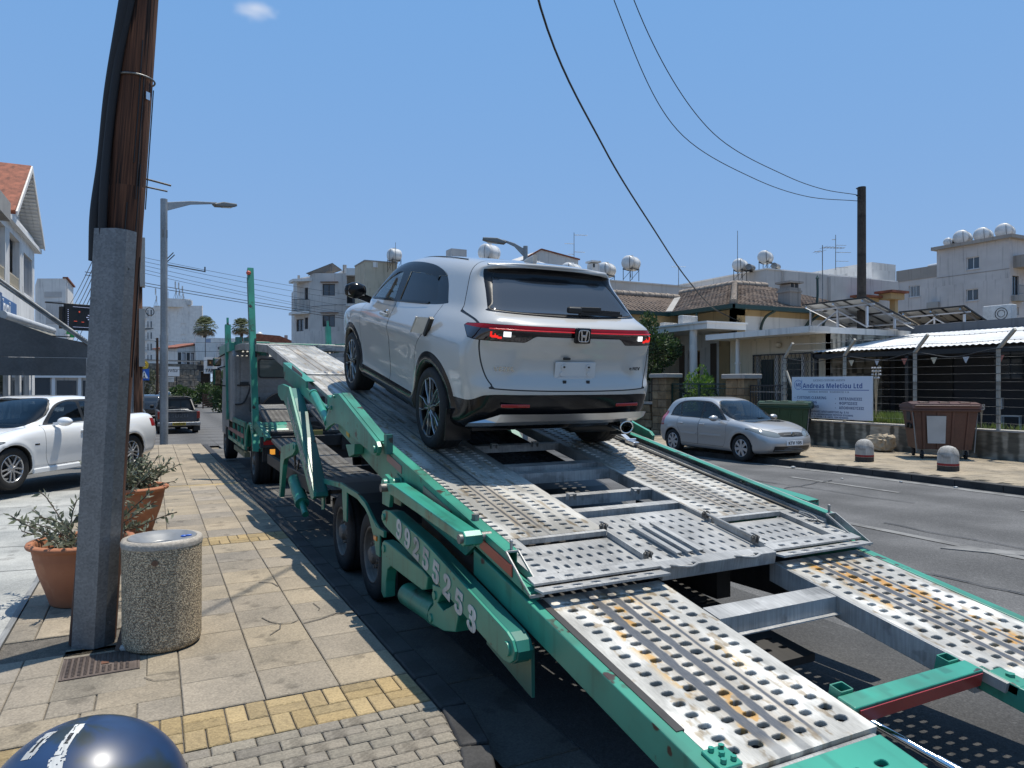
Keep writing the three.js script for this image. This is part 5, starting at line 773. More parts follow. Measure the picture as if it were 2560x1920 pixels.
{ const pts = []; const a = [[-0.70, 0.40, 0.13], [-0.62, 0.455, 0.035], [-0.3, 0.46, -0.01], [0.3, 0.46, -0.01], [0.66, 0.46, 0.03], [0.74, 0.44, 0.10]], bq = [[-0.80, 0.36, 0.20], [-0.64, 0.39, 0.06], [-0.3, 0.40, 0.02], [0.3, 0.40, 0.02], [0.66, 0.405, 0.06], [0.74, 0.40, 0.12]], c = bq.map(([x, y, s]) => [x, y - 0.04, s + 0.06]); const g = []; const w = ([x, y, s]) => [x, y, Z(s)]; for (let i = 0; i < 5; i++) g.push(quad(w(a[i]), w(a[i + 1]), w(bq[i + 1]), w(bq[i])), quad(w(bq[i]), w(bq[i + 1]), w(c[i + 1]), w(c[i]))); part('skid_plate', g, mt([0.52, 0.53, 0.54], 0.3, { metalness: 0.85 }), car); }
part('exhaust_tip', [at(new THREE.TorusGeometry(0.048, 0.006, 8, 28).scale(1.25, 1, 1), 0.53, 0.325, Z(0.055)), at(new THREE.CylinderGeometry(0.045, 0.045, 0.2, 24, 1, true).scale(1.25, 1, 1).rotateX(Math.PI / 2), 0.53, 0.325, Z(0.16))], M.chrome, car); part('silencer', [rod([0.53, 0.33, Z(0.2)], [0.53, 0.33, Z(0.7)], 0.06), rbox(0.5, 0.16, 0.3, 0.05, 0.4, 0.30, Z(0.45)), span(-0.7, 0.7, 0.26, 0.30, Z(3.4), Z(0.35))], M.black, car);
// mud flaps, mirror, handles, fuel door standing open
for (const k of [-1, 1]) part('mud_flap', [rbox(0.22, 0.26, 0.012, 0.005, k * 0.77, 0.29, Z(0.46))], gloss, car);
for (const k of [-1, 1]) { const m = part('mirror', [at(new THREE.SphereGeometry(1, 24, 16).scale(0.115, 0.085, 0.075), k * 1.0, 1.165, Z(2.90)), rbox(0.22, 0.13, 0.09, 0.04, k * 1.0, 1.165, Z(2.90)), bar([k * 0.84, 1.075, Z(2.92)], [k * 0.95, 1.11, Z(2.90)], 0.06, 0.07)], gloss, car); part('mirror_glass', [box(0.17, 0.09, 0.004, k * 1.0, 1.165, Z(2.90) + 0.048)], mt([0.5, 0.52, 0.55], 0.03, { metalness: 1 }), m); }
for (const k of [-1, 1]) { part('door_handle', [rbox(0.028, 0.035, 0.21, 0.012, k * 0.888, 0.985, Z(2.22)), bar([k * 0.865, 0.985, Z(2.14)], [k * 0.885, 0.985, Z(2.14)], 0.02, 0.03), bar([k * 0.865, 0.985, Z(2.30)], [k * 0.885, 0.985, Z(2.30)], 0.02, 0.03)], paint, car); part('handle_cup', [at(new THREE.SphereGeometry(1, 16, 10).scale(0.006, 0.035, 0.05), k * 0.872, 0.985, Z(2.22))], M.steelDark, car); part('lock_cap', [at(new THREE.SphereGeometry(0.016, 12, 8), k * 0.875, 1.022, Z(2.14))], M.chrome, car); }
const fq = o => quad([-0.895 + o, 0.925, Z(0.99)], [-0.975 + o, 0.93, Z(1.13)], [-0.965 + o, 1.065, Z(1.03)], [-0.885 + o, 1.07, Z(0.90)]); const fd = part('fuel_door', [fq(0), bar([-0.972, 0.93, Z(1.13)], [-0.962, 1.065, Z(1.03)], 0.012, 0.012)], paint, car); part('fuel_door_inside', [fq(0.012), bar([-0.895, 0.92, Z(0.985)], [-0.885, 1.072, Z(0.885)], 0.035, 0.03)], M.black, fd); part('filler_recess', [rod([-0.868, 0.99, Z(1.08)], [-0.88, 0.99, Z(1.08)], 0.07, 0.07, 20)], M.black, car);
// cabin
part('interior', [span(-0.68, 0.68, 0.3, 0.36, Z(3.2), Z(0.6)), ...[-0.36, 0.36].flatMap(x => [rbox(0.48, 0.62, 0.14, 0.06, x, 0.92, Z(2.0), 0.2), rbox(0.26, 0.18, 0.10, 0.05, x, 1.30, Z(1.92), 0.15), rbox(0.5, 0.14, 0.5, 0.06, x, 0.62, Z(2.3))]), rbox(1.3, 0.25, 0.35, 0.08, 0, 0.95, Z(3.1)), rbox(1.25, 0.5, 0.16, 0.06, 0, 0.95, Z(1.0), 0.2)], mt([0.035, 0.035, 0.037], 0.8), car);
part('lining', [soup(P.rest.filter(t => t[1] > 0.7), s0, -0.03)], M.black, car);
part('window_mark', [text('1025 VEZEL', 0.05, sansBold, 0.001).rotateY(-Math.PI / 2)].map(g => g.rotateX(0).translate(0, 0, 0).rotateZ(-0.36).translate(-0.757, 1.22, Z(2.60))), mt([0.8, 0.8, 0.75], 0.7), car);
const rimM = mt([0.5, 0.5, 0.5], 0.3, { metalness: 0.9 }), rimD = mt([0.010, 0.010, 0.011], 0.25, { clearcoat: 0.8 });
for (const c of S.wheels) for (const k of [-1, 1]) alloy(car, k * 0.872, 0.337, Z(c), 0.337, 0.225, 0.25, { kind: 'twin', n: 5, ph: 0.25 }, k, rimM, rimD);
}
// ================================================================ the other cars
const PRE = {
sedan: { len: 4.5, width: 1.81, height: 1.42, wheels: [0.96, 3.72], wr: 0.322, belt: 0.92,
side: [[0.30, 0.22], [0.10, 0.30], [0.02, 0.42], [0.0, 0.62], [0.03, 0.80], [0.06, 0.95], [0.16, 1.03], [0.5, 1.045], [1.0, 1.03], [1.6, 1.0], [2.3, 0.97], [3.0, 0.95], [3.3, 0.935], [3.7, 0.88], [4.1, 0.78], [4.36, 0.68], [4.48, 0.56], [4.50, 0.40], [4.42, 0.26], [4.2, 0.19], [3.2, 0.175], [1.4, 0.175]],
cabin: [[0.66, 0.98], [1.0, 1.16], [1.38, 1.33], [1.75, 1.405], [2.15, 1.42], [2.5, 1.40], [2.8, 1.30], [3.1, 1.14], [3.42, 0.93], [3.0, 0.8], [1.0, 0.8]],
plan: [[0, 0.80], [0.3, 0.865], [0.9, 0.902], [2.2, 0.895], [3.6, 0.905], [4.1, 0.86], [4.5, 0.76]], cplan: [[0.6, 0.70], [1.3, 0.765], [2.3, 0.79], [3.0, 0.775], [3.5, 0.72]],
win: [[[2.92, 0.965, 1], [2.13, 0.985, 1], [2.15, 1.30, 1], [2.36, 1.315], [2.62, 1.235]], [[2.07, 0.985, 1], [1.24, 1.015, 1], [1.38, 1.225], [1.62, 1.30], [2.07, 1.315, 1]]],
dlo: [[3.04, 0.945, 1], [2.0, 0.965], [1.06, 0.99, 1], [1.06, 1.05], [1.30, 1.24], [1.62, 1.335], [2.1, 1.35], [2.4, 1.335], [2.68, 1.24]],
ws: [[0.68, 0.955], [0, 0.94], [-0.68, 0.955], [-0.545, 1.335], [0, 1.365], [0.545, 1.335]], wsS: 2.2, bl: [[0.64, 1.06], [0, 1.055], [-0.64, 1.06], [-0.53, 1.34], [0, 1.36], [0.53, 1.34]], blS: 1.62,
door: [[2.10, 1.0, 1], [2.08, 0.55], [2.06, 0.30, 1], [3.02, 0.30, 1], [3.09, 0.5], [3.11, 1.0, 1]], hood: 3.3 },
hatch: { len: 4.2, width: 1.75, height: 1.5, wheels: [0.74, 3.34], wr: 0.315, belt: 0.92,
side: [[0.30, 0.24], [0.10, 0.30], [0.02, 0.42], [0.0, 0.60], [0.03, 0.78], [0.06, 0.94], [0.2, 1.0], [1.0, 0.995], [2.0, 0.965], [2.9, 0.95], [3.15, 0.94], [3.5, 0.90], [3.85, 0.81], [4.05, 0.71], [4.17, 0.58], [4.20, 0.42], [4.13, 0.28], [3.9, 0.20], [3.0, 0.18], [1.2, 0.18]],
cabin: [[0.06, 0.94], [0.14, 1.08], [0.34, 1.36], [0.55, 1.455], [0.9, 1.495], [1.4, 1.51], [1.85, 1.49], [2.25, 1.40], [2.65, 1.20], [3.12, 0.93], [2.8, 0.8], [0.4, 0.8]],
plan: [[0, 0.79], [0.3, 0.845], [0.8, 0.872], [2.0, 0.868], [3.3, 0.872], [3.8, 0.83], [4.2, 0.70]], cplan: [[0.1, 0.70], [0.8, 0.765], [2.0, 0.785], [2.7, 0.765], [3.2, 0.71]],
win: [[[2.66, 0.965, 1], [1.86, 0.985, 1], [1.84, 1.37, 1], [2.05, 1.355], [2.32, 1.24]], [[1.80, 0.985, 1], [1.02, 1.0, 1], [0.92, 1.33, 1], [1.2, 1.385], [1.79, 1.38, 1]], [[0.96, 1.005, 1], [0.55, 1.02, 1], [0.66, 1.22], [0.86, 1.31, 1]]],
dlo: [[2.78, 0.945, 1], [1.8, 0.965], [0.50, 0.99, 1], [0.58, 1.2], [0.82, 1.36], [1.2, 1.415], [1.85, 1.41], [2.1, 1.37], [2.38, 1.24]],
ws: [[0.66, 0.955], [0, 0.935], [-0.66, 0.955], [-0.53, 1.375], [0, 1.415], [0.53, 1.375]], wsS: 1.8, bl: [[0.56, 1.02], [0, 1.01], [-0.56, 1.02], [-0.50, 1.34], [0, 1.38], [0.50, 1.34]], blS: 0.62,
door: [[1.83, 1.0, 1], [1.80, 0.55], [1.78, 0.30, 1], [2.72, 0.30, 1], [2.82, 0.5], [2.86, 1.0, 1]], door2: [[1.815, 1.0, 1], [1.79, 0.55], [1.77, 0.30, 1], [1.10, 0.30, 1], [1.08, 0.55], [0.96, 0.75], [0.93, 1.0, 1]], hood: 3.05 },
};
function makeCar(kind, label, cat, paintM, pos, turn, o = {}) {
const p = PRE[kind], S = { ...p, h: o.h || 0.045, wy: p.wr, arch: p.wr + 0.035, k1: 0.11, k2: 0.13, k3: 0.05, br: 0.14, bf: 0.32, lean: 0.36, cbf: 0.22, cbr: 0, crown: 0.04, flare: 0.012, sec: curve([[0.18, 0.07], [0.30, 0.03], [0.42, 0.02], [0.62, 0.0], [0.78, 0.006], [0.90, 0.04], [1.05, 0.12]]) && [[0.18, 0.07], [0.30, 0.03], [0.42, 0.02], [0.62, 0.0], [0.78, 0.006], [0.90, 0.04], [1.05, 0.12]] };
const T3 = carShell(S), s0 = p.len / 2, Z = s => s0 - s, car = thing(o.name || 'parked_car', label, cat, pos, turn, o.group), fine = !!o.fine;
const glass = fine ? mt(o.tint || [0.60, 0.64, 0.64], 0.01, { transmission: 1, thickness: 0, ior: 1.5 }) : M.glassDark; const well = (x, y, s) => Math.min(...S.wheels.map(c => Math.hypot(s - c, y - S.wy))) - S.arch - 0.006;
const sm = q => polySD(smoothPoly(q, 5)), ws = sm(p.ws), bl = sm(p.bl), dlo = sm(p.dlo), L = p.len, fy = kind === 'sedan' ? 0 : 0.03; const lens = mt([0.15, 0.165, 0.16], 0.06, { clearcoat: 1, clearcoatRoughness: 0.02 }), red = mt([0.26, 0.012, 0.012], 0.12, { clearcoat: 1 });
const hl = sm(kind === 'sedan' ? [[0.40, 0.60], [0.44, 0.685], [0.66, 0.73], [0.84, 0.745], [0.88, 0.72], [0.80, 0.655], [0.6, 0.60]] : [[0.36, 0.62], [0.40, 0.70], [0.62, 0.765], [0.82, 0.795], [0.85, 0.76], [0.74, 0.66], [0.55, 0.61]]); const gr = sm(kind === 'sedan' ? [[0.05, 0.56], [0.05, 0.68], [0.32, 0.69], [0.36, 0.63], [0.30, 0.56]] : [[-0.34, 0.62], [-0.36, 0.70], [0, 0.715], [0.36, 0.70], [0.34, 0.62], [0, 0.61]]);
const tlp = sm(kind === 'sedan' ? [[0.42, 0.78], [0.42, 0.90], [0.66, 0.93], [0.92, 0.93], [0.92, 0.80], [0.68, 0.76]] : [[0.58, 0.74], [0.60, 0.96], [0.66, 1.12], [0.92, 1.12], [0.92, 0.76]]);
const list = [['wheel_well', well, M.black], ['underbody', (x, y, s) => y - 0.205, M.black], ['windscreen', (x, y, s) => Math.max(ws(x, y), p.wsS - s), glass, fine ? { gap: 0.006 } : {}], ['rear_glass', (x, y, s) => Math.max(bl(x, y), s - p.blS), glass, fine ? { gap: 0.006 } : {}],
...p.win.map(w => { const f = sm(w); return ['side_window', side(f), glass]; }), ['window_trim', side(dlo), M.black],
['headlamp', (x, y, s) => Math.max(hl(Math.abs(x), y), L - 0.72 - s), lens, fine ? { gap: 0.003 } : {}], ['grille', (x, y, s) => Math.max(gr(kind === 'sedan' ? Math.abs(x) : x, y), L - 0.5 - s), M.black], ['air_intake', (x, y, s) => Math.max(Math.abs(x) - 0.55, 0.27 - y, y - 0.40, L - 0.5 - s), M.black], ['tail_lamp', (x, y, s) => Math.max(tlp(Math.abs(x), y), s - 0.36), red]];
if (fine) { const d1 = sm(p.door); list.push(['front_door', side((s, y) => Math.max(d1(s, y), y - 0.95)), paintM, { gap: 0.0035 }]); const d2 = sm(p.door2 || p.door.map(([s, y, c]) => [s - 1.0 + (s > 2.5 ? 0.02 : 0.05), y, c])); list.push(['rear_door', side((s, y) => Math.max(d2(s, y), y - 0.975)), paintM, { gap: 0.0035 }], ['bonnet', (x, y, s) => Math.max(Math.abs(x) - 0.66 - 0.06 * sstep(L - 0.4, 3.2, s), p.hood - s, s - L + 0.28, 0.68 - y), paintM, { gap: 0.003 }]); }
const P = panels(T3, list, car, s0, 'body', paintM);
if (fine) {
part('lining', [soup(P.rest.filter(t => t[1] > 0.6), s0, -0.03)], M.black, car);
part('interior', [span(-0.7, 0.7, 0.25, 0.32, Z(3.2), Z(0.5)), ...[-0.36, 0.36].flatMap(x => [rbox(0.48, 0.62, 0.13, 0.06, x, 0.82, Z(s0 - 0.28), 0.22), rbox(0.26, 0.17, 0.09, 0.04, x, 1.17, Z(s0 - 0.36), 0.15), rbox(0.5, 0.14, 0.5, 0.06, x, 0.5, Z(s0))]), rbox(1.3, 0.2, 0.35, 0.08, 0, 0.86, Z(s0 + 0.85)), rbox(1.2, 0.5, 0.14, 0.06, 0, 0.85, Z(s0 - 1.15), 0.25), at(new THREE.TorusGeometry(0.18, 0.018, 8, 24), 0.36, 0.92, Z(s0 + 0.55), -0.4)], mt([0.05, 0.05, 0.052], 0.8), car);
for (const k of [-1, 1]) { for (const s of kind === 'sedan' ? [2.22, 1.22] : [1.95, 1.10]) part('door_handle', [rbox(0.035, 0.035, 0.19, 0.012, k * 0.90 * (kind === 'hatch' ? 0.965 : 1), 0.815, Z(s))], kind === 'hatch' ? M.alu : paintM, car); const m = part('mirror', [at(new THREE.SphereGeometry(1, 24, 16).scale(0.125, 0.075, 0.085), k * 0.985, 0.995, Z(p.hood - 0.5)), bar([k * 0.82, 0.955, Z(p.hood - 0.46)], [k * 0.93, 0.975, Z(p.hood - 0.48)], 0.05, 0.05)], paintM, car); part('mirror_glass', [at(new THREE.CylinderGeometry(1, 1, 0.01, 24).rotateX(Math.PI / 2).scale(0.105, 0.06, 1), k * 0.985, 0.995, Z(p.hood - 0.5) + 0.055)], M.chrome, m); }
part('wiper', [bar([-0.5, 0.985, Z(p.hood - 0.05)], [0.05, 1.0, Z(p.hood - 0.10)], 0.016, 0.016), bar([0.0, 0.985, Z(p.hood - 0.05)], [0.52, 1.0, Z(p.hood - 0.10)], 0.016, 0.016)], M.black, car);
if (kind === 'hatch') { parts('side_moulding', [-1, 1].flatMap(k => [rbox(0.012, 0.05, 0.80, 0.005, k * 0.874, 0.56, Z(2.28)), rbox(0.012, 0.05, 0.62, 0.005, k * 0.872, 0.56, Z(1.42))]), paintM, car); part('bumper_slat', [0.30, 0.335, 0.37].map(y => tube([[-0.52, y, Z(4.09)], [0, y, Z(4.205)], [0.52, y, Z(4.09)]], 0.008, 20, 5)), M.aluDull, car); part('grille_bar', [tube([[-0.33, 0.665, Z(4.06)], [0, 0.668, Z(4.135)], [0.33, 0.665, Z(4.06)]], 0.007, 16, 5)], M.aluDull, car); part('badge', [at(new THREE.CylinderGeometry(0.05, 0.05, 0.015, 24), 0, 0.675, Z(4.14), Math.PI / 2)], M.chrome, car); parts('fog_lamp', [-1, 1].map(k => at(new THREE.CylinderGeometry(0.05, 0.05, 0.02, 16), k * 0.62, 0.34, Z(4.02), Math.PI / 2)), lens, car); }
else { part('sun_roof', [rbox(0.84, 0.01, 0.62, 0.004, 0, 1.405, Z(2.1), -0.01)], M.blackGloss, car); parts('side_repeater', [-1, 1].map(k => rbox(0.012, 0.03, 0.10, 0.004, k * 0.905, 0.66, Z(3.28))), M.chrome, car); parts('kidney_rim', [-1, 1].map(k => tube([[k * 0.05, 0.56, Z(4.47)], [k * 0.05, 0.68, Z(4.42)], [k * 0.3, 0.69, Z(4.39)], [k * 0.35, 0.63, Z(4.40)], [k * 0.3, 0.56, Z(4.45)]], 0.01, 30, 5, true)), M.chrome, car); parts('sill', [-1, 1].map(k => rbox(0.05, 0.09, 2.0, 0.02, k * 0.87, 0.235, Z(2.33))), paintM, car); }
}
if (o.plate) { const f = o.rear ? Z(-0.012) : Z(L + 0.0), y = o.rear ? 0.72 : 0.47, pl = part('number_plate', [box(0.50, 0.11, 0.012, 0, y, f)], o.rear ? mt([0.5, 0.36, 0.02], 0.5) : M.whiteClean, car); const g = text(o.plate, 0.075, sansBold, 0.002); g.computeBoundingBox(); const w = g.boundingBox.max.x; g.scale(0.42 / w, 1, 1).translate(-0.21, y - 0.036, 0); part('plate_characters', o.rear ? g.translate(0, 0, f + 0.007) : g.rotateY(Math.PI).translate(0, 0, f - 0.007), M.black, pl); }
const rimM = fine ? mt([0.50, 0.50, 0.51], 0.32, { metalness: 0.75 }) : M.alu, rimD = M.steelDark; for (const c of S.wheels) for (const k of [-1, 1]) alloy(car, k * (S.width / 2 - 0.025), S.wy, Z(c), S.wy, 0.20, S.wy * 0.66, o.style || { kind: 'solid', n: 5 }, k, rimM, rimD);
return car;
}
{
const pw = mt([0.74, 0.74, 0.73], 0.22, { clearcoat: 1, clearcoatRoughness: 0.03 }), ps = mt([0.40, 0.395, 0.385], 0.32, { metalness: 0.45, clearcoat: 0.7, clearcoatRoughness: 0.08 }), pd = mt([0.018, 0.022, 0.03], 0.25, { clearcoat: 1, clearcoatRoughness: 0.05 }), pk = mt([0.022, 0.022, 0.024], 0.25, { clearcoat: 1, clearcoatRoughness: 0.05 }), psil = mt([0.42, 0.46, 0.50], 0.28, { metalness: 0.5, clearcoat: 0.8 });
// heading of the white saloon: rear to front goes left and towards the camera
makeCar('sedan', 'white saloon with sun roof and alloy wheels parked on the left behind the wooden pole', 'car', pw, [-1.82, 0.235, -14.786], Math.PI - 0.595, { h: 0.022, fine: true, tint: [0.30, 0.33, 0.34], style: { kind: 'double', n: 5 }, name: 'white_saloon' });
makeCar('hatch', 'silver five door hatchback facing right, parked at the far kerb', 'car', ps, [13.45, 0.0, -13.95], Math.PI - 0.03, { h: 0.02, fine: true, plate: 'KTV 105', style: { kind: 'solid', n: 7, w: 0.042 }, name: 'silver_hatchback' });
makeCar('hatch', 'dark grey hatchback seen from behind, nearer the grey pickup', 'car', pk, [-0.35, gy(-40), -51.5], 0.12, { plate: 0 }); makeCar('hatch', 'dark blue estate car seen from behind, left of the dark grey hatchback', 'car', pd, [-1.75, gy(-40), -54], 0.1).scale.set(1.05, 1.06, 1.12);
const ms = makeCar('sedan', 'silver saloon facing the camera far down the street beside the grey pickup', 'car', psil, [5.3, gy(-40), -84], Math.PI + 0.3); const c2 = dup(ms, [1.0, gy(-40), -80], 0.25, 'small white car beyond the grey pickup, right of the street lamp'); c2.traverse(q => { if (q.name === 'body') q.material = pw; }); const c3 = dup(c2, [-3.5, gy(-40), -45], 0.4, 'white car partly hidden under the awning behind the white saloon'); const c4 = dup(ms, [-2.2, gy(-40), -44], Math.PI + 0.6, 'silver car under the awning just left of the wooden pole'); dup(c2, [-2.3, gy(-40), -50.5], Math.PI, 'white car front peeping out left of the dark blue estate car');
}
{ // the grey pickup
const t = thing('grey_pickup', 'old dark grey pickup truck seen from behind beyond the street lamp', 'pickup truck', [0.95, gy(-34), -33.3], 0.03); const g = mt([0.075, 0.075, 0.08], 0.5, { map: T.worn, clearcoat: 0.3, clearcoatRoughness: 0.3 }), W2 = 0.80; const tl = (n, q, m = g, l) => part(n, q, m, t, l);
parts('bed_side', [-1, 1].map(k => rbox(0.09, 0.50, 2.2, 0.03, k * (W2 - 0.04), 0.78, -1.1)), g, t); const tg = tl('tailgate', [rbox(1.42, 0.46, 0.06, 0.02, 0, 0.79, -0.01), rbox(1.30, 0.05, 0.03, 0.01, 0, 0.97, 0.02), rbox(1.30, 0.05, 0.03, 0.01, 0, 0.60, 0.02)]); const lt = text('ISUZU', 0.135, sansBold, 0.004); lt.scale(1.5, 1, 1); part('lettering', [lt.translate(-0.43, 0.74, 0.022)], mt([0.20, 0.20, 0.205], 0.7, { map: T.worn }), tg); part('handle', [box(0.2, 0.05, 0.02, 0, 0.92, 0.025)], M.black, tg);
tl('bed_floor', [span(-0.7, 0.7, 0.5, 0.56, -2.2, 0)], M.steelDark); parts('tail_lamp', [-1, 1].map(k => rbox(0.13, 0.30, 0.06, 0.02, k * (W2 - 0.045), 0.84, 0.0)), mt([0.30, 0.025, 0.015], 0.2, { clearcoat: 0.8 }), t);
tl('rear_bumper', [rbox(1.66, 0.17, 0.16, 0.04, 0, 0.465, 0.09)], mt([0.55, 0.55, 0.55], 0.25, { metalness: 0.9, map: T.worn })); const np = tl('number_plate', [box(0.52, 0.12, 0.012, 0, 0.475, 0.18)], mt([0.52, 0.33, 0.02], 0.5)); const pc = text('XHS10', 0.085, sansBold, 0.002); pc.computeBoundingBox(); pc.scale(0.44 / pc.boundingBox.max.x, 1, 1); part('plate_characters', [pc.translate(-0.22, 0.435, 0.188)], M.black, np);
const cab = tl('cab', [ext([[-0.76, 0.5], [0.76, 0.5], [0.80, 0.98], [0.66, 1.52], [0.56, 1.58], [-0.56, 1.58], [-0.66, 1.52], [-0.80, 0.98]], 1.7, 0.04).translate(0, 0, -3.9)]); part('rear_window', [ext([[-0.64, 1.04], [0.64, 1.04], [0.55, 1.44], [-0.55, 1.44]], 0.02).translate(0, 0, -2.205)], mt([0.06, 0.075, 0.08], 0.05, { clearcoat: 1 }), cab); part('window_frame', [ext([[-0.69, 1.0], [0.69, 1.0], [0.59, 1.49], [-0.59, 1.49]], 0.02, 0, [[[-0.63, 1.05], [0.63, 1.05], [0.54, 1.43], [-0.54, 1.43]]]).translate(0, 0, -2.19), box(0.03, 0.42, 0.02, 0.2, 1.25, -2.18), box(0.03, 0.42, 0.02, -0.25, 1.25, -2.18)], M.black, cab); part('side_window', [-1, 1].map(k => quad([k * 0.78, 1.04, -2.5], [k * 0.78, 1.04, -3.5], [k * 0.68, 1.46, -3.4], [k * 0.68, 1.46, -2.6])), M.glassDark, cab); tl('bonnet', [rbox(1.5, 0.5, 1.2, 0.08, 0, 0.78, -4.4)]);
tl('sports_bar', [tube([[-0.72, 1.0, -2.0], [-0.62, 1.5, -2.05], [0, 1.58, -2.05], [0.62, 1.5, -2.05], [0.72, 1.0, -2.0]], 0.03, 30, 8), bar([0.72, 1.0, -1.4], [0.6, 1.45, -2.0], 0.05, 0.05)], M.black); tl('aerial_rod', [rod([-0.35, 1.0, -2.0], [-0.35, 1.62, -2.0], 0.015)], M.plasticWhite); tl('load', [rod([-0.5, 1.03, -0.4], [0.1, 1.05, -0.3], 0.04), rod([0.2, 1.05, -0.2], [0.6, 0.98, -0.1], 0.03), rbox(0.4, 0.2, 0.4, 0.05, 0.3, 0.95, -1.6)], M.aluDull); parts('mirror', [rbox(0.16, 0.16, 0.08, 0.03, -0.93, 1.12, -3.5), rbox(0.16, 0.16, 0.08, 0.03, 0.93, 1.12, -3.5)], M.black, t);
tl('chassis', [span(-0.5, 0.5, 0.32, 0.5, -4.5, -0.1), rod([-0.7, 0.33, -0.75], [0.7, 0.33, -0.75], 0.06), at(new THREE.SphereGeometry(0.14, 12, 8), 0, 0.33, -0.75), ...[-1, 1].map(k => span(k * 0.72 - 0.13, k * 0.72 + 0.13, 0.15, 0.45, -0.30, -0.28))], M.black); for (const z of [-0.75, -3.6]) for (const k of [-1, 1]) alloy(t, k * 0.80, 0.33, z, 0.33, 0.22, 0.2, { kind: 'solid', n: 6 }, k, M.aluDull, M.steelDark);
}
// ================================================================ buildings
const W = {
bright: mt([0.88, 0.86, 0.82], 0.85, { map: T.wall }),
lilac: mt([0.60, 0.555, 0.52], 0.9, { map: T.wall, ...bf(0.002) }), taupe: mt([0.36, 0.32, 0.28], 0.9, { map: T.wall }), conc: mt([0.38, 0.36, 0.33], 0.9, { map: T.wall, ...bf(0.003) }),
cream: mt([0.60, 0.51, 0.37], 0.9, { map: T.wall, ...bf(0.002) }), ochre: mt([0.50, 0.35, 0.175], 0.9, { map: T.wall, ...bf(0.002) }), grey: mt([0.56, 0.535, 0.505], 0.9, { map: T.wall }), white: mt([0.80, 0.77, 0.72], 0.85, { map: T.wall, ...bf(0.001) }),
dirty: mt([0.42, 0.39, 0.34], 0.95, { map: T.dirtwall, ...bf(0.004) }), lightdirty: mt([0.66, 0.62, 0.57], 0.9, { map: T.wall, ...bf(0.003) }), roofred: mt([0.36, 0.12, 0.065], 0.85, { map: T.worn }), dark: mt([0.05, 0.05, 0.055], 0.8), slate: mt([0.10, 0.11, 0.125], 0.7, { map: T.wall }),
frameBrown: mt([0.07, 0.055, 0.045], 0.6), curtain: mt([0.45, 0.45, 0.46], 0.9),
};
function faceGeo(dir, plane, pts, t, holes) {      // wall slab with openings; its outer side lies on the plane
if (dir === '+z') return ext(pts, t, 0, holes).translate(0, 0, plane - t);
if (dir === '-x') return plateZY(pts, plane, plane + t, 0, holes); return plateZY(pts, plane - t, plane, 0, holes);
}
const rc = (a, b, c, d) => [[a, c], [b, c], [b, d], [a, d]];
function facade(parent, dir, plane, pts, wins, m, t = 0.22, name = 'wall') {
const w = part(name, [faceGeo(dir, plane, pts, t, wins.map(q => rc(q[0], q[1], q[2], q[3])))], m, parent);
for (const q of wins) {
const [a, b, c, d, o = {}] = q, e = 0.045, dep = o.deep ?? 0.12, inward = dir === '+x' ? -1 : dir === '-x' ? 1 : -1;
const pl = plane + inward * dep; const fl = (pts2, th, hol, off = 0) => faceGeo(dir, pl + inward * off, pts2, th, hol);
const n = part(o.name || 'window', [fl(rc(a + 0.01, b - 0.01, c + 0.01, d - 0.01), 0.02, [], 0.03)], o.glass || M.pane, parent);
const bars = [[a + e, (a + b) / 2 - 0.02, c + e, d - e], [(a + b) / 2 + 0.02, b - e, c + e, d - e]]; const hs2 = o.single ? [rc(a + e, b - e, c + e, d - e)] : bars.map(r => rc(...r));
part('window_frame', [fl(rc(a, b, c, d), 0.05, hs2)], o.frame || M.whiteClean, n);
if (o.bars) { const g = []; for (let i = 1; i < o.bars; i++) { const u = lerp(a, b, i / o.bars); g.push(faceGeo(dir, plane - inward * 0.01, rc(u - 0.012, u + 0.012, c, d), 0.02)); } part('window_grille', g, o.barMat || M.whiteClean, n); }
if (o.sill) part('sill', [faceGeo(dir, plane - inward * 0.06, rc(a - 0.06, b + 0.06, c - 0.08, c - 0.005), 0.10)], o.sillMat || m, n);
}
return w;
}
function railing(parent, a, b, h, n, m = M.iron, name = 'railing') { const g = [bar([a[0], a[1] + h, a[2]], [b[0], b[1] + h, b[2]], 0.045, 0.045), bar([a[0], a[1] + 0.08, a[2]], [b[0], b[1] + 0.08, b[2]], 0.03, 0.03)]; for (let i = 0; i <= n; i++) { const k = i / n; const x = lerp(a[0], b[0], k), y = lerp(a[1], b[1], k), z = lerp(a[2], b[2], k); g.push(box(0.022, h, 0.022, x, y + h / 2, z)); } return part(name, g, m, parent); }
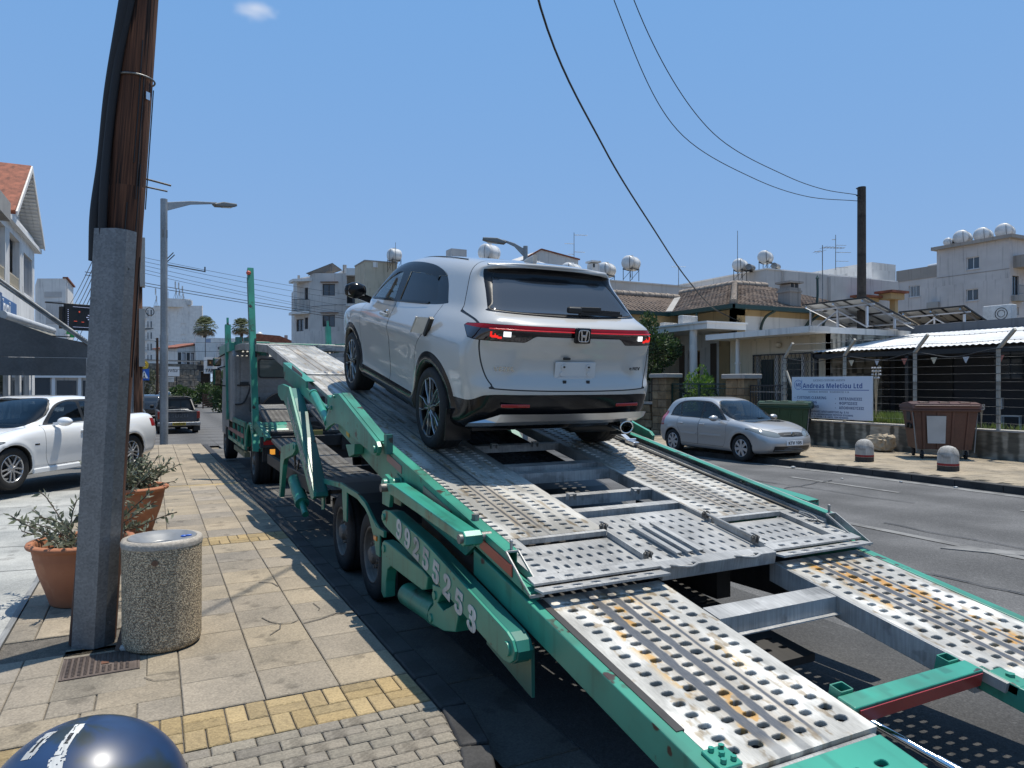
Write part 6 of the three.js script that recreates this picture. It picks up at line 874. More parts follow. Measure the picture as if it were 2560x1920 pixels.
function waterTank(label, pos, r, L, turn, legs, group, stripe) {   // lying white plastic tank on a steel stand
const t = thing('water_tank', label, 'water tank', pos, turn, group);
const pr = []; for (let i = 0; i <= 8; i++) { const a = i / 8 * Math.PI / 2; pr.push([r * Math.sin(a), -L / 2 + r * 0.45 * (1 - Math.cos(a))]); } const all = [...pr, ...pr.map(([x, y]) => [x, -y]).reverse()];
for (const k of [-0.22, 0, 0.22]) { }
part('tank_body', [lathe(all, 28).rotateZ(Math.PI / 2).translate(0, legs + r, 0), at(new THREE.CylinderGeometry(r * 0.34, r * 0.36, r * 0.22, 16), 0, legs + 2 * r, 0)], M.plasticWhite, t);
parts('tank_band', [-0.25, 0.25].map(k => at(new THREE.TorusGeometry(r + 0.004, 0.012, 6, 28), k * L, legs + r, 0, 0, Math.PI / 2)), W.grey, t);
const g = []; for (const x of [-0.36, 0.36]) for (const z of [-0.7, 0.7]) g.push(rod([x * L, 0, z * r], [x * L, legs + r * 0.5, z * r], 0.022, 0.022, 6)); for (const z of [-0.7, 0.7]) g.push(bar([-0.4 * L, legs + 0.05, z * r], [0.4 * L, legs + 0.05, z * r], 0.04, 0.04)); for (const x of [-0.36, 0.36]) g.push(bar([x * L, legs + 0.05, -0.7 * r], [x * L, legs + 0.05, 0.7 * r], 0.04, 0.04)); for (const x of [-0.36, 0.36]) g.push(bar([x * L, legs * 0.1, -0.7 * r], [x * L, legs, 0.7 * r], 0.02, 0.02));
part('stand', g, M.steelDark, t); part('pipe', [tube([[-0.45 * L, legs + 2 * r * 0.9, 0.2], [-0.56 * L, legs + r, 0.25], [-0.52 * L, 0.1, 0.3]], 0.018, 16, 5)], M.black, t); return t;
}
function aerial(label, pos, h, arms, turn = 0) { const t = thing('tv_aerial', label, 'aerial', pos, turn); part('mast', [rod([0, 0, 0], [0, h, 0], 0.022, 0.018, 6)], M.aluDull, t); for (const [y, L, n, el] of arms) { const g = [rod([0, y, 0], [L, y, 0], 0.012, 0.012, 5)]; for (let i = 0; i < n; i++) { const x = L * (i + 0.4) / n; g.push(rod([x, y, -el * (1 - 0.4 * i / n)], [x, y, el * (1 - 0.4 * i / n)], 0.008, 0.008, 4)); } part('antenna', g, M.aluDull, t); } return t; }

{ // tall apartment block on the right
const x = 60, z1 = -32.19, z0 = -38.0, top = 13.3, b = thing('apartment_block', 'lilac grey apartment block with rooftop tanks at the far right', 'building', [60, -0.3, -36]);
facade(b, '-x', x, rc(z0, z1, -0.3, top), [[-35.5, -34.5, 11.29, 12.27, { sill: 1 }], [-35.54, -34.57, 8.71, 9.65, { sill: 1 }], [-35.5, -34.5, 5.9, 6.9, { sill: 1 }]], W.lilac);
facade(b, '+z', z1, [[60.23, -0.3], [64.5, -0.3], [64.5, top], [60.23, top]], [[60.35, 61.3, 8.9, 10.4, { frame: M.iron }], [60.35, 61.3, 7.3, 7.96, { single: 1 }]], W.lilac);
part('roof_slab', [span(x - 0.35, 64.9, top, top + 0.28, z0 - 0.3, z1 + 0.35)], W.taupe, b); part('core', [span(x + 0.25, 64.5, -0.3, top - 0.02, z0, z1 - 0.25)], W.taupe, b); part('floor_line', [span(x - 0.02, x, 10.9, 10.96, z0, z1)], W.taupe, b);
part('balcony', [span(60.25, 61.5, 8.36, 8.82, z1, z1 + 0.55)], W.conc, b); railing(b, [60.25, 8.85, z1 + 0.5], [61.5, 8.85, z1 + 0.5], 0.75, 8, M.aluDull);
part('terrace', [span(60.5, 66, 11.0, 11.95, z1 + 0.0, z1 + 1.2)], W.taupe, b);
// lower wing to the left
facade(b, '-x', x + 0.3, rc(-41.9, z0, -0.3, 11.1), [[-40.72, -39.73, 9.6, 10.6, { bars: 7, frame: M.whiteClean, sill: 1 }], [-38.55, -37.98, 8.9, 10.6, { frame: M.iron }]], W.lilac); part('parapet', [span(x + 0.25, x + 0.5, 11.1, 12.1, -41.9, z0)], W.taupe, b); part('core', [span(x + 0.6, 70, -0.3, 11, -41.9, z0)], W.taupe, b);
part('balcony', [span(x - 0.25, x + 0.28, 8.4, 8.9, -38.75, -37.75)], W.conc, b); part('roof_unit', [span(x + 0.4, x + 4, 11.1, 11.4, -41.5, -39), rod([58.9 + 2, 12.2, -39.3], [58.9 + 2, 12.25, -38.2], 0.14, 0.14, 14)], M.plasticWhite, b);
settle(b, [62, -0.3, -36]);
const lab = ['smallest white roof tank peeping at the left end of the row on the lilac block', 'white roof tank on the lilac block, second from the left of the row', 'white roof tank in the middle right of the row on the lilac block', 'white roof tank nearest the right corner of the lilac block'];
[[61.2, -37.6, 0.35], [61.5, -36.7, 0.62], [62.0, -35.3, 0.62], [62.0, -33.6, 0.62]].forEach(([X, Z, r], i) => waterTank(lab[i], [X, top + 0.26, Z], r, 1.7, 0.3, 0.08, 'rooftop tanks on the lilac block'));
const ac = thing('air_conditioner', 'white air conditioner unit with fan grille on the dark flat roof', 'air conditioner', [26.6, 3.95, -14.6]); part('casing', [rbox(0.35, 0.62, 0.95, 0.03, 0, 0.36, 0)], M.plasticWhite, ac); part('fan_grille', [at(new THREE.TorusGeometry(0.2, 0.012, 6, 24), -0.18, 0.36, 0.15, 0, Math.PI / 2), at(new THREE.TorusGeometry(0.12, 0.01, 6, 24), -0.18, 0.36, 0.15, 0, Math.PI / 2)], M.black, ac); part('foot', [box(0.3, 0.05, 0.08, 0, 0.025, -0.35), box(0.3, 0.05, 0.08, 0, 0.025, 0.35)], M.steelDark, ac);
}
{ // long white building behind the house
const b = thing('white_building', 'long white flat roofed building with blank parapet behind the tiled house', 'building', [38, 0, -36]);
const x = 34.68, z = -32.91; part('wall', [span(x, 47.4, -0.3, 9.12, -43, z)], W.grey, b); part('parapet_cap', [span(x - 0.05, 47.45, 9.12, 9.2, -43, z + 0.05)], W.white, b);
facade(b, '+z', z + 0.22, rc(36.0, 47.2, 2, 9.1), [[37.6, 38.4, 5.6, 6.4, {}], [36.2, 36.9, 5.8, 6.3, {}]], W.grey);
part('pilaster', [span(40.0, 41.6, 0, 9.0, z + 0.2, z + 0.45), span(43.4, 43.6, 0, 9.0, z + 0.2, z + 0.30)], W.grey, b);
part('upper_storey', [span(46.6, 49.3, 8.5, 10.72, -41, -34.33)], W.white, b); part('door', [span(46.56, 46.6, 9.3, 10.1, -37.4, -36.4)], W.lightdirty, b);
settle(b, [40, 0, -36]);
const p = thing('tiled_porch', 'ochre porch with small red tile roofs in front of the white building', 'porch', [44.4, 0, -31.3]); part('column', [span(44.6, 44.9, 0, 7.6, -31.5, -31.1)], W.ochre, p); part('beam', [span(43.9, 45.3, 7.55, 7.95, -31.8, -30.9), span(42, 43.8, 7.4, 7.65, -32.3, -31.7)], W.ochre, p); part('roof_tiles', [span(43.7, 45.5, 7.97, 8.12, -32, -30.7), span(41.8, 44, 7.66, 7.8, -32.4, -31.5)], W.roofred, p); settle(p, [44.4, 0, -31.3]);
waterTank('white tank with pipe on stand, left one of the pair on the long white building', [33.9, 8.5, -34.4], 0.40, 1.15, 0.46, 0.62, 'tanks on the long white building'); waterTank('white tank on a higher stand, right one of the pair on the long building', [35.4, 8.6, -33.7], 0.40, 1.15, 0.46, 1.05, 'tanks on the long white building');
for (const [X, y, Z, l] of [[34.4, 9.12, -34.0, 'grey heating cylinder below the left tank on the long white building'], [35.9, 9.2, -33.3, 'grey heating cylinder below the right tank on the long white building']]) { const t = thing('heating_cylinder', l, 'boiler', [X, y, Z], 0.46); part('cylinder', [rod([-0.4, 0.25, 0], [0.4, 0.25, 0], 0.2, 0.2, 18)], M.aluDull, t); part('bracket', [box(0.06, 0.1, 0.3, -0.25, 0.03, 0), box(0.06, 0.1, 0.3, 0.25, 0.03, 0)], M.steelDark, t); }
aerial('tall bare rod aerial beside the left tank of the long white building', [32.3, 8.6, -33.0], 2.75, []);
aerial('tall television aerial with four short arms near the wooden pole', [38.15, 9.0, -30.6], 2.2, [[1.9, -0.25, 3, 0.15], [1.55, 0.7, 4, 0.1], [1.1, 1.0, 6, 0.14], [0.55, 0.85, 4, 0.1], [0.15, 0.8, 4, 0.1]], -0.4);
aerial('leaning dark television aerial above the tiled roof chimney', [27.3, 4.6, -22.6], 3.6, [[3.5, 1.1, 7, 0.3], [3.3, -0.4, 2, 0.4]], -0.3);
aerial('plain T shaped mast on the low parapet beside the cable', [29.0, 7.9, -34.6], 1.25, [[1.2, 0.45, 1, 0.02], [1.2, -0.45, 1, 0.02]], -0.45);
}
{ // low parapet building with tank pairs, and the gabled white one, above the SUV roof
const b = thing('parapet_building', 'low white building with plain parapet under the pair of tanks beside the tiled house', 'building', [25.8, 0, -38]); part('wall', [span(23.3, 34.6, -0.4, 7.95, -41, -35.0)], W.grey, b); part('parapet_cap', [span(23.25, 34.6, 7.95, 8.03, -41, -34.95)], W.lightdirty, b); settle(b, [27, 0, -38]);
waterTank('white tank with frame panel, left one of the pair right of the SUV roof', [24.2, 8.0, -35.4], 0.42, 1.15, 0.46, 0.25, 'tank pair right of the SUV roof'); waterTank('white tank on taller stand, right one of the pair right of the SUV roof', [25.4, 8.0, -34.6], 0.42, 1.2, 0.46, 0.62, 'tank pair right of the SUV roof');
const g = thing('gabled_building', 'weathered white building with low gable behind the roof of the SUV', 'building', [21.4, 0, -38]); part('wall', [ext([[19.6, -0.4], [23.2, -0.4], [23.2, 9.45], [20.6, 9.85], [19.6, 9.25]], 4).translate(0, 0, -41)], W.lightdirty, g); part('coping', [bar([20.6, 9.88, -37], [23.3, 9.48, -37], 0.14, 0.08), bar([19.5, 9.25, -37], [20.6, 9.88, -37], 0.14, 0.08)], W.roofred, g); settle(g, [21.4, 0, -39]);
const c = thing('white_chimney', 'square white chimney pillar beside the gabled building', 'chimney', [22.1, 0, -33.7]); part('shaft', [span(21.85, 22.35, 0, 8.6, -33.9, -33.4)], W.white, c); part('cap', [span(21.78, 22.42, 8.66, 8.76, -33.97, -33.33)], W.white, c); part('vent', [span(21.92, 22.02, 8.38, 8.58, -33.4, -33.37)], M.black, c); settle(c, [22.1, 0, -33.7]);
waterTank('low white tank half hidden behind the SUV roof, right of its fin', [21.0, 7.6, -34.2], 0.42, 1.3, 0.46, 0.2); waterTank('low white tank just right of the SUV roof fin, mostly hidden', [19.3, 7.85, -35.0], 0.34, 1.2, 0.46, 0.2);
const gb = thing('stair_head', 'plain grey stair head block on a far roof above the SUV', 'roof block', [22.9, 0, -55.8]); part('block', [span(22.2, 23.6, 11.0, 13.2, -56.5, -55.3), span(20.5, 26, -0.5, 11.2, -66, -55.5)], W.grey, gb);
waterTank('large white tank on stand directly behind the lamp arm above the SUV', [21.1, 9.9, -45.4], 0.58, 1.55, 0.46, 0.6); const ub = thing('tank_building', 'plain white building under the large tank, hidden behind the SUV', 'building', [21, 0, -48]); part('wall', [span(18, 24.5, -0.5, 9.9, -50, -44.8)], W.white, ub); settle(ub, [21, 0, -48]); settle(gb, [22.9, 0, -60]);
aerial('television aerial with three yagi arms above the gabled building', [23.15, 9.3, -37.4], 1.9, [[1.75, 0.85, 8, 0.22], [1.2, -0.6, 5, 0.2], [0.7, 0.7, 6, 0.2], [0.55, -0.4, 4, 0.2]], -0.3); aerial('thin whip aerial left above the SUV roof', [17.6, 11.5, -56], 1.9, []);
}
{ // balcony building left of the SUV
const b = thing('balcony_building', 'weathered white corner building with dark window frames and balconies left of the SUV', 'building', [15, -0.8, -70]); const fr = { frame: W.frameBrown, glass: M.pane };
// a rounded-corner front in three planes
const A = [12.0, -70.1], B = [13.0, -67.6], C = [16.1, -66.2];
const panel = (P, Q, y0, y1, wins, n) => { const L = Math.hypot(Q[0] - P[0], Q[1] - P[1]), a = Math.atan2(-(Q[1] - P[1]), Q[0] - P[0]); const g = new THREE.Group(); g.name = n; g.position.set(P[0], 0, P[1]); g.rotation.y = a; b.add(g); g.userData.w = 1; const w = part('wall', [ext(rc(0, L, y0, y1), 0.2, 0, wins.map(q => rc(...q))).translate(0, 0, -0.2)], W.lightdirty, b); const grp = [w]; for (const q of wins) { const p = part('window', [ext(rc(...q), 0.02).translate(0, 0, -0.16)], M.pane, b); const f = part('window_frame', [ext(rc(...q), 0.05, 0, [rc(q[0] + 0.06, (q[0] + q[1]) / 2 - 0.03, q[2] + 0.06, q[3] - 0.06), rc((q[0] + q[1]) / 2 + 0.03, q[1] - 0.06, q[2] + 0.06, q[3] - 0.06)]).translate(0, 0, -0.14)], W.frameBrown, p); grp.push(p); } for (const w2 of grp) { w2.rotation.y = a; w2.position.set(P[0], 0, P[1]); } b.remove(g); return L; };
panel(A, B, -0.8, 11.9, [[0.35, 1.6, 6.85, 8.0], [1.75, 2.35, 7.0, 8.1], [1.75, 2.35, 9.75, 10.9]], 'a'); panel(B, C, -0.8, 12.2, [[1.15, 2.3, 7.2, 8.3], [1.15, 2.3, 10.1, 11.2]], 'b'); panel(C, [22, -63.5], -0.8, 9.3, [[1.2, 2.6, 6.6, 8.6]], 'c');
panel([15.9, -67.6], [21.5, -65.0], 9.3, 12, [[0.5, 2.6, 9.45, 11.4]], 'd');
part('core', [plateXZ([[13.2, -70], [13.3, -67.95], [16.1, -66.65], [16.15, -68.2], [22, -65.6], [22, -80], [13.4, -80]], -0.8, 11.8), plateXZ([[16.1, -67.9], [22, -65.3], [22, -66], [16.1, -68.4]], -0.8, 9.2)], W.lightdirty, b);
part('roof_slab', [plateXZ([[11.5, -70.2], [11.6, -68.6], [13.1, -67.3], [13.2, -70]], 11.45, 11.7), plateXZ([[16.0, -66.0], [22.3, -63.2], [22.3, -72], [16, -72]], 11.98, 12.65)], W.white, b); parts('balcony_slab', [plateXZ([[11.5, -70.2], [11.6, -68.4], [12.9, -67.4], [13.0, -69.5]], 8.4, 8.65), plateXZ([[16.0, -66.0], [22, -63.3], [22, -66], [16, -67]], 9.1, 9.35)], W.white, b);
part('balcony_post', [span(11.7, 12.0, 8.6, 11.5, -68.9, -68.6)], W.white, b); railing(b, [11.55, 8.65, -68.5], [12.9, 8.65, -67.5], 1.1, 12); railing(b, [16.1, 9.35, -66.1], [18.4, 9.35, -65.1], 1.1, 16);
for (const y of [11.35, 8.5]) part('tile_hood', [bar([13.85, y, -67.1], [15.35, y + 0.02, -66.4], 0.3, 0.07)], mt([0.25, 0.16, 0.12], 0.9), b); part('hanging_cable', [tube([[13.0, 9.0, -67.4], [14.2, 9.15, -66.8], [16.0, 9.25, -66.0]], 0.02, 12, 5)], M.black, b);
part('chimney', [span(15.95, 16.25, 12.2, 13.1, -67.2, -66.9), span(12.1, 12.3, 11.6, 12.1, -69, -68.8)], W.conc, b);
settle(b, [15, -0.8, -70]); b.name = b.name;
const sp = thing('roof_solar_panel', 'tilted solar panels on the flat roof of the weathered corner building', 'solar panel', [14, 11.9, -67.6]); part('panel_board', [quad([-1.4, 0.2, 0.2], [0.9, 1.25, 0.7], [1.9, 0.75, 0.2], [-0.3, -0.1, -0.6])], mt([0.32, 0.30, 0.28], 0.6), sp); part('panel_frame', [bar([-1.4, 0.2, 0.2], [0.9, 1.25, 0.7], 0.06, 0.06), bar([0.9, 1.25, 0.7], [1.9, 0.75, 0.2], 0.06, 0.06), bar([-0.3, -0.1, -0.6], [1.9, 0.75, 0.2], 0.06, 0.06), bar([-0.9, 0.05, -0.2], [1.2, 1.05, 0.5], 0.05, 0.05)], M.aluDull, sp); part('support', [bar([0.8, 0, 0.6], [0.9, 1.2, 0.65], 0.05, 0.05), bar([-1.2, 0, 0.2], [-0.9, 0.3, 0.2], 0.05, 0.05), bar([0, 0, 0.3], [0.8, 1.1, 0.6], 0.04, 0.04)], M.aluDull, sp);
const bb = thing('beige_roof_house', 'beige penthouse block behind the corner building, beside the tank on a tall stand', 'building', [17, 0, -61]); part('wall', [span(16.3, 19.2, -0.5, 12.5, -64, -60.6)], W.cream, bb); part('coping', [span(16.25, 19.25, 12.5, 12.6, -64, -60.55)], W.conc, bb); part('box', [span(17.0, 17.4, 12.0, 12.45, -60.6, -60.5)], W.white, bb); settle(bb, [17, -0.5, -61]);
waterTank('white tank on a tall dark stand left above the SUV', [18.75, 11.6, -60.0], 0.55, 1.2, 0.3, 0.95);
}
{ // white tower far down the street
const b = thing('white_tower', 'tall white apartment tower with rooftop phone masts far down the street', 'building', [4, -1.6, -213]); const fz = z => z; const P = [0.0, -212.8], Q = [11.5, -207.0]; const L = Math.hypot(11.5, 5.8), a = Math.atan2(-(Q[1] - P[1]), Q[0] - P[0]);
const wins = []; for (const [u, w, ys] of [[0.4, 1.9, [[19.3, 21.6]]], [3.45, 0.75, [[19.2, 21.5]]], [6.2, 0.62, [[19.8, 21.3]]], [9.1, 0.62, [[19.7, 21.2]]]]) for (const [c, d] of ys) wins.push([u, u + w, c, d]);
for (const y of [16.8, 13.9, 11, 8.1, 5.2]) { wins.push([3.7, 4.1, y, y + 1.5]); wins.push([7.2, 8.7, y + 0.1, y + 1.25]); }
const wall = part('wall', [ext(rc(0, L, -1.6, 22.8), 0.4, 0, wins.map(q => rc(...q))).translate(0, 0, -0.4)], W.white, b); const ws = wins.map(q => { const p = part('window', [ext(rc(...q), 0.05).translate(0, 0, -0.3)], M.pane, b); part('window_frame', [ext(rc(...q), 0.08, 0, [rc(q[0] + 0.07, q[1] - 0.07, q[2] + 0.07, q[3] - 0.07)]).translate(0, 0, -0.25)], W.grey, p); return p; }); for (const m of [wall, ...ws]) { m.rotation.y = a; m.position.set(P[0], 0, P[1]); }
part('side_wall', [plateXZ([[0, -212.9], [11.4, -207.2], [4, -225], [-7, -222], [-1.6, -213.6]], -1.6, 22.4)], W.white, b);
for (let i = 0; i < 6; i++) { const y = 19.6 - i * 3; part('balcony', [plateXZ([[-3.6, -214.6], [-0.2, -212.9], [-0.8, -214.5], [-3.6, -216]], y - 0.35, y), plateXZ([[-3.6, -214.5], [-2.9, -214.1], [-2.9, -214.2], [-3.6, -214.6]], y, y + 1)], W.white, b); railing(b, [-3.5, y, -214.5], [-1.2, y, -213.3], 1.0, 8, M.aluDull); part('side_window', [box(0.5, 1.7, 0.1, -1.3, y + 1.2, -213.55, 0, 0.46), box(0.5, 1.7, 0.1, -0.55, y + 1.2, -213.15, 0, 0.46)], M.pane, b); }
part('roof_slab', [plateXZ([[-3.8, -214.8], [-0.8, -213.2], [-0.9, -216], [-3.8, -217]], 21.6, 22.6)], W.white, b); part('penthouse', [span(3.2, 8.9, 22.4, 24.6, -212.5, -209.2)], W.white, b); part('roof_tank', [at(new THREE.CylinderGeometry(0.7, 0.7, 1.2, 14), 8.6, 23.6, -208.7)], M.plasticWhite, b);
for (const [x, z, y0, h] of [[0.5, -212, 22.4, 4.8], [5.2, -210, 24.5, 4.6], [6.0, -209.6, 24.5, 4.3], [6.9, -209.2, 24.5, 3.4], [3.4, -211, 22.6, 4.0]]) { const m = thing('phone_mast', { 0.5: 'phone mast alone at the left end of the white tower roof', 5.2: 'left one of three clustered phone masts on the white tower', 6.0: 'middle one of three clustered phone masts on the white tower', 6.9: 'right one of three clustered phone masts on the white tower', 3.4: 'thin lattice phone mast beside the lamp post on the tower roof' }[x], 'antenna mast', [x, y0, z]); part('mast', [rod([0, 0, 0], [0, h, 0], 0.07, 0.06, 6), rod([-0.6, 0, 0], [0, h * 0.45, 0], 0.04, 0.04, 5), rod([0.6, 0, 0], [0, h * 0.45, 0], 0.04, 0.04, 5)], M.aluDull, m); if (x !== 3.4) part('panel_antenna', [box(0.34, 1.7, 0.2, -0.1, h - 0.7, 0.15), box(0.3, 1.5, 0.2, 0.12, h - 2.6, 0.15)], M.plasticWhite, m); }
settle(b, [4, -1.6, -214]);
}
{ // restaurant building with red roof, signs and stone wall
const b = thing('restaurant_building', 'white two storey building with red pitched roof and glazed bay far down the street', 'building', [5, -1.2, -104]); const P = [2.8, -105], Q = [7.6, -102.6], L = 5.37, a = Math.atan2(2.4, 4.8);
const put = (n, g, m) => { const p = part(n, g, m, b); p.rotation.y = a; p.position.set(P[0], 0, P[1]); return p; };
put('wall', [ext([[0, 4.3], [L, 4.3], [L, 7.1], [3.6, 7.35], [0, 6.62]], 6, 0, [rc(0.05, 2.45, 4.45, 6.1), rc(2.8, 3.4, 4.5, 6.25), rc(4.0, 4.65, 4.8, 6.25)]).translate(0, 0, -6)], W.white); const w = put('window', [box(2.4, 1.65, 0.1, 1.25, 5.28, -0.2), box(0.6, 1.7, 0.1, 3.1, 5.4, -0.2), box(0.65, 1.5, 0.1, 4.33, 5.5, -0.2)], M.pane); const wf = put('window_frame', [0.05, 0.65, 1.25, 1.85, 2.45].map(u => box(0.08, 1.65, 0.12, u, 5.28, -0.1)), M.whiteClean); put('curtain', [box(0.4, 1.5, 0.04, 0.9, 5.25, -0.14)], W.curtain); put('curtain', [box(0.4, 1.5, 0.04, 2.1, 5.25, -0.14)], W.curtain);
put('floor_band', [box(L + 0.1, 0.75, 6.2, L / 2, 4.05, -3)], W.slate); put('ground_floor', [box(3.6, 4.6, 5, 3.2, 1.3, -3.2)], mt([0.06, 0.045, 0.035], 0.7)); put('shop_window', [box(0.7, 1.7, 0.1, 2.4, 3.0, -0.65), box(0.7, 1.7, 0.1, 3.3, 3.0, -0.65)], M.pane); put('roof', [ext([[-0.3, 6.6], [3.7, 7.42], [3.7, 7.6], [-0.3, 6.78]], 6.4).translate(0, 0, -6.2)], W.roofred);
railing(b, [7.0, 4.3, -102.2], [9.2, 4.3, -101.2], 0.9, 14); part('upper_block', [span(5.0, 10, 5, 8.1, -108, -104)], W.white, b); part('flag_pole', [rod([6.1, 4, -102.4], [6.1, 8.3, -102.4], 0.04)], M.iron, b); part('flag', [box(0.6, 0.5, 0.02, 6.45, 7.6, -102.3)], mt([0.25, 0.3, 0.4], 0.9), b); settle(b, [5, -1.2, -104]);
const wh = thing('flat_white_house', 'white flat roofed house with dark awning right of the red roofed restaurant', 'building', [8.6, -1.2, -96]); part('wall', [span(7.4, 11.5, -1.2, 6.9, -101, -96)], W.lightdirty, wh); part('awning', [span(7.2, 9.2, 6.2, 6.5, -96.8, -95.3)], W.dark, wh); part('window', [span(7.9, 8.5, 4.2, 5.4, -96, -95.95), span(9.2, 9.9, 4.2, 5.4, -96, -95.95)], M.pane, wh); part('roof', [span(7.3, 8.6, 5.6, 5.75, -96.5, -95)], W.roofred, wh); settle(wh, [9, -1.2, -98]);
const rr = thing('red_roof_house', 'low house with wide red tiled roof behind the truck gantry', 'house', [14, -1.2, -105]); part('wall', [span(10.6, 17.4, -1.2, 7.7, -110, -104)], W.cream, rr); part('roof', [ext([[10.2, 7.7], [17.8, 7.7], [17.6, 7.95], [15.8, 8.65], [12.4, 8.85]], 5).translate(0, 0, -109)], W.roofred, rr); part('chimney', [span(16.6, 17.0, 8.2, 8.8, -105, -104.6)], W.conc, rr); part('roof_dish', [at(new THREE.SphereGeometry(0.4, 12, 8, 0, 6.3, 0, 1.4), 13.2, 8.75, -104.5)], M.plasticWhite, rr); settle(rr, [14, -1.2, -106]);
const sb = thing('shop_board', 'white signboard with handwritten style name behind the street lamp', 'sign', [1.4, gy(-77.5), -77.5], 0.46); part('board', [box(1.9, 0.95, 0.08, 0, 3.4, 0)], M.whiteClean, sb); part('post', [box(0.08, 3, 0.08, -0.7, 1.5, -0.05), box(0.08, 3, 0.08, 0.7, 1.5, -0.05)], M.iron, sb);
const st = canvasTex(512, 256, (x, w2, h) => { x.fillStyle = '#d9dadb'; x.fillRect(0, 0, w2, h); x.fillStyle = '#15181b'; x.font = 'italic bold 112px serif'; x.textAlign = 'center'; x.fillText('Berelia', w2 / 2, 145); x.font = '20px sans-serif'; x.fillText('· · · · · · · ·', w2 / 2, 205); }); const pl = new THREE.PlaneGeometry(1.86, 0.92); pl.userData.keep = true; part('sign_face', pl.translate(0, 3.4, 0.045), mt([1, 1, 1], 0.6, { map: st }), sb); part('wall_speaker', [box(0.7, 0.5, 0.1, 0.05, 2.6, 0)], M.plasticWhite, sb);
const yb = thing('restaurant_board', 'white board with brown emblem reading YAPA below the glazed bay', 'sign', [6.6, gy(-101), -101.0], 0.46); part('board', [box(1.75, 2.15, 0.08, 0, 4.6, 0)], M.whiteClean, yb); part('emblem', [box(0.75, 0.85, 0.02, -0.05, 4.95, 0.05)], mt([0.07, 0.04, 0.02], 0.7), yb); part('emblem_mark', [box(0.2, 0.3, 0.02, -0.05, 4.95, 0.065)], mt([0.4, 0.22, 0.08], 0.7), yb); part('lettering', [text('YAPA', 0.42, sansBold, 0.02).translate(-0.68, 3.75, 0.045)], M.black, yb); part('post', [box(0.1, 4, 0.1, 0, 2, -0.08)], M.iron, yb);
const sw = thing('stone_garden_wall', 'rough stone garden wall with coping across the far end of the street', 'wall', [1, gy(-83), -83.5], 0.46); const r = rng(88); const sg = []; for (let j = 0; j < 7; j++) for (let i = 0; i < 15; i++) sg.push(rbox(0.42 + r() * 0.1, 0.6, 0.3 + r() * 0.08, 0.05, -3.3 + i * 0.47 + (j % 2) * 0.2, 0.3 + j * 0.62, 0)); const sp = part('stone', sg, mt([0.30, 0.26, 0.21], 0.95, { map: T.worn }), sw); sp.userData.kind = 'stuff'; part('coping', [box(7.6, 0.12, 0.5, 0, 4.62, 0)], W.conc, sw);
}
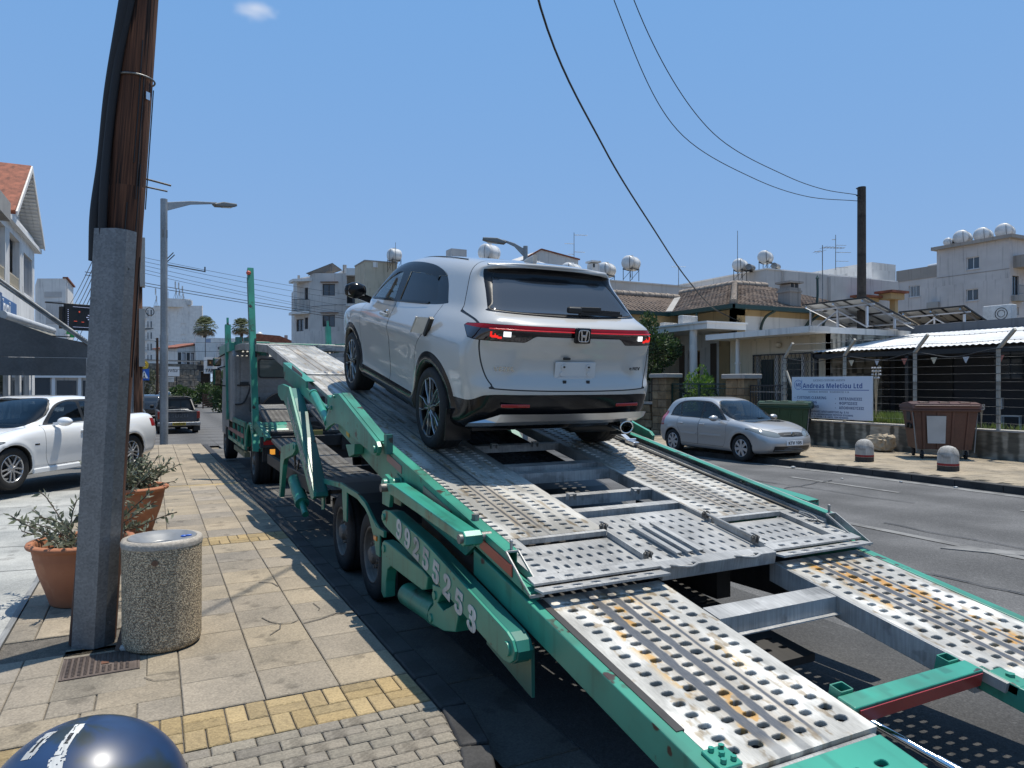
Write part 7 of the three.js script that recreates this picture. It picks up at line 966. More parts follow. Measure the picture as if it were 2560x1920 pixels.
{ // bank building on the left
const b = thing('bank_building', 'white two storey building with balcony columns and red tiled gable at the left edge', 'building', [-9, -0.5, -40]); const X = -5.5;
const hol = [[-38.66, -35.0, 6.42, 8.9], [-42.5, -39.7, 6.42, 8.9], [-46.6, -43.6, 6.55, 8.6]];
part('wall', [plateZY([[-47.5, -0.5], [-28, -0.5], [-28, 9.9], [-47.3, 9.9], [-47.3, 9.2]], X - 0.3, X, 0, [...hol.map(h => rc(...h)), rc(-46.5, -29, 0, 3.1)])], W.bright, b); part('core', [span(-16, X - 1.6, -0.5, 9.8, -47.4, -28)], W.white, b); part('end_wall', [span(-16, X - 0.3, -0.5, 9.8, -47.5, -47.3)], W.white, b);
part('recess_window', [span(X - 1.62, X - 1.58, 6.5, 8.7, -38.4, -36), span(X - 1.62, X - 1.58, 6.5, 8.7, -42.3, -40.3)], M.pane, b); part('window', [span(X - 0.2, X - 0.15, 6.6, 8.55, -46.5, -43.7)], M.pane, b); part('window_grille', [...Array(7)].map((_, i) => span(X - 0.1, X - 0.06, 6.6, 8.55, -46.5 + i * 0.45, -46.44 + i * 0.45)), W.curtain, b);
for (const z of [-35.0, -38.95, -39.4, -42.8, -43.35]) part('column', [at(new THREE.CylinderGeometry(0.16, 0.17, 2.5, 16), X - 0.12, 7.66, z)], W.white, b);
for (const [a, c] of [[-38.6, -35.2], [-42.4, -39.75]]) { part('balustrade', [span(X - 0.08, X - 0.02, 6.98, 7.06, a, c), span(X - 0.08, X - 0.02, 6.5, 6.56, a, c), ...[...Array(16)].map((_, i) => { const z = lerp(a, c, (i + 0.5) / 16); return rod([X - 0.05, 6.55, z], [X - 0.05, 7.0, z], 0.035, 0.035, 6); })], W.cream, b); }
part('cornice', [span(X - 0.3, X + 0.25, 9.25, 9.45, -48.2, -28), span(X - 0.3, X + 0.12, 9.45, 9.6, -48.2, -28)], W.bright, b);
// gable with slatted eave, red roof
part('gable', [plateZY([[-47.6, 9.9], [-43.5, 12.75], [-39.4, 9.9]], X - 1.2, X - 0.5)], W.bright, b); part('roof', [plateZY([[-48.1, 9.55], [-43.5, 12.82], [-43.5, 13.02], [-48.3, 9.7]], -16, X + 0.35), plateZY([[-38.9, 9.55], [-43.5, 12.82], [-43.5, 13.02], [-38.7, 9.7]], -16, X + 0.35)], W.roofred, b); part('verge_board', [plateZY([[-48.1, 9.45], [-43.5, 12.7], [-38.9, 9.45], [-38.9, 9.7], [-43.5, 13.0], [-48.1, 9.7]], X + 0.351, X + 0.42)], W.white, b);
part('eave_slat', [...Array(20)].map((_, i) => { const k = i / 20; return box(0.8, 0.04, 0.09, X - 0.05, 12.5 - k * 3.0, -43.7 - k * 4.25); }), W.bright, b); part('soffit', [plateZY([[-48.0, 9.5], [-43.5, 12.72], [-43.5, 12.78], [-48.0, 9.56]], X - 0.5, X + 0.34)], W.bright, b);
// lower porch with concrete slab
part('concrete_slab', [span(-14, X + 0.4, 8.9, 9.7, -37.3, -28)], W.conc, b);
// fascia and shop front
const blue = mt([0.02, 0.06, 0.17], 0.4); const fs = part('fascia', [span(X, X + 0.14, 4.7, 5.75, -37, -29)], blue, b); part('fascia_panel', [span(X + 0.141, X + 0.15, 4.85, 5.6, -36.6, -29)], mt([0.30, 0.36, 0.42], 0.4, { map: T.worn }), fs); const f2 = part('fascia', [span(X, X + 0.10, 4.75, 5.65, -40.9, -37.1)], mt([0.04, 0.12, 0.30], 0.4), b); part('lettering', [text('ioroi', 0.6, sansBold, 0.02).rotateY(Math.PI / 2).translate(X + 0.105, 4.93, -37.3)], M.whiteClean, f2);
part('shop_glass', [span(X - 0.25, X - 0.2, 0, 3.1, -46.5, -29)], M.pane, b); parts('shop_pier', [-45, -42, -39, -36, -33].map(z => span(X - 0.1, X + 0.1, -0.5, 3.2, z - 0.25, z + 0.25)), W.white, b);
settle(b, [-9, -0.5, -40]); b.position.x -= 0.45;
const fabric = mt([0.15, 0.147, 0.143], 0.9, { map: T.mottle, sheen: 0.2 }), roll = thing('roller_awning', 'white awning roll with torn cream fabric under the blue fascia', 'awning', [-5.0, 4.5, -38]); part('roll', [rod([0.1, -0.15, 6.8], [0.1, 0.25, -7.7], 0.16, 0.16, 16)], M.plasticWhite, roll); const fr2 = []; const q = rng(9); for (let i = 0; i < 24; i++) { const za = lerp(6.8, -7.7, i / 24), zb = lerp(6.8, -7.7, (i + 1) / 24), ya = lerp(-0.3, 0.1, i / 24), yb = lerp(-0.3, 0.1, (i + 1) / 24); fr2.push(quad([0.2, ya, za], [0.2, yb, zb], [0.3, yb - 0.5 - 0.12 * Math.sin(i * 1.7 + 1), zb], [0.3, ya - 0.5 - 0.12 * Math.sin(i * 1.7), za])); } part('valance', fr2, mt([0.55, 0.51, 0.43], 0.9, { map: T.mottle }), roll);
const aw = thing('grey_awning', 'large dark grey fabric awning with hanging valance over the cafe front', 'awning', [-3.4, 2, -24]); const prof = [[-7.0, 4.95], [-2.52, 3.2], [-1.62, 3.02]]; const at3 = []; for (let i = 0; i < 2; i++) at3.push(quad([prof[i][0], prof[i][1], -24], [prof[i + 1][0], prof[i + 1][1], -24], [prof[i + 1][0], prof[i + 1][1], -31], [prof[i][0], prof[i][1], -31]));
part('canopy', [...at3, ext([[-7, 2.61], [-1.62, 2.61], [-1.62, 3.01], [-2.52, 3.19], [-7.0, 4.94]], 0.01).translate(0, 0, -24.0)], fabric, aw); const vg = []; for (let i = 0; i < 24; i++) { const u0 = lerp(-7, -1.75, i / 24), u1 = lerp(-7, -1.75, (i + 1) / 24), w = u => 0.03 * Math.sin(u * 3) + 0.02 * Math.sin(u * 7.3); vg.push(quad([u0, 2.6, -23.97], [u1, 2.6, -23.97], [u1, 2.09, -23.95 + w(u1)], [u0, 2.09, -23.95 + w(u0)])); } part('valance', vg, fabric, aw); part('front_valance', [span(-1.63, -1.61, 2.5, 3.0, -31, -24)], fabric, aw); part('arm', [rod([-1.70, 3.06, -23.9], [-6.5, 6.9, -23.9], 0.045, 0.045, 8), rod([-1.70, 2.99, -23.9], [-6.5, 6.75, -23.9], 0.03, 0.03, 8)], M.aluDull, aw); part('post', [rod([-1.66, -0.2, -24], [-1.66, 2.6, -24], 0.02, 0.02, 8), rod([-1.9, -0.2, -30], [-1.66, 2.6, -30], 0.05, 0.05, 8)], M.steelGrey, aw); settle(aw, [-3.4, -0.18, -24]);
const sw = thing('small_white_house', 'plain white building with recessed panels beyond the bank', 'building', [-9.4, -1.5, -89]); part('wall', [plateXZ([[-11, -89.6], [-8.3, -88.2], [-8.3, -96], [-12, -96]], -1.5, 13)], W.white, sw); part('panel', [quad([-10.35, 11.0, -89.22], [-8.7, 11.0, -88.37], [-8.7, 11.6, -88.37], [-10.35, 11.6, -89.22]), quad([-10.2, 8.2, -89.14], [-8.7, 8.2, -88.37], [-8.7, 10.6, -88.37], [-10.2, 10.6, -89.14])], W.grey, sw); part('downpipe', [rod([-8.2, 6, -88.1], [-8.2, 12.5, -88.1], 0.06)], W.grey, sw); part('roof_edge', [plateXZ([[-8.6, -88.2], [-8.1, -88.0], [-8.1, -96], [-8.6, -96]], 13, 13.15)], W.roofred, sw); settle(sw, [-9.6, -1.5, -91]);
// shops and clutter seen under the awning
const sp = thing('shop_row', 'row of pale shop fronts with glass seen under the awning', 'building', [-4.6, -0.7, -62]); part('wall', [span(-12, -3.4, -0.7, 4.5, -66, -60)], W.lightdirty, sp); part('shop_window', [span(-4.6, -3.5, 0, 2.1, -60, -59.95), span(-6.2, -5, 0, 2.1, -60, -59.95), span(-8.2, -6.6, 0, 2.3, -60, -59.95)], M.pane, sp); part('shop_frame', [span(-4.9, -4.7, -0.7, 2.6, -60, -59.9), span(-6.5, -6.3, -0.7, 2.6, -60, -59.9), span(-9, -3.4, 2.3, 2.7, -60, -59.8)], M.whiteClean, sp); settle(sp, [-6, -0.7, -62]);
}
// ================================================================ the tiled house, annex, shed and what stands along the far pavement
function tiledSlope(parent, a, b, c, d, seed) {    // roman clay tiles over the quad a-b (eave) to d-c (ridge); a row of half barrels per course
const A = V(...a), B = V(...b), C = V(...c), D = V(...d), r = rng(seed); const eave = B.clone().sub(A), up = D.clone().sub(A), n = eave.clone().cross(up).normalize(); if (n.y < 0) n.negate(); const up0 = n.clone().cross(eave).normalize(); if (up0.y < 0) up0.negate();
const ex = eave.clone().normalize(), H = up.dot(up0), rows = Math.max(2, Math.round(H / 0.30)), gs = [[], [], []];
const tile = new THREE.CylinderGeometry(0.105, 0.125, 0.36, 7, 1, true, Math.PI / 2, Math.PI).toNonIndexed();
for (let j = 0; j < rows; j++) { const t = (j + 0.4) / rows; const L0 = A.clone().lerp(D, t), R0 = B.clone().lerp(C, t), len = R0.clone().sub(L0).length(), m = Math.floor(len / 0.235); for (let i = 0; i < m; i++) { const p = L0.clone().addScaledVector(ex, (i + 0.5) * len / m).addScaledVector(n, 0.02 + (r() - 0.5) * 0.025); const g = tile.clone(); const mx = new THREE.Matrix4().makeBasis(ex, up0, n.clone()); g.rotateY(0).rotateX(0).rotateZ((r() - 0.5) * 0.06); g.applyMatrix4(new THREE.Matrix4().makeRotationX((r() - 0.5) * 0.05 - 0.05)); g.applyMatrix4(mx); g.translate(p.x, p.y, p.z); gs[Math.floor(r() * 2.99)].push(g); } }
const und = part('roof_board', [quad(a, b, c, d)], mt([0.10, 0.07, 0.05], 0.95), parent);
gs.forEach((g, i) => { if (g.length) part('roof_tiles', g, tileMats[i], parent).userData.kind = 'stuff'; });
}
const tileMats = [[0.43, 0.32, 0.245], [0.36, 0.26, 0.20], [0.50, 0.41, 0.33]].map(c => mt(c, 0.95, { map: T.worn }));
M.gutterGreen = mt([0.010, 0.035, 0.030], 0.45);
{
const b = thing('tiled_house', 'old ochre and white house with brown clay tile roof and dark green gutters', 'house', [24, -0.15, -25]); const y = 4.62, ze = -21.0, xe = 20.3;
const tl = (n, g, m) => part(n, g, m, b);
// walls
tl('side_wall', [faceGeo('+z', -21.47, rc(20.94, 28.5, -0.2, 4.9), 0.3)], W.white); tl('corner_quoin', [span(20.9, 21.4, -0.2, 4.95, -21.8, -21.44)], W.ochre); tl('wall_band', [span(20.92, 28.5, 4.62, 4.95, -21.5, -21.44), span(27.0, 27.4, 1, 4.4, -21.5, -21.43)], W.ochre);
const fw = facade(b, '-x', 20.94, rc(-25.1, -21.47, -0.2, 4.9), [[-24.4, -23.6, 1.2, 3.3, { name: 'arched_door', glass: mt([0.10, 0.045, 0.02], 0.6), frame: W.ochre, single: 1 }]], W.white, 0.3); tl('corner_quoin', [span(20.9, 20.96, -0.2, 4.95, -22.4, -21.44)], W.ochre); tl('wall_band', [span(20.9, 20.955, 4.35, 4.95, -25.1, -22.4)], W.ochre);
tl('wing_wall', [faceGeo('+z', -24.9, rc(15.5, 21.2, -0.2, 4.95), 0.3)], W.cream); tl('wall_band', [span(15.5, 20.95, 4.3, 4.95, -24.9, -24.86)], W.ochre); tl('wing_end', [span(15.5, 15.8, -0.2, 4.9, -32, -24.9)], W.ochre);
tl('core', [span(21.3, 28.4, 0, 4.8, -32, -21.8)], W.cream);
for (const z of [-22.75, -24.75]) tl('tile_panel', [span(20.90, 20.938, 1.5, 3.55, z - 0.17, z + 0.17)], mt([0.16, 0.13, 0.11], 0.6, { map: canvasTex(64, 256, (x, w, h) => { x.fillStyle = '#cfc4b6'; x.fillRect(0, 0, w, h); x.fillStyle = '#3a3030'; for (let k = 0; k < 4; k++) { const cy = 32 + k * 64; x.beginPath(); x.moveTo(32, cy - 30); x.lineTo(62, cy); x.lineTo(32, cy + 30); x.lineTo(2, cy); x.fill(); x.fillStyle = '#cfc4b6'; x.beginPath(); x.arc(32, cy, 9, 0, 7); x.fill(); x.fillStyle = '#3a3030'; } }) }));
// roof: two hips meeting in a valley
const R1 = [24.5, 6.59, -25.2], R0 = [24.5, 6.59, -29.05];
tiledSlope(b, [20.25, 4.98, -24.8], [20.25, 4.98, -20.9], R1, R0, 5); tiledSlope(b, [20.25, 4.98, -20.9], [29.6, 4.98, -20.9], [26.5, 6.6, -25.2], R1, 6);
tiledSlope(b, [14.9, 4.98, -24.75], [20.25, 4.98, -24.8], [23.25, 6.11, -27.8], [16.5, 6.11, -27.8], 7);
const ridge = (p, q, n) => { const g = []; for (let i = 0; i < n; i++) { const k = (i + 0.5) / n; const o = rod([lerp(p[0], q[0], k - 0.5 / n), lerp(p[1], q[1], k - 0.5 / n), lerp(p[2], q[2], k - 0.5 / n)], [lerp(p[0], q[0], k + 0.6 / n), lerp(p[1], q[1], k + 0.6 / n), lerp(p[2], q[2], k + 0.6 / n)], 0.17, 0.14, 8); g.push(o); } tl('ridge_tile', g, tileMats[2]).userData.kind = 'stuff'; };
ridge([20.3, 5.05, -20.95], R1, 16); ridge(R1, [26.5, 6.62, -25.2], 5); ridge(R1, R0, 10); ridge([16.5, 6.15, -27.8], [23.25, 6.15, -27.8], 18);
tl('valley_mortar', [bar([20.25, 5.03, -24.8], [23.25, 6.16, -27.8], 0.28, 0.05)], W.conc);
tl('gutter', [span(20.1, 29.6, 4.82, 4.98, -20.95, -20.80), span(20.08, 20.24, 4.82, 4.98, -24.9, -20.8), span(14.9, 20.2, 4.82, 4.98, -24.75, -24.6)], M.gutterGreen); tl('soffit', [span(20.2, 29.5, 4.86, 4.9, -21.5, -20.9), span(20.2, 21, 4.86, 4.9, -25, -21)], M.gutterGreen);
const dp = (pts) => tl('downpipe', [tube(pts, 0.055, 14, 8)], M.gutterGreen);
dp([[22.5, 4.82, -20.9], [22.3, 4.6, -21.2], [22.25, 4.2, -21.4], [22.25, 3.2, -21.4]]); dp([[25.2, 4.82, -20.9], [24.9, 4.5, -21.2], [24.7, 4.1, -21.4], [24.7, 3.2, -21.4]]); dp([[26.3, 4.82, -20.9], [25.9, 4.6, -21.3], [25.9, 3.2, -21.4]]); dp([[20.15, 4.85, -22.9], [20.15, 4.4, -22.9]]);
const ch = tl('chimney', [span(23.78, 24.42, 5.0, 5.9, -21.95, -21.3), span(23.74, 24.46, 5.72, 5.80, -22, -21.26), span(23.84, 24.36, 5.9, 6.06, -21.9, -21.36), span(23.70, 24.50, 6.10, 6.18, -22.03, -21.22)], W.taupe); part('vent', [span(23.9, 24.05, 5.92, 6.09, -21.36, -21.34), span(24.15, 24.3, 5.92, 6.09, -21.36, -21.34)], M.black, ch);
tl('vent_pipe', [tube([[24.75, 4.3, -21.35], [24.9, 4.9, -21.0], [25.0, 5.5, -20.95], [25.0, 6.3, -20.95]], 0.05, 20, 8), at(new THREE.ConeGeometry(0.08, 0.16, 10), 25.0, 6.38, -20.95)], M.gutterGreen);
// porch
tl('porch_slab', [span(18.9, 20.9, 3.98, 4.24, -24.9, -20.9)], W.white); tl('porch_slab_edge', [span(18.84, 20.95, 4.2, 4.27, -25, -20.85)], W.white); tl('porch_column', [at(new THREE.CylinderGeometry(0.15, 0.16, 3.4, 20), 19.1, 2.3, -21.9)], W.white);
tl('porch_floor', [span(18.8, 20.9, -0.15, 0.7, -24.8, -20.95)], W.white); railing(b, [18.85, 0.7, -24.4], [18.85, 0.7, -21.0], 1.15, 4); tl('rail_bar', [bar([18.85, 1.5, -24.4], [18.85, 1.5, -21.0], 0.04, 0.04), bar([18.85, 1.15, -24.4], [18.85, 1.15, -21.0], 0.04, 0.04)], M.iron);
settle(b, [24, -0.15, -25]);
const ac = thing('air_conditioner', 'white air conditioner on top of the porch slab of the tiled house', 'air conditioner', [19.6, 4.28, -22.8]); part('casing', [rbox(0.8, 0.34, 0.3, 0.03, 0, 0.2, 0)], M.plasticWhite, ac); part('fan_grille', [at(new THREE.TorusGeometry(0.13, 0.012, 6, 20), 0.18, 0.2, 0.155)], M.grey || W.grey, ac); const ac2 = dup(ac, [19.6, 4.28, -24.0], 0.1, 'flat grey unit lying left of the white air conditioner on the porch slab'); ac2.scale.y = 0.45;
const mc = thing('meter_cables', 'coil of black service cable on the corner of the tiled house', 'cable coil', [20.95, 4.35, -21.38]); part('coil', [0, 1, 2].map(i => at(new THREE.TorusGeometry(0.07 + i * 0.015, 0.007, 6, 20), 0.05 * i, 0.03 * i, 0.03, 0.2 * i, 0.3)), M.black, mc);
const tb = thing('porch_furniture', 'dark wicker chairs and table in the shade of the porch', 'furniture', [19.8, 0.7, -22.6]); part('table', [at(new THREE.CylinderGeometry(0.5, 0.5, 0.05, 18), 0, 0.72, 0), rod([0, 0, 0], [0, 0.7, 0], 0.05)], M.steelDark, tb); for (const k of [-1, 1]) part('chair', [rbox(0.5, 0.06, 0.5, 0.03, k * 0.8, 0.42, 0.1), tube([[k * 0.8 - 0.25, 0, 0.3], [k * 0.8 - 0.25, 0.75, 0.1], [k * 0.8, 0.95, -0.15], [k * 0.8 + 0.25, 0.75, 0.1], [k * 0.8 + 0.25, 0, 0.3]], 0.03, 24, 6), rbox(0.45, 0.45, 0.05, 0.03, k * 0.8, 0.7, -0.12)], M.steelDark, tb);
}
{ // flat roofed annex
const b = thing('flat_annex', 'cream single storey annex with white slab roof and lattice window grille', 'building', [21, -0.1, -18]); const tl = (n, g, m) => part(n, g, m, b);
facade(b, '-x', 19.4, rc(-20.2, -15.75, -0.1, 3.5), [[-19.03, -16.44, 0.6, 2.9, { deep: 0.2, glass: M.pane, name: 'patio_window' }]], W.cream); tl('core', [span(19.62, 24, -0.1, 3.45, -20.2, -15.95)], W.cream); tl('end_wall', [faceGeo('+z', -15.74, rc(19.4, 23.6, -0.1, 3.68), 0.2)], W.dirty);
tl('roof_slab', [span(18.4, 24, 3.48, 3.68, -20.43, -15.72)], W.white); tl('slab_drip', [span(18.38, 19.3, 3.52, 3.69, -15.74, -15.70)], W.lightdirty); tl('post', [at(new THREE.CylinderGeometry(0.075, 0.085, 3.5, 14), 18.9, 1.75, -19.3), at(new THREE.CylinderGeometry(0.11, 0.11, 0.06, 14), 18.9, 2.6, -19.3)], W.white);
for (const z of [-18.55, -17.35]) tl('door_leaf', [span(19.55, 19.59, 0.7, 2.72, z - 0.27, z + 0.27)], mt([0.02, 0.035, 0.035], 0.3)); tl('door_post', [-19.0, -18.1, -17.8, -16.95, -16.5].map(z => span(19.52, 19.6, 0.6, 2.9, z - 0.06, z + 0.06)), W.lightdirty);
const g = []; for (let i = 0; i < 16; i++) for (const s of [-1, 1]) { const z0 = -19.03 + i * 0.17, z1 = z0 + 0; for (let j = 0; j < 11; j++) { const ya = 0.65 + j * 0.205, o = ((j + (s > 0 ? 1 : 0)) % 2) * 0.085; g.push(rod([19.36, ya, z0 + o], [19.36, ya + 0.205, z0 + 0.085 - o], 0.010, 0.010, 4, false)); } } tl('lattice_grille', [...g, span(19.35, 19.37, 2.86, 2.9, -19.03, -16.44), span(19.35, 19.37, 0.6, 0.64, -19.03, -16.44), span(19.35, 19.37, 0.6, 2.9, -19.03, -18.99), span(19.35, 19.37, 0.6, 2.9, -16.48, -16.44)], M.iron);
tl('lamp_globe', [at(new THREE.SphereGeometry(0.11, 14, 10), 19.3, 3.2, -17.8), rod([19.4, 3.26, -17.8], [19.3, 3.26, -17.8], 0.03)], W.cream); tl('crack', [bar([20.1, 3.64, -15.735], [20.15, 2.6, -15.735], 0.02, 0.01), tube([[20.1, 3.6, -15.735], [20.5, 3.3, -15.735], [21, 3.35, -15.735]], 0.008, 10, 4)], M.black);
settle(b, [21, -0.1, -18]);
// raked solar arrays on the roofs
const arr = (label, pos, w, L, n, turn) => { const t = thing('solar_array', label, 'solar panel', pos, turn); const lo = 0.14, hi = 0.92; const cols = n; for (let i = 0; i < cols; i++) for (let j = 0; j < 2; j++) { const x0 = -w / 2 + i * w / cols + 0.01, x1 = -w / 2 + (i + 1) * w / cols - 0.01, k0 = j / 2, k1 = (j + 1) / 2 - 0.01; const P = (x, k) => [x, lerp(hi, lo, k), lerp(0, L, k)]; const pnl = part('panel_board', [quad(P(x0, k0), P(x1, k0), P(x1, k1), P(x0, k1))], mt([0.42, 0.41, 0.39], 0.6), t); part('panel_frame', [bar(P(x0, k0), P(x1, k0), 0.05, 0.05), bar(P(x0, k0), P(x0, k1), 0.05, 0.05), bar(P(x1, k0), P(x1, k1), 0.05, 0.05), bar(P(x0, k1), P(x1, k1), 0.05, 0.05), box(0.12, 0.03, 0.1, (x0 + x1) / 2, lerp(hi, lo, (k0 + k1) / 2) - 0.03, lerp(0, L, (k0 + k1) / 2))], M.black, pnl); } const g = []; for (const x of [-w / 2 + 0.15, 0, w / 2 - 0.15]) g.push(bar([x, hi - 0.07, 0.02], [x, lo - 0.07, L], 0.06, 0.08), bar([x, 0, 0.25], [x, hi - 0.25, 0.25], 0.06, 0.06), bar([x, 0, L * 0.62], [x, lerp(hi, lo, 0.62) - 0.1, L * 0.62], 0.06, 0.06)); for (const k of [0.15, 0.5, 0.85]) g.push(bar([-w / 2, lerp(hi, lo, k) - 0.06, L * k], [w / 2, lerp(hi, lo, k) - 0.06, L * k], 0.05, 0.05)); g.push(bar([-w / 2 + 0.15, 0, 0.25], [0, hi - 0.3, 0.25], 0.04, 0.04), bar([w / 2 - 0.15, 0, 0.25], [0, hi - 0.3, 0.25], 0.04, 0.04)); part('frame', g, M.alu, t); return t; };
arr('larger tilted solar array seen from behind, left one on the annex roof', [20.3, 3.69, -16.4], 2.5, 2.6, 3, Math.PI / 2); arr('lower tilted solar array seen from behind, right one behind the shed parapet', [23.8, 3.5, -15.3], 2.3, 2.2, 3, Math.PI / 2);
}
{ // dark shed with a white corrugated roof
const b = thing('corrugated_shed', 'dark open fronted shed under a bright white corrugated roof', 'shed', [21, -0.1, -12]); const tl = (n, g, m) => part(n, g, m, b);
const g = [], n = 150, z0 = -16.15, z1 = -4; for (let i = 0; i < n; i++) { const a = lerp(z0, z1, i / n), c = lerp(z0, z1, (i + 1) / n), h = k => 0.022 * Math.sin(k * Math.PI / 1.0 * 1.0); const ya = (i % 2) * 0.03, yc = ((i + 1) % 2) * 0.03; g.push(quad([18.95, 2.86 + ya, a], [18.95, 2.86 + yc, c], [23.4, 3.56 + yc, c], [23.4, 3.56 + ya, a])); }
tl('roof_sheet', g, mt([0.85, 0.85, 0.84], 0.55, { map: T.mottle })); tl('eave_beam', [span(19.0, 19.12, 2.66, 2.80, -16.1, -4), plateZY([[-16.12, 2.7], [-16.12, 2.82], [-16.05, 2.82], [-16.05, 2.7]], 19, 19.1), ext([[18.97, 2.72], [23.4, 3.42], [23.4, 3.53], [18.97, 2.83]], 0.06).translate(0, 0, -16.14)], M.black);
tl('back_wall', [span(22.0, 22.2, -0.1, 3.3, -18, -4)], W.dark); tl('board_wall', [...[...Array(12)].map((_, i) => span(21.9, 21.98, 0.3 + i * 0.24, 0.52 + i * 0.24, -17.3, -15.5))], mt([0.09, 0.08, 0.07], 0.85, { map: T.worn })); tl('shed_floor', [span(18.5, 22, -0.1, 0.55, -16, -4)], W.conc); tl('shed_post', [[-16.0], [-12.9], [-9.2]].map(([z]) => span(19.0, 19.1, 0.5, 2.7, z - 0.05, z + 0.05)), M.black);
tl('window', [span(21.96, 21.99, 2.0, 2.85, -12.2, -11.4), span(21.9, 21.96, 2.0, 2.85, -11.85, -11.75)], M.pane); tl('doorway', [span(21.94, 21.97, 0.55, 2.7, -15.3, -13.4)], M.black); tl('parapet', [span(23.4, 23.6, 0, 3.86, -16.4, -2)], W.slate); tl('parapet', [span(22.4, 23.4, 3.5, 3.78, -17.6, -16.2)], W.lightdirty); tl('end_wall', [span(23.5, 30, 0, 3.8, -16.4, -16.2)], W.slate);
settle(b, [21, -0.1, -12]);
const ch = thing('metal_chair', 'pale folding chair in the dark shed, seen through the wire fence', 'chair', [20.4, 0.55, -10.9], 0.4); part('seat', [box(0.45, 0.03, 0.42, 0, 0.45, 0)], W.grey, ch); part('backrest', [box(0.45, 0.3, 0.03, 0, 0.78, -0.2)], W.grey, ch); for (const x of [-0.2, 0.2]) for (const z of [-0.19, 0.19]) part('leg', [rod([x, 0, z], [x, 0.45, z], 0.014, 0.014, 6)], W.grey, ch);
const fl = thing('bunting', 'string of small faded flags under the shed eave', 'bunting', [18.9, 2.6, -12]); part('string', [tube([[0, 0.05, -3.6], [0, -0.08, -1], [0, 0.02, 2.5], [0, -0.05, 5]], 0.006, 24, 4)], M.black, fl); for (let i = 0; i < 8; i++) { const z = -2.6 + i * 0.85; part('flag', [quad([0, -0.03, z - 0.09], [0, -0.03, z + 0.09], [0, -0.2, z + 0.01], [0, -0.2, z - 0.01])], [W.cream, W.curtain, mt([0.35, 0.12, 0.09], 0.9)][i % 3], fl); }
}
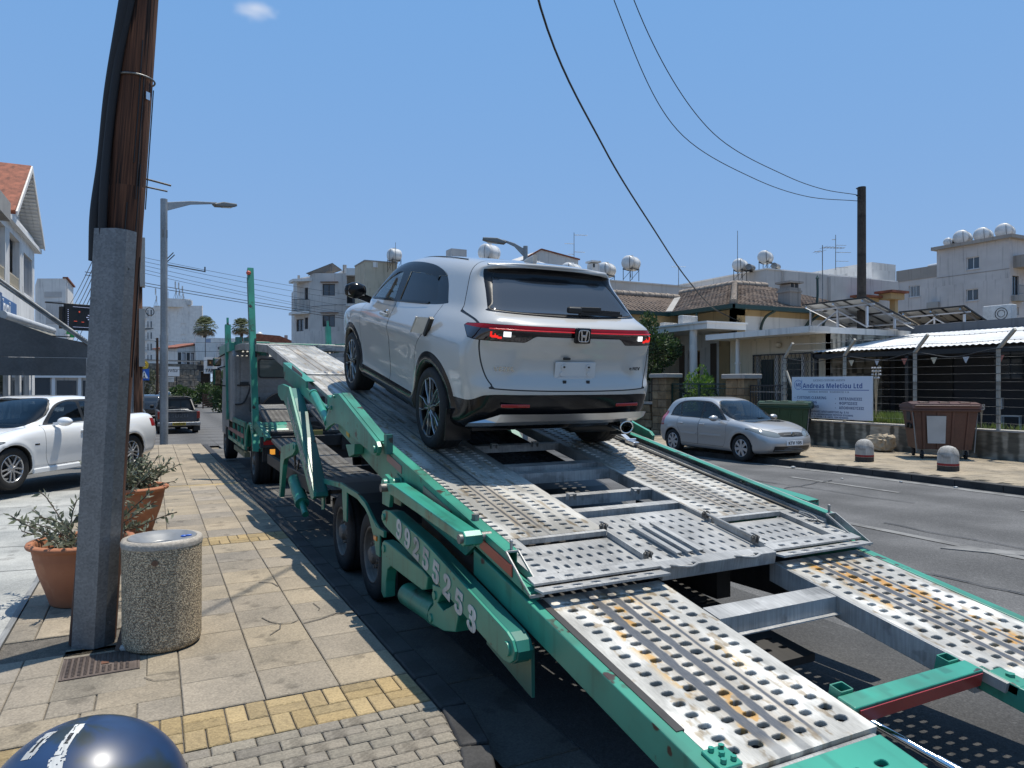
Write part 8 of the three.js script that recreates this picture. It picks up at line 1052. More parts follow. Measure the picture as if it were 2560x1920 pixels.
{ // low wall, fence posts with wires, gate piers, gate
const w = thing('low_wall', 'stained low concrete wall behind the bins along the far pavement', 'wall', [17.4, 0, -10]); part('wall_body', [span(17.2, 17.5, -0.2, 0.76, -15.6, 4)], W.dirty, w); part('coping', [span(17.17, 17.53, 0.76, 0.80, -15.6, 4)], W.conc, w); settle(w, [17.4, 0, -10]);
struct('raised_bed', [span(17.5, 18.9, -0.2, 0.72, -15.8, 4)], M.earth);
const post = mt([0.62, 0.57, 0.48], 0.85, { map: T.worn }); const zs = [[-15.7, 'left'], [-13.58, 'second'], [-11.52, 'third'], [-9.52, 'fourth'], [-7.45, 'fifth']];
zs.forEach(([z, k], i) => { const t = thing('fence_post', ['slanting topped concrete fence post left of the signboard', 'concrete fence post rising behind the signboard', 'concrete fence post between the signboard and the brown bin', 'concrete fence post above the brown bin', 'concrete fence post at the right frame edge'][i], 'fence post', [17.3, 0.75, z], 0, 'concrete posts of the wire fence'); part('post', [bar([0, -0.05, 0], [0, 1.93, 0], 0.065, 0.065)], post, t); part('slanted_top', [bar([0, 1.91, 0], [-0.12, 2.33, 0.42], 0.065, 0.065)], post, t); if (i === 0) part('strut', [bar([0.02, 1.5, 0.05], [0.02, 0.2, 0.6], 0.05, 0.05)], post, t); part('wire_clip', [...Array(9)].map((_, j) => box(0.085, 0.012, 0.085, 0, 0.2 + j * 0.19, 0)), M.iron, t); });
const f = thing('wire_fence', 'wire fence strands and barbed top wire between concrete posts', 'fence', [17.3, 0.75, -11.5]); const gs = []; for (let j = 0; j < 9; j++) { const y = 0.95 + j * 0.19; gs.push(rod([17.25, y, -15.7], [17.25, y, -5], 0.0018, 0.0018, 4)); } part('strand', gs, M.aluDull, f); const bw = []; for (const [x, y, dz] of [[17.22, 2.86, 0.18], [17.19, 3.05, 0.38]]) for (let i = 0; i < 4; i++) { const a = zs[i][0] + dz, c = zs[i + 1][0] + dz; bw.push(tube([[x, y, a], [x, y - 0.03, (a + c) / 2], [x, y, c]], 0.006, 10, 4)); for (let k = 0.1; k < 1; k += 0.06) bw.push(at(new THREE.OctahedronGeometry(0.016), x, y - 0.02, lerp(a, c, k))); } part('barbed_wire', bw, M.aluDull, f); part('cable', [tube([[17.22, 2.65, -15.7], [17.22, 2.5, -14.6], [17.22, 2.62, -13.58], [17.22, 2.48, -12.4], [17.22, 2.64, -11.5], [17.22, 2.5, -10.5], [17.22, 2.66, -9.5], [17.22, 2.55, -7]], 0.012, 60, 5)], M.black, f); settle(f, [17.3, 0.75, -11.5]);
// company board
const s = thing('company_board', 'white customs agents signboard with blue company name on the fence', 'sign', [17.12, 0.8, -13.93], -Math.PI / 2); const tw = 2.68, th = 1.2;
const st = canvasTex(1024, 460, (x, w2, h) => {
x.fillStyle = '#ccd2dc'; x.fillRect(0, 0, w2, h); const tx = (s2, px, py, f, c, al = 'left', mw) => { x.font = f; x.fillStyle = c; x.textAlign = al; mw ? x.fillText(s2, px, py, mw) : x.fillText(s2, px, py); };
tx('LICENCE CUSTOMS AGENTS', 500, 48, 'bold 29px serif', '#5a6678', 'center', 470); tx('Andreas Meletiou Ltd', 152, 124, 'bold 74px sans-serif', '#173f86', 'left', 830); x.fillStyle = '#173f86'; x.fillRect(150, 140, 840, 7); tx('GENERAL BONDED   WAREHOUSE 5.14', 492, 176, 'bold 27px serif', '#5a6678', 'center', 620);
x.strokeStyle = '#3b6aa8'; x.lineWidth = 6; x.beginPath(); x.arc(88, 88, 55, 0.5, 5.9); x.stroke(); x.lineWidth = 3; x.beginPath(); x.arc(88, 88, 40, 0, 7); x.stroke(); x.fillStyle = '#ccd2dc'; x.fillRect(46, 62, 92, 50); tx('ME', 50, 108, 'bold 56px sans-serif', '#173f86', 'left', 90); x.strokeRect(138, 30, 3, 116);
const L = [['CUSTOMS CLEARING', 248], ['FORWARDING', 297], ['WAREHOUSING', 346]], Rr = [['ΕΚΤΕΛΩΝΙΣΕΙΣ', 248], ['ΦΟΡΤΩΣΕΙΣ', 297], ['ΑΠΟΘΗΚΕΥΣΕΙΣ', 346]]; for (const [s2, y] of L) { tx('•', 36, y, '34px sans-serif', '#20304f'); tx(s2, 70, y, 'bold 41px sans-serif', '#24365c', 'left', 420); } for (const [s2, y] of Rr) { tx('•', 580, y + 6, '34px sans-serif', '#20304f'); tx(s2, 630, y + 6, 'bold 41px sans-serif', '#24365c', 'left', 320); }
tx('ΑΠΟΘΗΚΕΣ ΑΠΟΤΑΜΙΕΥΣΗΣ Αρ. 5.14', 235, 398, 'bold 30px sans-serif', '#24365c', 'left', 640); tx('ΕΓΚΩΜΗΣ 10, ΒΙΟΜΗΧΑΝΙΚΗ ΠΕΡΙΟΧΗ ΕΓΚΩΜΗΣ', 175, 428, 'bold 27px sans-serif', '#24365c', 'left', 815); tx('ΤΗΛ. ΦΑΞ. 22 355109, Τ.Θ. 24870, 1304 ΛΕΥΚΩΣΙΑ', 175, 454, 'bold 25px sans-serif', '#24365c', 'left', 815);
});
part('board', [box(tw, th, 0.03, 0, th / 2 + 0.06, -0.02)], M.whiteClean, s); const pl = new THREE.PlaneGeometry(tw - 0.02, th - 0.02); pl.userData.keep = true; part('sign_face', pl.translate(0, th / 2 + 0.06, 0.001), mt([1, 1, 1], 0.5, { map: st }), s);
// stone piers and iron gate
const stone = [[0.32, 0.22, 0.12], [0.28, 0.20, 0.12], [0.36, 0.26, 0.15]].map(c => mt(c, 0.95, { map: T.worn, bumpMap: T.bumpMed, bumpScale: 0.02 }));
const pier = (label, z, h) => { const t = thing('gate_pier', label, 'gate pier', [17.35, -0.15, z]); const r = rng(Math.floor(-z * 10)); let y = 0; while (y < h) { const hh = 0.22 + r() * 0.1; const k = 0.35 + r() * 0.3; for (const [a, c] of [[-0.42, -0.42 + 0.84 * k], [-0.42 + 0.84 * k, 0.42]]) part('stone_block', [rbox(0.60 + r() * 0.03, hh - 0.012, c - a - 0.012, 0.02, 0, y + hh / 2, (a + c) / 2)], stone[Math.floor(r() * 3)], t); y += hh; } part('core', [span(-0.27, 0.27, 0, y - 0.01, -0.40, 0.40)], M.joint, t); part('cap', [rbox(0.80, 0.16, 1.05, 0.03, 0, y + 0.08, 0)], W.conc, t); return t; };
pier('stone gate pier with concrete cap right of the iron gate', -17.55, 2.15); pier('stone gate pier with concrete cap left of the iron gate, beside the SUV bumper', -21.45, 2.15);
const sw = thing('stone_wall', 'rough ochre stone wall left of the gate, behind the SUV rear wheel', 'wall', [17.35, -0.15, -24]); const r = rng(44); for (let j = 0; j < 4; j++) { let z = -27.5; while (z < -21.95) { const L = 0.35 + r() * 0.3; part('stone_block', [rbox(0.4 + r() * 0.03, 0.285, Math.min(L, -21.9 - z) - 0.015, 0.03, 17.35, 0.0 + j * 0.3, z + L / 2)], stone[Math.floor(r() * 3)], sw); z += L; } } part('coping', [span(17.1, 17.6, 1.07, 1.15, -27.5, -21.9)], W.conc, sw); settle(sw, [17.35, -0.15, -24]);
const gt = thing('iron_gate', 'dark green iron double gate with mesh panels between stone piers', 'gate', [17.3, -0.1, -19.5]); for (const [a, c] of [[-21.0, -19.55], [-19.5, -18.0]]) { const lf = part('gate_leaf', [bar([17.3, 0.1, a], [17.3, 1.85, a], 0.05, 0.05), bar([17.3, 0.1, c], [17.3, 1.85, c], 0.05, 0.05), bar([17.3, 1.85, a], [17.3, 1.85, c], 0.05, 0.05), bar([17.3, 1.7, a], [17.3, 1.7, c], 0.03, 0.03), bar([17.3, 0.15, a], [17.3, 0.15, c], 0.05, 0.05), bar([17.3, 0.9, a], [17.3, 0.9, c], 0.03, 0.03)], M.gutterGreen, gt); const g = []; for (let z = a + 0.05; z < c - 0.03; z += 0.085) for (let y = 0.2; y < 1.66; y += 0.16) { g.push(rod([17.3, y, z], [17.3, y + 0.16, z + 0.07], 0.005, 0.005, 3, false), rod([17.3, y + 0.16, z], [17.3, y, z + 0.07], 0.005, 0.005, 3, false)); } part('gate_mesh', g, M.gutterGreen, lf); } settle(gt, [17.3, -0.1, -19.5]);
const fr = thing('iron_fence', 'dark iron railing between the right gate pier and the signboard', 'fence', [17.3, 0, -16.4]); railing(fr, [17.3, 0.6, -17.1], [17.3, 0.6, -15.75], 1.2, 12, M.iron); part('mid_rail', [bar([17.3, 1.6, -17.1], [17.3, 1.6, -15.75], 0.03, 0.03)], M.aluDull, fr); part('plinth', [span(17.2, 17.5, -0.1, 0.6, -17.1, -15.6)], W.dirty, fr); settle(fr, [17.3, 0, -16.4]);
}
{ // bins, bag, bollards
const bin = (name, label, col, pos, turn, poster) => {
const t = thing(name, label, 'wheelie bin', pos, turn); const m = mt(col, 0.5, { map: T.mottle }), md = mt(col.map(c => c * 0.85), 0.45, { map: T.mottle });
const w = 1.30, d = 0.98, y0 = 0.22, y1 = 1.12; const bt = [[-w * 0.42, -d * 0.40], [w * 0.42, -d * 0.40], [w * 0.42, d * 0.40], [-w * 0.42, d * 0.40]], tp = [[-w / 2, -d / 2], [w / 2, -d / 2], [w / 2, d / 2], [-w / 2, d / 2]]; const g = []; for (let i = 0; i < 4; i++) { const j = (i + 1) % 4; g.push(quad([bt[i][0], y0, bt[i][1]], [bt[j][0], y0, bt[j][1]], [tp[j][0], y1, tp[j][1]], [tp[i][0], y1, tp[i][1]])); } g.push(quad(...bt.map(([x, z]) => [x, y0, z])));
part('bin_body', g, m, t); part('rim', [rbox(w + 0.10, 0.07, d + 0.10, 0.02, 0, y1, 0)], md, t);
const lid = part('lid', [ext([[-d / 2 - 0.07, 0], [d / 2 + 0.07, 0], [d / 2 + 0.07, 0.05], [d * 0.25, 0.12], [-d * 0.2, 0.15], [-d / 2 - 0.03, 0.11]], w + 0.12, 0.012).rotateY(Math.PI / 2).translate(-w / 2 - 0.06, y1 + 0.035, 0), ...[-0.42, 0, 0.42].map(x => rbox(0.22, 0.05, d * 0.8, 0.02, x, y1 + 0.165, 0.02))], md, t); part('lid_hinge', [rod([-w / 2, y1 + 0.10, -d / 2 - 0.04], [w / 2, y1 + 0.10, -d / 2 - 0.04], 0.03), rod([-w / 2, y1 + 0.1, d / 2 + 0.09], [w / 2, y1 + 0.1, d / 2 + 0.09], 0.018)], md, lid);
for (const x of [-0.42, -0.14, 0.14, 0.42]) part('body_rib', [bar([x, y0, d * 0.40 + 0.012], [x * 1.12, y1 - 0.03, d / 2 + 0.012], 0.05, 0.025)], m, t);
for (const k of [-1, 1]) { const s = part('side_pocket', [rbox(0.03, 0.22, 0.30, 0.03, k * (w / 2 - 0.015), 0.97, 0)], M.black, t); part('trunnion', [rod([k * (w / 2 - 0.1), 0.78, 0], [k * (w / 2 + 0.03), 0.78, 0], 0.035, 0.035, 12), rod([k * (w / 2 - 0.06), 0.74, -0.14], [k * (w / 2 + 0.0), 0.74, -0.14], 0.06, 0.06, 14), rod([k * (w / 2 - 0.06), 0.74, 0.14], [k * (w / 2 + 0.0), 0.74, 0.14], 0.06, 0.06, 14)], M.black, t); part('pedal_bar', [rod([k * (w / 2 + 0.01), 1.1, d * 0.42], [k * (w / 2 - 0.06), 0.16, d * 0.44], 0.014, 0.014, 8)], M.aluDull, t); }
for (const x of [-0.45, 0.45]) for (const z of [-0.33, 0.33]) { const wl = part('wheel', [at(lathe([[0.03, -0.025], [0.08, -0.025], [0.1, -0.018], [0.1, 0.018], [0.08, 0.025], [0.03, 0.025]], 20), x, 0.1, z, 0, 0, Math.PI / 2)], M.rubber, t); part('fork', [bar([x - 0.035, 0.1, z], [x - 0.035, 0.24, z], 0.05, 0.008), bar([x + 0.035, 0.1, z], [x + 0.035, 0.24, z], 0.05, 0.008), box(0.09, 0.01, 0.09, x, 0.235, z)], M.steelGrey, wl); }
if (poster) part('poster', [quad([-0.36, 0.36, d * 0.42 + 0.035], [0.0, 0.36, d * 0.42 + 0.035], [0.0, 0.99, d * 0.487 + 0.035], [-0.40, 0.99, d * 0.487 + 0.035])], mt([0.50, 0.49, 0.47], 0.8, { map: T.paint }), t); return t;
};
bin('wheeled_bin', 'brown plastic wheeled bin with torn white poster on its front', [0.135, 0.055, 0.035], [16.42, 0.13, -10.35], -0.72, true);
bin('wheeled_bin', 'dark green plastic wheeled bin behind the nose of the silver car', [0.016, 0.065, 0.028], [16.3, 0.06, -14.75], -0.95, false);
// crumpled paper sack
const s = thing('paper_sack', 'crumpled beige paper sack lying against the low wall', 'sack', [16.85, 0.13, -12.2], 1.3); const g = new THREE.IcosahedronGeometry(1, 4), p = g.attributes.position; for (let i = 0; i < p.count; i++) { const a = V(p.getX(i), p.getY(i), p.getZ(i)); const n = 1 + 0.16 * (Math.abs(fbm(a.x * 0.22 + 3, a.y * 0.2 + a.z * 0.3 + 3, 16, 3, 5) - 0.5) * 5 - 0.6); const sq = q => Math.sign(q) * Math.pow(Math.abs(q), 0.7); p.setXYZ(i, sq(a.x) * 0.43 * n, Math.max(-0.18, sq(a.y) * 0.22 * n * (1 - 0.3 * a.x)), sq(a.z) * 0.24 * n); } g.deleteAttribute('normal'); g.translate(0, 0.18, 0); const q = g.index ? g.toNonIndexed() : g; q.computeVertexNormals(); part('sack', q, mt([0.60, 0.48, 0.33], 0.85, { map: T.mottle }), s);
const bol = (label, x, z) => { const t = thing('stone_bollard', label, 'bollard', [x, 0.13, z]); const m = mt([0.60, 0.575, 0.53], 0.9, { map: T.worn, bumpMap: T.aggrBump, bumpScale: 0.004 }); part('shaft', [lathe([[0.19, 0], [0.19, 0.30], [0.187, 0.34], [0.17, 0.40], [0.13, 0.455], [0.07, 0.485], [0.001, 0.495]], 32)], m, t); part('red_band', [lathe([[0.191, 0.105], [0.193, 0.11], [0.193, 0.145], [0.191, 0.15]], 32)], mt([0.34, 0.03, 0.03], 0.7, { map: T.worn }), t); part('dark_base', [lathe([[0.191, 0.0], [0.192, 0.004], [0.192, 0.095], [0.19, 0.1]], 32)], mt([0.07, 0.06, 0.05], 0.9, { map: T.worn }), t); };
bol('white speckled dome bollard with red band, the one nearer the silver car', 14.15, -10.6); bol('white speckled dome bollard with red band, the one in front of the brown bin', 14.1, -8.7);
}
// ================================================================ near pavement furniture, poles, wires, plants
{ // the big wooden pole with its steel guard and cable
const t = thing('utility_pole', 'thick reddish wooden utility pole with galvanised cable guard, in the left foreground', 'utility pole', [-0.365, PY, -5.47]); const lx = 0.068, lz = 0.034;
const g = new THREE.CylinderGeometry(0.08, 0.137, 7.6, 40, 60).translate(0, 3.8, 0), p = g.attributes.position; for (let i = 0; i < p.count; i++) { const a = Math.atan2(p.getZ(i), p.getX(i)), y = p.getY(i); const n = 1 + 0.05 * (fbm(mod(a / 6.2832, 1), y / 16, 8, 4, 300) - 0.5) * 2; p.setX(i, p.getX(i) * n + lx * y); p.setZ(i, p.getZ(i) * n + lz * y); } g.computeVertexNormals();
{ const u = g.attributes.uv; for (let i = 0; i < u.count; i++) u.setXY(i, u.getX(i) * 1.0, u.getY(i) * 7.6); } g.userData.keep = true; part('pole', g, mt([0.37, 0.275, 0.22], 0.92, { map: T.wood, bumpMap: T.woodBump, bumpScale: 0.004 }), t);
const c = []; const crk = rng(66); for (let k = 0; k < 9; k++) { let a = crk() * 2 - 0.4, y = 1 + crk() * 5; const pts = []; for (let i = 0; i < 6; i++) { const R = 0.137 - 0.0075 * y + 0.003; pts.push([R * Math.sin(a) + lx * y, y, R * Math.cos(a) + lz * y]); y += 0.16; a += (crk() - 0.5) * 0.05; } c.push(tube(pts, 0.0035, 10, 4)); } parts('drying_crack', c, M.black, t);
// guard: a bent channel over the cable, standing straighter than the pole
const F = (y, k, b) => [lx * y + k * 0.893 - b * 0.45, y, lz * y + k * 0.45 + b * 0.893];
const prof = [[-0.122, 0.05], [-0.118, 0.10], [-0.092, 0.168], [0.055, 0.172], [0.095, 0.125], [0.118, 0.045]], gk = y => 0.055 - 0.022 * y, H = 2.70, ys = [0, 0.7, 1.4, 2.1, H], gg = []; for (let k = 0; k < 4; k++) for (let i = 0; i < 5; i++) { const w = (q, y) => F(y, q[0] + gk(y), q[1]); gg.push(quad(w(prof[i], ys[k]), w(prof[i + 1], ys[k]), w(prof[i + 1], ys[k + 1]), w(prof[i], ys[k + 1]))); }
const gd = part('cable_guard', gg, mt([0.21, 0.215, 0.22], 0.42, { map: T.zinc, metalness: 0.4 }), t);
parts('guard_bolt', [0.15, 0.95, 1.75, 2.45].flatMap(y => [[-0.098, 0.115], [0.094, 0.085]].map(q => rod(F(y, q[0] + gk(y), q[1]), F(y, q[0] * 1.1 + gk(y), q[1] + 0.015), 0.011, 0.009, 8))), M.rimDirty, gd);
parts('cable', [tube([F(2.5, -0.11, 0.11), F(2.8, -0.125, 0.11), F(3.15, -0.135, 0.06), F(3.6, -0.105, 0.09), F(4.1, -0.04, 0.125), F(4.7, 0.01, 0.125), F(5.6, 0.03, 0.12)], 0.038, 60, 10), tube([F(2.5, -0.05, 0.14), F(2.9, -0.065, 0.145), F(3.3, -0.08, 0.115), F(3.8, -0.05, 0.12), F(4.4, 0.02, 0.12), F(5.6, 0.06, 0.11)], 0.026, 60, 10)], mt([0.012, 0.012, 0.014], 0.75), t);
part('strap', [at(new THREE.TorusGeometry(0.118, 0.006, 6, 40), lx * 3.72, 3.72, lz * 3.72, Math.PI / 2)], M.aluDull, t); part('step_nail', [rod([0.10 + lx * 3.1, 3.1, 0.02], [0.26 + lx * 3.1, 3.07, 0.03], 0.007, 0.007, 6), rod([0.09 + lx * 3.06, 3.04, 0.05], [0.24 + lx * 3.06, 3.02, 0.06], 0.006, 0.006, 6)], M.rimDirty, t); part('number_tag', [box(0.03, 0.05, 0.004, 0.085 + lx * 3.6, 3.6, 0.085 + lz * 3.6, 0, 0.7)], M.alu, t);
}
{ // other poles
const mk = (label, x, z, h, r, m, y0 = gy(z)) => { const t = thing('utility_pole', label, 'utility pole', [x, y0, z]); part('pole', [rod([0, 0, 0], [0, h, 0], r, r * 0.86, 18)], m, t); part('insulator', [0.12, 0.35].map(k => rod([-r * 0.5, h - k, 0], [-r * 1.7, h - k + 0.05, 0.0], 0.03, 0.02, 8)), M.black, t); return t; };
mk('slim brown wooden utility pole rising behind the annex roof on the right', 21.35, -16.1, 8.6, 0.155, mt([0.085, 0.068, 0.055], 0.95, { map: T.worn, bumpMap: T.woodBump, bumpScale: 0.004 }), -0.1);
const p2 = mk('wooden utility pole hidden behind the foreground pole, with fuse boxes', -0.36, -18.2, 7.0, 0.14, M.wood); part('fuse_box', [box(0.10, 1.1, 0.25, 0.13, 4.7, 0.1), box(0.12, 1.3, 0.22, 0.12, 3.0, 0.1)], W.conc, p2); part('cable_coil', [at(new THREE.TorusGeometry(0.09, 0.010, 6, 24), 0.28, 3.6, 0.1, 0, 0.4)], M.black, p2); part('downpipe', [rod([-0.09, 0, 0.16], [-0.09, 2.5, 0.16], 0.05, 0.05, 10)], M.zinc, p2);
mk('thin dark wooden pole beside the street lamp far down the street', 0.25, -66, 6.0, 0.11, M.woodGrey);
}
{ // street lamps
const lamp = (label, x, z, h, L, turn, r) => {
const t = thing('street_lamp', label, 'street lamp', [x, gy(z), z], turn); const m = mt([0.40, 0.41, 0.41], 0.45, { map: T.mottle, metalness: 0.3 });
part('pole', [rod([0, 0, 0], [0, h * 0.45, 0], r, r, 20), rod([0, h * 0.45, 0], [0, h, 0], r * 0.86, r * 0.86, 20), rod([0, h, 0], [0, h + 0.01, 0], r * 0.8, r * 0.5, 20)], m, t); part('base_flange', [rod([0, 0, 0], [0, 0.06, 0], r * 1.25, r * 1.25, 20)], m, t);
part('arm', [ext([[0.02, h - 0.10], [0.02, h - 0.40], [L * 0.5, h - 0.02], [L, h + 0.16], [L, h + 0.22], [L * 0.5, h + 0.10]], 0.06, 0.012).translate(0, 0, -0.03)], m, t);
const hd = part('lamp_head', [ext([[L - 0.12, h + 0.14], [L - 0.02, h + 0.06], [L + 0.50, h + 0.13], [L + 0.70, h + 0.20], [L + 0.68, h + 0.28], [L + 0.2, h + 0.26]], 0.26, 0.03).translate(0, 0, -0.13)], mt([0.16, 0.165, 0.16], 0.5), t); part('lamp_glass', [ext([[L + 0.2, h + 0.085], [L + 0.55, h + 0.133], [L + 0.55, h + 0.127], [L + 0.2, h + 0.078]], 0.18).translate(0, 0, -0.09)], mt([0.6, 0.6, 0.55], 0.3), hd); return t;
};
const a = lamp('tall grey street lamp with flat head at the end of the near pavement', 0.295, -26.05, 8.15, 1.75, 0.35, 0.125); part('flag_bracket', [bar([0.1, 6.0, 0], [1.35, 5.92, 0], 0.035, 0.035), bar([1.35, 5.9, 0], [1.35, 6.08, 0], 0.035, 0.035), bar([0.1, 6.2, 0.02], [0.28, 6.42, 0.05], 0.05, 0.03), bar([0.1, 6.1, 0.02], [0.32, 6.35, 0.05], 0.04, 0.03)], M.rimDirty, a); part('control_box', [box(0.16, 0.26, 0.16, 0, 7.0, 0.02)], M.steelGrey, a);
lamp('grey street lamp across the road, only its arm and head showing above the SUV', 11.2, -21.2, 6.65, 0.75, Math.PI - 0.45, 0.09); lamp('distant white street lamp arm in front of the white tower', -2.0, -62, 6.3, 1.3, 0.2, 0.09);
}
{ // wires
const wire = (label, pts, r, group) => { const o = tag(mesh([tube(pts, r, 50, 5)], M.black), label, 'wire', group); o.name = numbered('overhead_wire'); scene.add(o); };
const sag = (a, b, s) => [...Array(9)].map((_, i) => { const k = i / 8; return [lerp(a[0], b[0], k), lerp(a[1], b[1], k) - s * 4 * k * (1 - k), lerp(a[2], b[2], k)]; });
wire('thick black service cable swooping from the top of the picture to the tiled house', [[2.6, 10.2, -6.0], [5.79, 8.34, -10.5], [9.2, 7.3, -13.6], [13.0, 6.35, -16.6], [16.5, 5.45, -19.2], [19.4, 4.75, -21.0], [20.95, 4.4, -21.4]], 0.022);
wire('lower one of the two thin wires reaching the slim pole on the right', [[6.4, 12.4, -11.0], [9.256, 10.5, -13.25], [13.2, 8.95, -15.73], [16.5, 8.2, -16.2], [19.0, 7.95, -16.3], [21.19, 8.03, -16.15]], 0.012); wire('upper one of the two thin wires reaching the slim pole on the right', [[7.0, 12.3, -10.8], [9.66, 10.5, -13.05], [14.0, 8.95, -15.3], [17.5, 8.35, -15.9], [19.5, 8.2, -16.1], [21.19, 8.25, -16.19]], 0.012);
[[7.27, 7.45], [7.10, 7.16], [6.93, 6.83], [6.76, 6.51], [6.61, 6.38], [6.2, 5.79], [6.08, 5.66]].forEach(([a, b], i) => { const f = i < 5 ? [7.05 + i * 0.02, b, -41.2] : [9.45, b, -40.0]; const A = [-0.45, a * 1 , -33.87]; wire(['topmost', 'second from the top', 'third from the top', 'fourth from the top', 'fifth from the top', 'sixth, thicker,', 'lowest, thicker,'][i] + ' of the wires crossing the sky left of the SUV', sag([lerp(A[0], f[0], -0.2), lerp(A[1], f[1], -0.2), lerp(A[2], f[2], -0.2)], [lerp(A[0], f[0], 1.5), lerp(A[1], f[1], 1.5), lerp(A[2], f[2], 1.5)], 0.12), i < 5 ? 0.009 : 0.015, 'wires across the street left of the SUV'); });
for (let i = 0; i < 7; i++) wire(['first', 'second', 'third', 'fourth', 'fifth', 'sixth', 'seventh'][i] + ' wire from the top in the fan left of the foreground pole', sag([-0.36, 6.9 - i * 0.18, -18.2], [-8.4, 9.6 - i * 0.85, -88], 0.5), 0.018, 'fan of wires left of the foreground pole');
for (let i = 0; i < 5; i++) wire(['uppermost', 'second', 'middle', 'fourth', 'lowest'][i] + ' of the low wires crossing before the white tower', sag([-3, 4.3 - i * 0.85 + 1.5, -70], [9, 4.9 - i * 0.8 + 1.0, -72], 0.2), 0.016, 'low wires before the white tower');
}
{ // litter bin, cover, ball bollard
const t = thing('litter_bin', 'round pebble dashed concrete litter bin with metal top beside the wooden pole', 'litter bin', [0.05, PY, -5.20]); const ag = mt([0.98, 0.92, 0.82], 0.95, { map: T.aggr, bumpMap: T.aggrBump, bumpScale: 0.006 });
const cy = lathe([[0.001, 0.02], [0.212, 0.0], [0.230, 0.02], [0.236, 0.05], [0.238, 0.6], [0.242, 0.665], [0.234, 0.692], [0.216, 0.697], [0.20, 0.67]], 64); const u = cy.attributes.uv, pp = cy.attributes.position; for (let i = 0; i < u.count; i++) u.setXY(i, u.getX(i) * 1.44, pp.getY(i) + (Math.hypot(pp.getX(i), pp.getZ(i)) - 0.25)); cy.userData.keep = true; part('bin_body', cy, ag, t);
part('rim', [lathe([[0.243, 0.655], [0.245, 0.68], [0.237, 0.697], [0.216, 0.702], [0.205, 0.695]], 56)], mt([0.50, 0.46, 0.40], 0.9, { map: T.slab, ...bf(0.003) }), t); part('metal_top', [lathe([[0.203, 0.682], [0.208, 0.697], [0.198, 0.704], [0.15, 0.684], [0.095, 0.657], [0.078, 0.653], [0.076, 0.62]], 56)], mt([0.40, 0.40, 0.395], 0.45, { metalness: 0.5, map: T.mottle }), t); part('inner_liner', [lathe([[0.198, 0.67], [0.19, 0.1], [0.001, 0.1]], 32)], M.black, t); part('drain_plug', [rod([-0.045, 0.58, 0.228], [-0.046, 0.58, 0.242], 0.018, 0.018, 16), box(0.006, 0.014, 0.004, -0.046, 0.584, 0.243)], mt([0.14, 0.07, 0.04], 0.6), t);
const bl = thing('blue_scrap', 'scrap of blue plastic on the rim of the litter bin', 'litter', [0.175, PY + 0.695, -5.13]); part('scrap', [at(new THREE.IcosahedronGeometry(0.016, 1).scale(1.3, 0.5, 0.8), 0, 0.008, 0), at(new THREE.IcosahedronGeometry(0.013, 1).scale(1.5, 0.5, 0.7), 0.03, 0.012, 0.01)], mt([0.01, 0.09, 0.42], 0.4), bl);
const wd = thing('metal_wedge', 'bent dark metal plate and stone wedged between the wooden pole and the litter bin', 'scrap', [-0.205, PY, -5.22]); part('plate', [quad([-0.02, 0, 0.04], [0.02, 0, 0.06], [0.07, 0.22, 0.0], [0.04, 0.22, -0.05])], mt([0.10, 0.06, 0.04], 0.5, { metalness: 0.4, map: T.worn }), wd); part('stone', [at(new THREE.IcosahedronGeometry(0.035, 1).scale(1.2, 0.8, 1), 0.05, 0.02, 0.07)], W.conc, wd);
const mc = thing('utility_cover', 'rusty brown cast metal utility cover with raised tread in the pavement', 'cover', [-0.285, PY, -4.965], 0.02); const mm = mt([0.165, 0.125, 0.105], 0.75, { map: T.worn, metalness: 0.2 });
part('cover_plate', [rbox(0.385, 0.012, 0.335, 0.003, 0, 0.001, 0)], mm, mc); part('cover_frame', [box(0.41, 0.012, 0.012, 0, 0, 0.176), box(0.41, 0.012, 0.012, 0, 0, -0.176), box(0.012, 0.012, 0.36, -0.20, 0, 0), box(0.012, 0.012, 0.36, 0.20, 0, 0)], mm, mc); const tr = []; for (let i = 0; i < 12; i++) for (let j = 0; j < 14; j++) { const x = -0.17 + i * 0.031, z = -0.15 + j * 0.0232; if (i > 5 && i < 8 && j > 5 && j < 9) continue; if (i > 10) continue; tr.push(box(0.018, 0.006, 0.008, x, 0.009, z, 0, (i % 2 ? 0.6 : -0.6))); } part('tread', tr, mm, mc); part('lifting_eye', [box(0.04, 0.008, 0.05, 0.02, 0.008, 0.0)], mt([0.13, 0.055, 0.03], 0.7), mc);
const b = thing('ball_bollard', 'big glossy blue ball topped bollard with torn white stickers in the foreground', 'bollard', [-0.21, PY, -2.83]); const R = 0.335, bmat = mt([0.022, 0.04, 0.095], 0.42, { clearcoat: 0.35, clearcoatRoughness: 0.28, map: dtex(512, 512, null, (u2, v2) => { const n = fbm(u2, v2, 8, 5, 400), m = sstep(0.48, 0.66, fbm(u2, v2, 6, 5, 420)); return [lerp(0.80, 1.0, m) * (0.8 + 0.3 * n), lerp(0.95, 0.86, m) * (0.8 + 0.3 * n), lerp(1, 0.55, m) * (0.8 + 0.3 * n)]; }) });
const sph = new THREE.SphereGeometry(R, 72, 48); sph.userData.keep = true; const bc = 0.20; part('ball', [sph.translate(0, bc, 0)], bmat, b); part('stem', [rod([0, -0.02, 0], [0, 0.1, 0], 0.12, 0.12, 24)], M.steelDark, b);
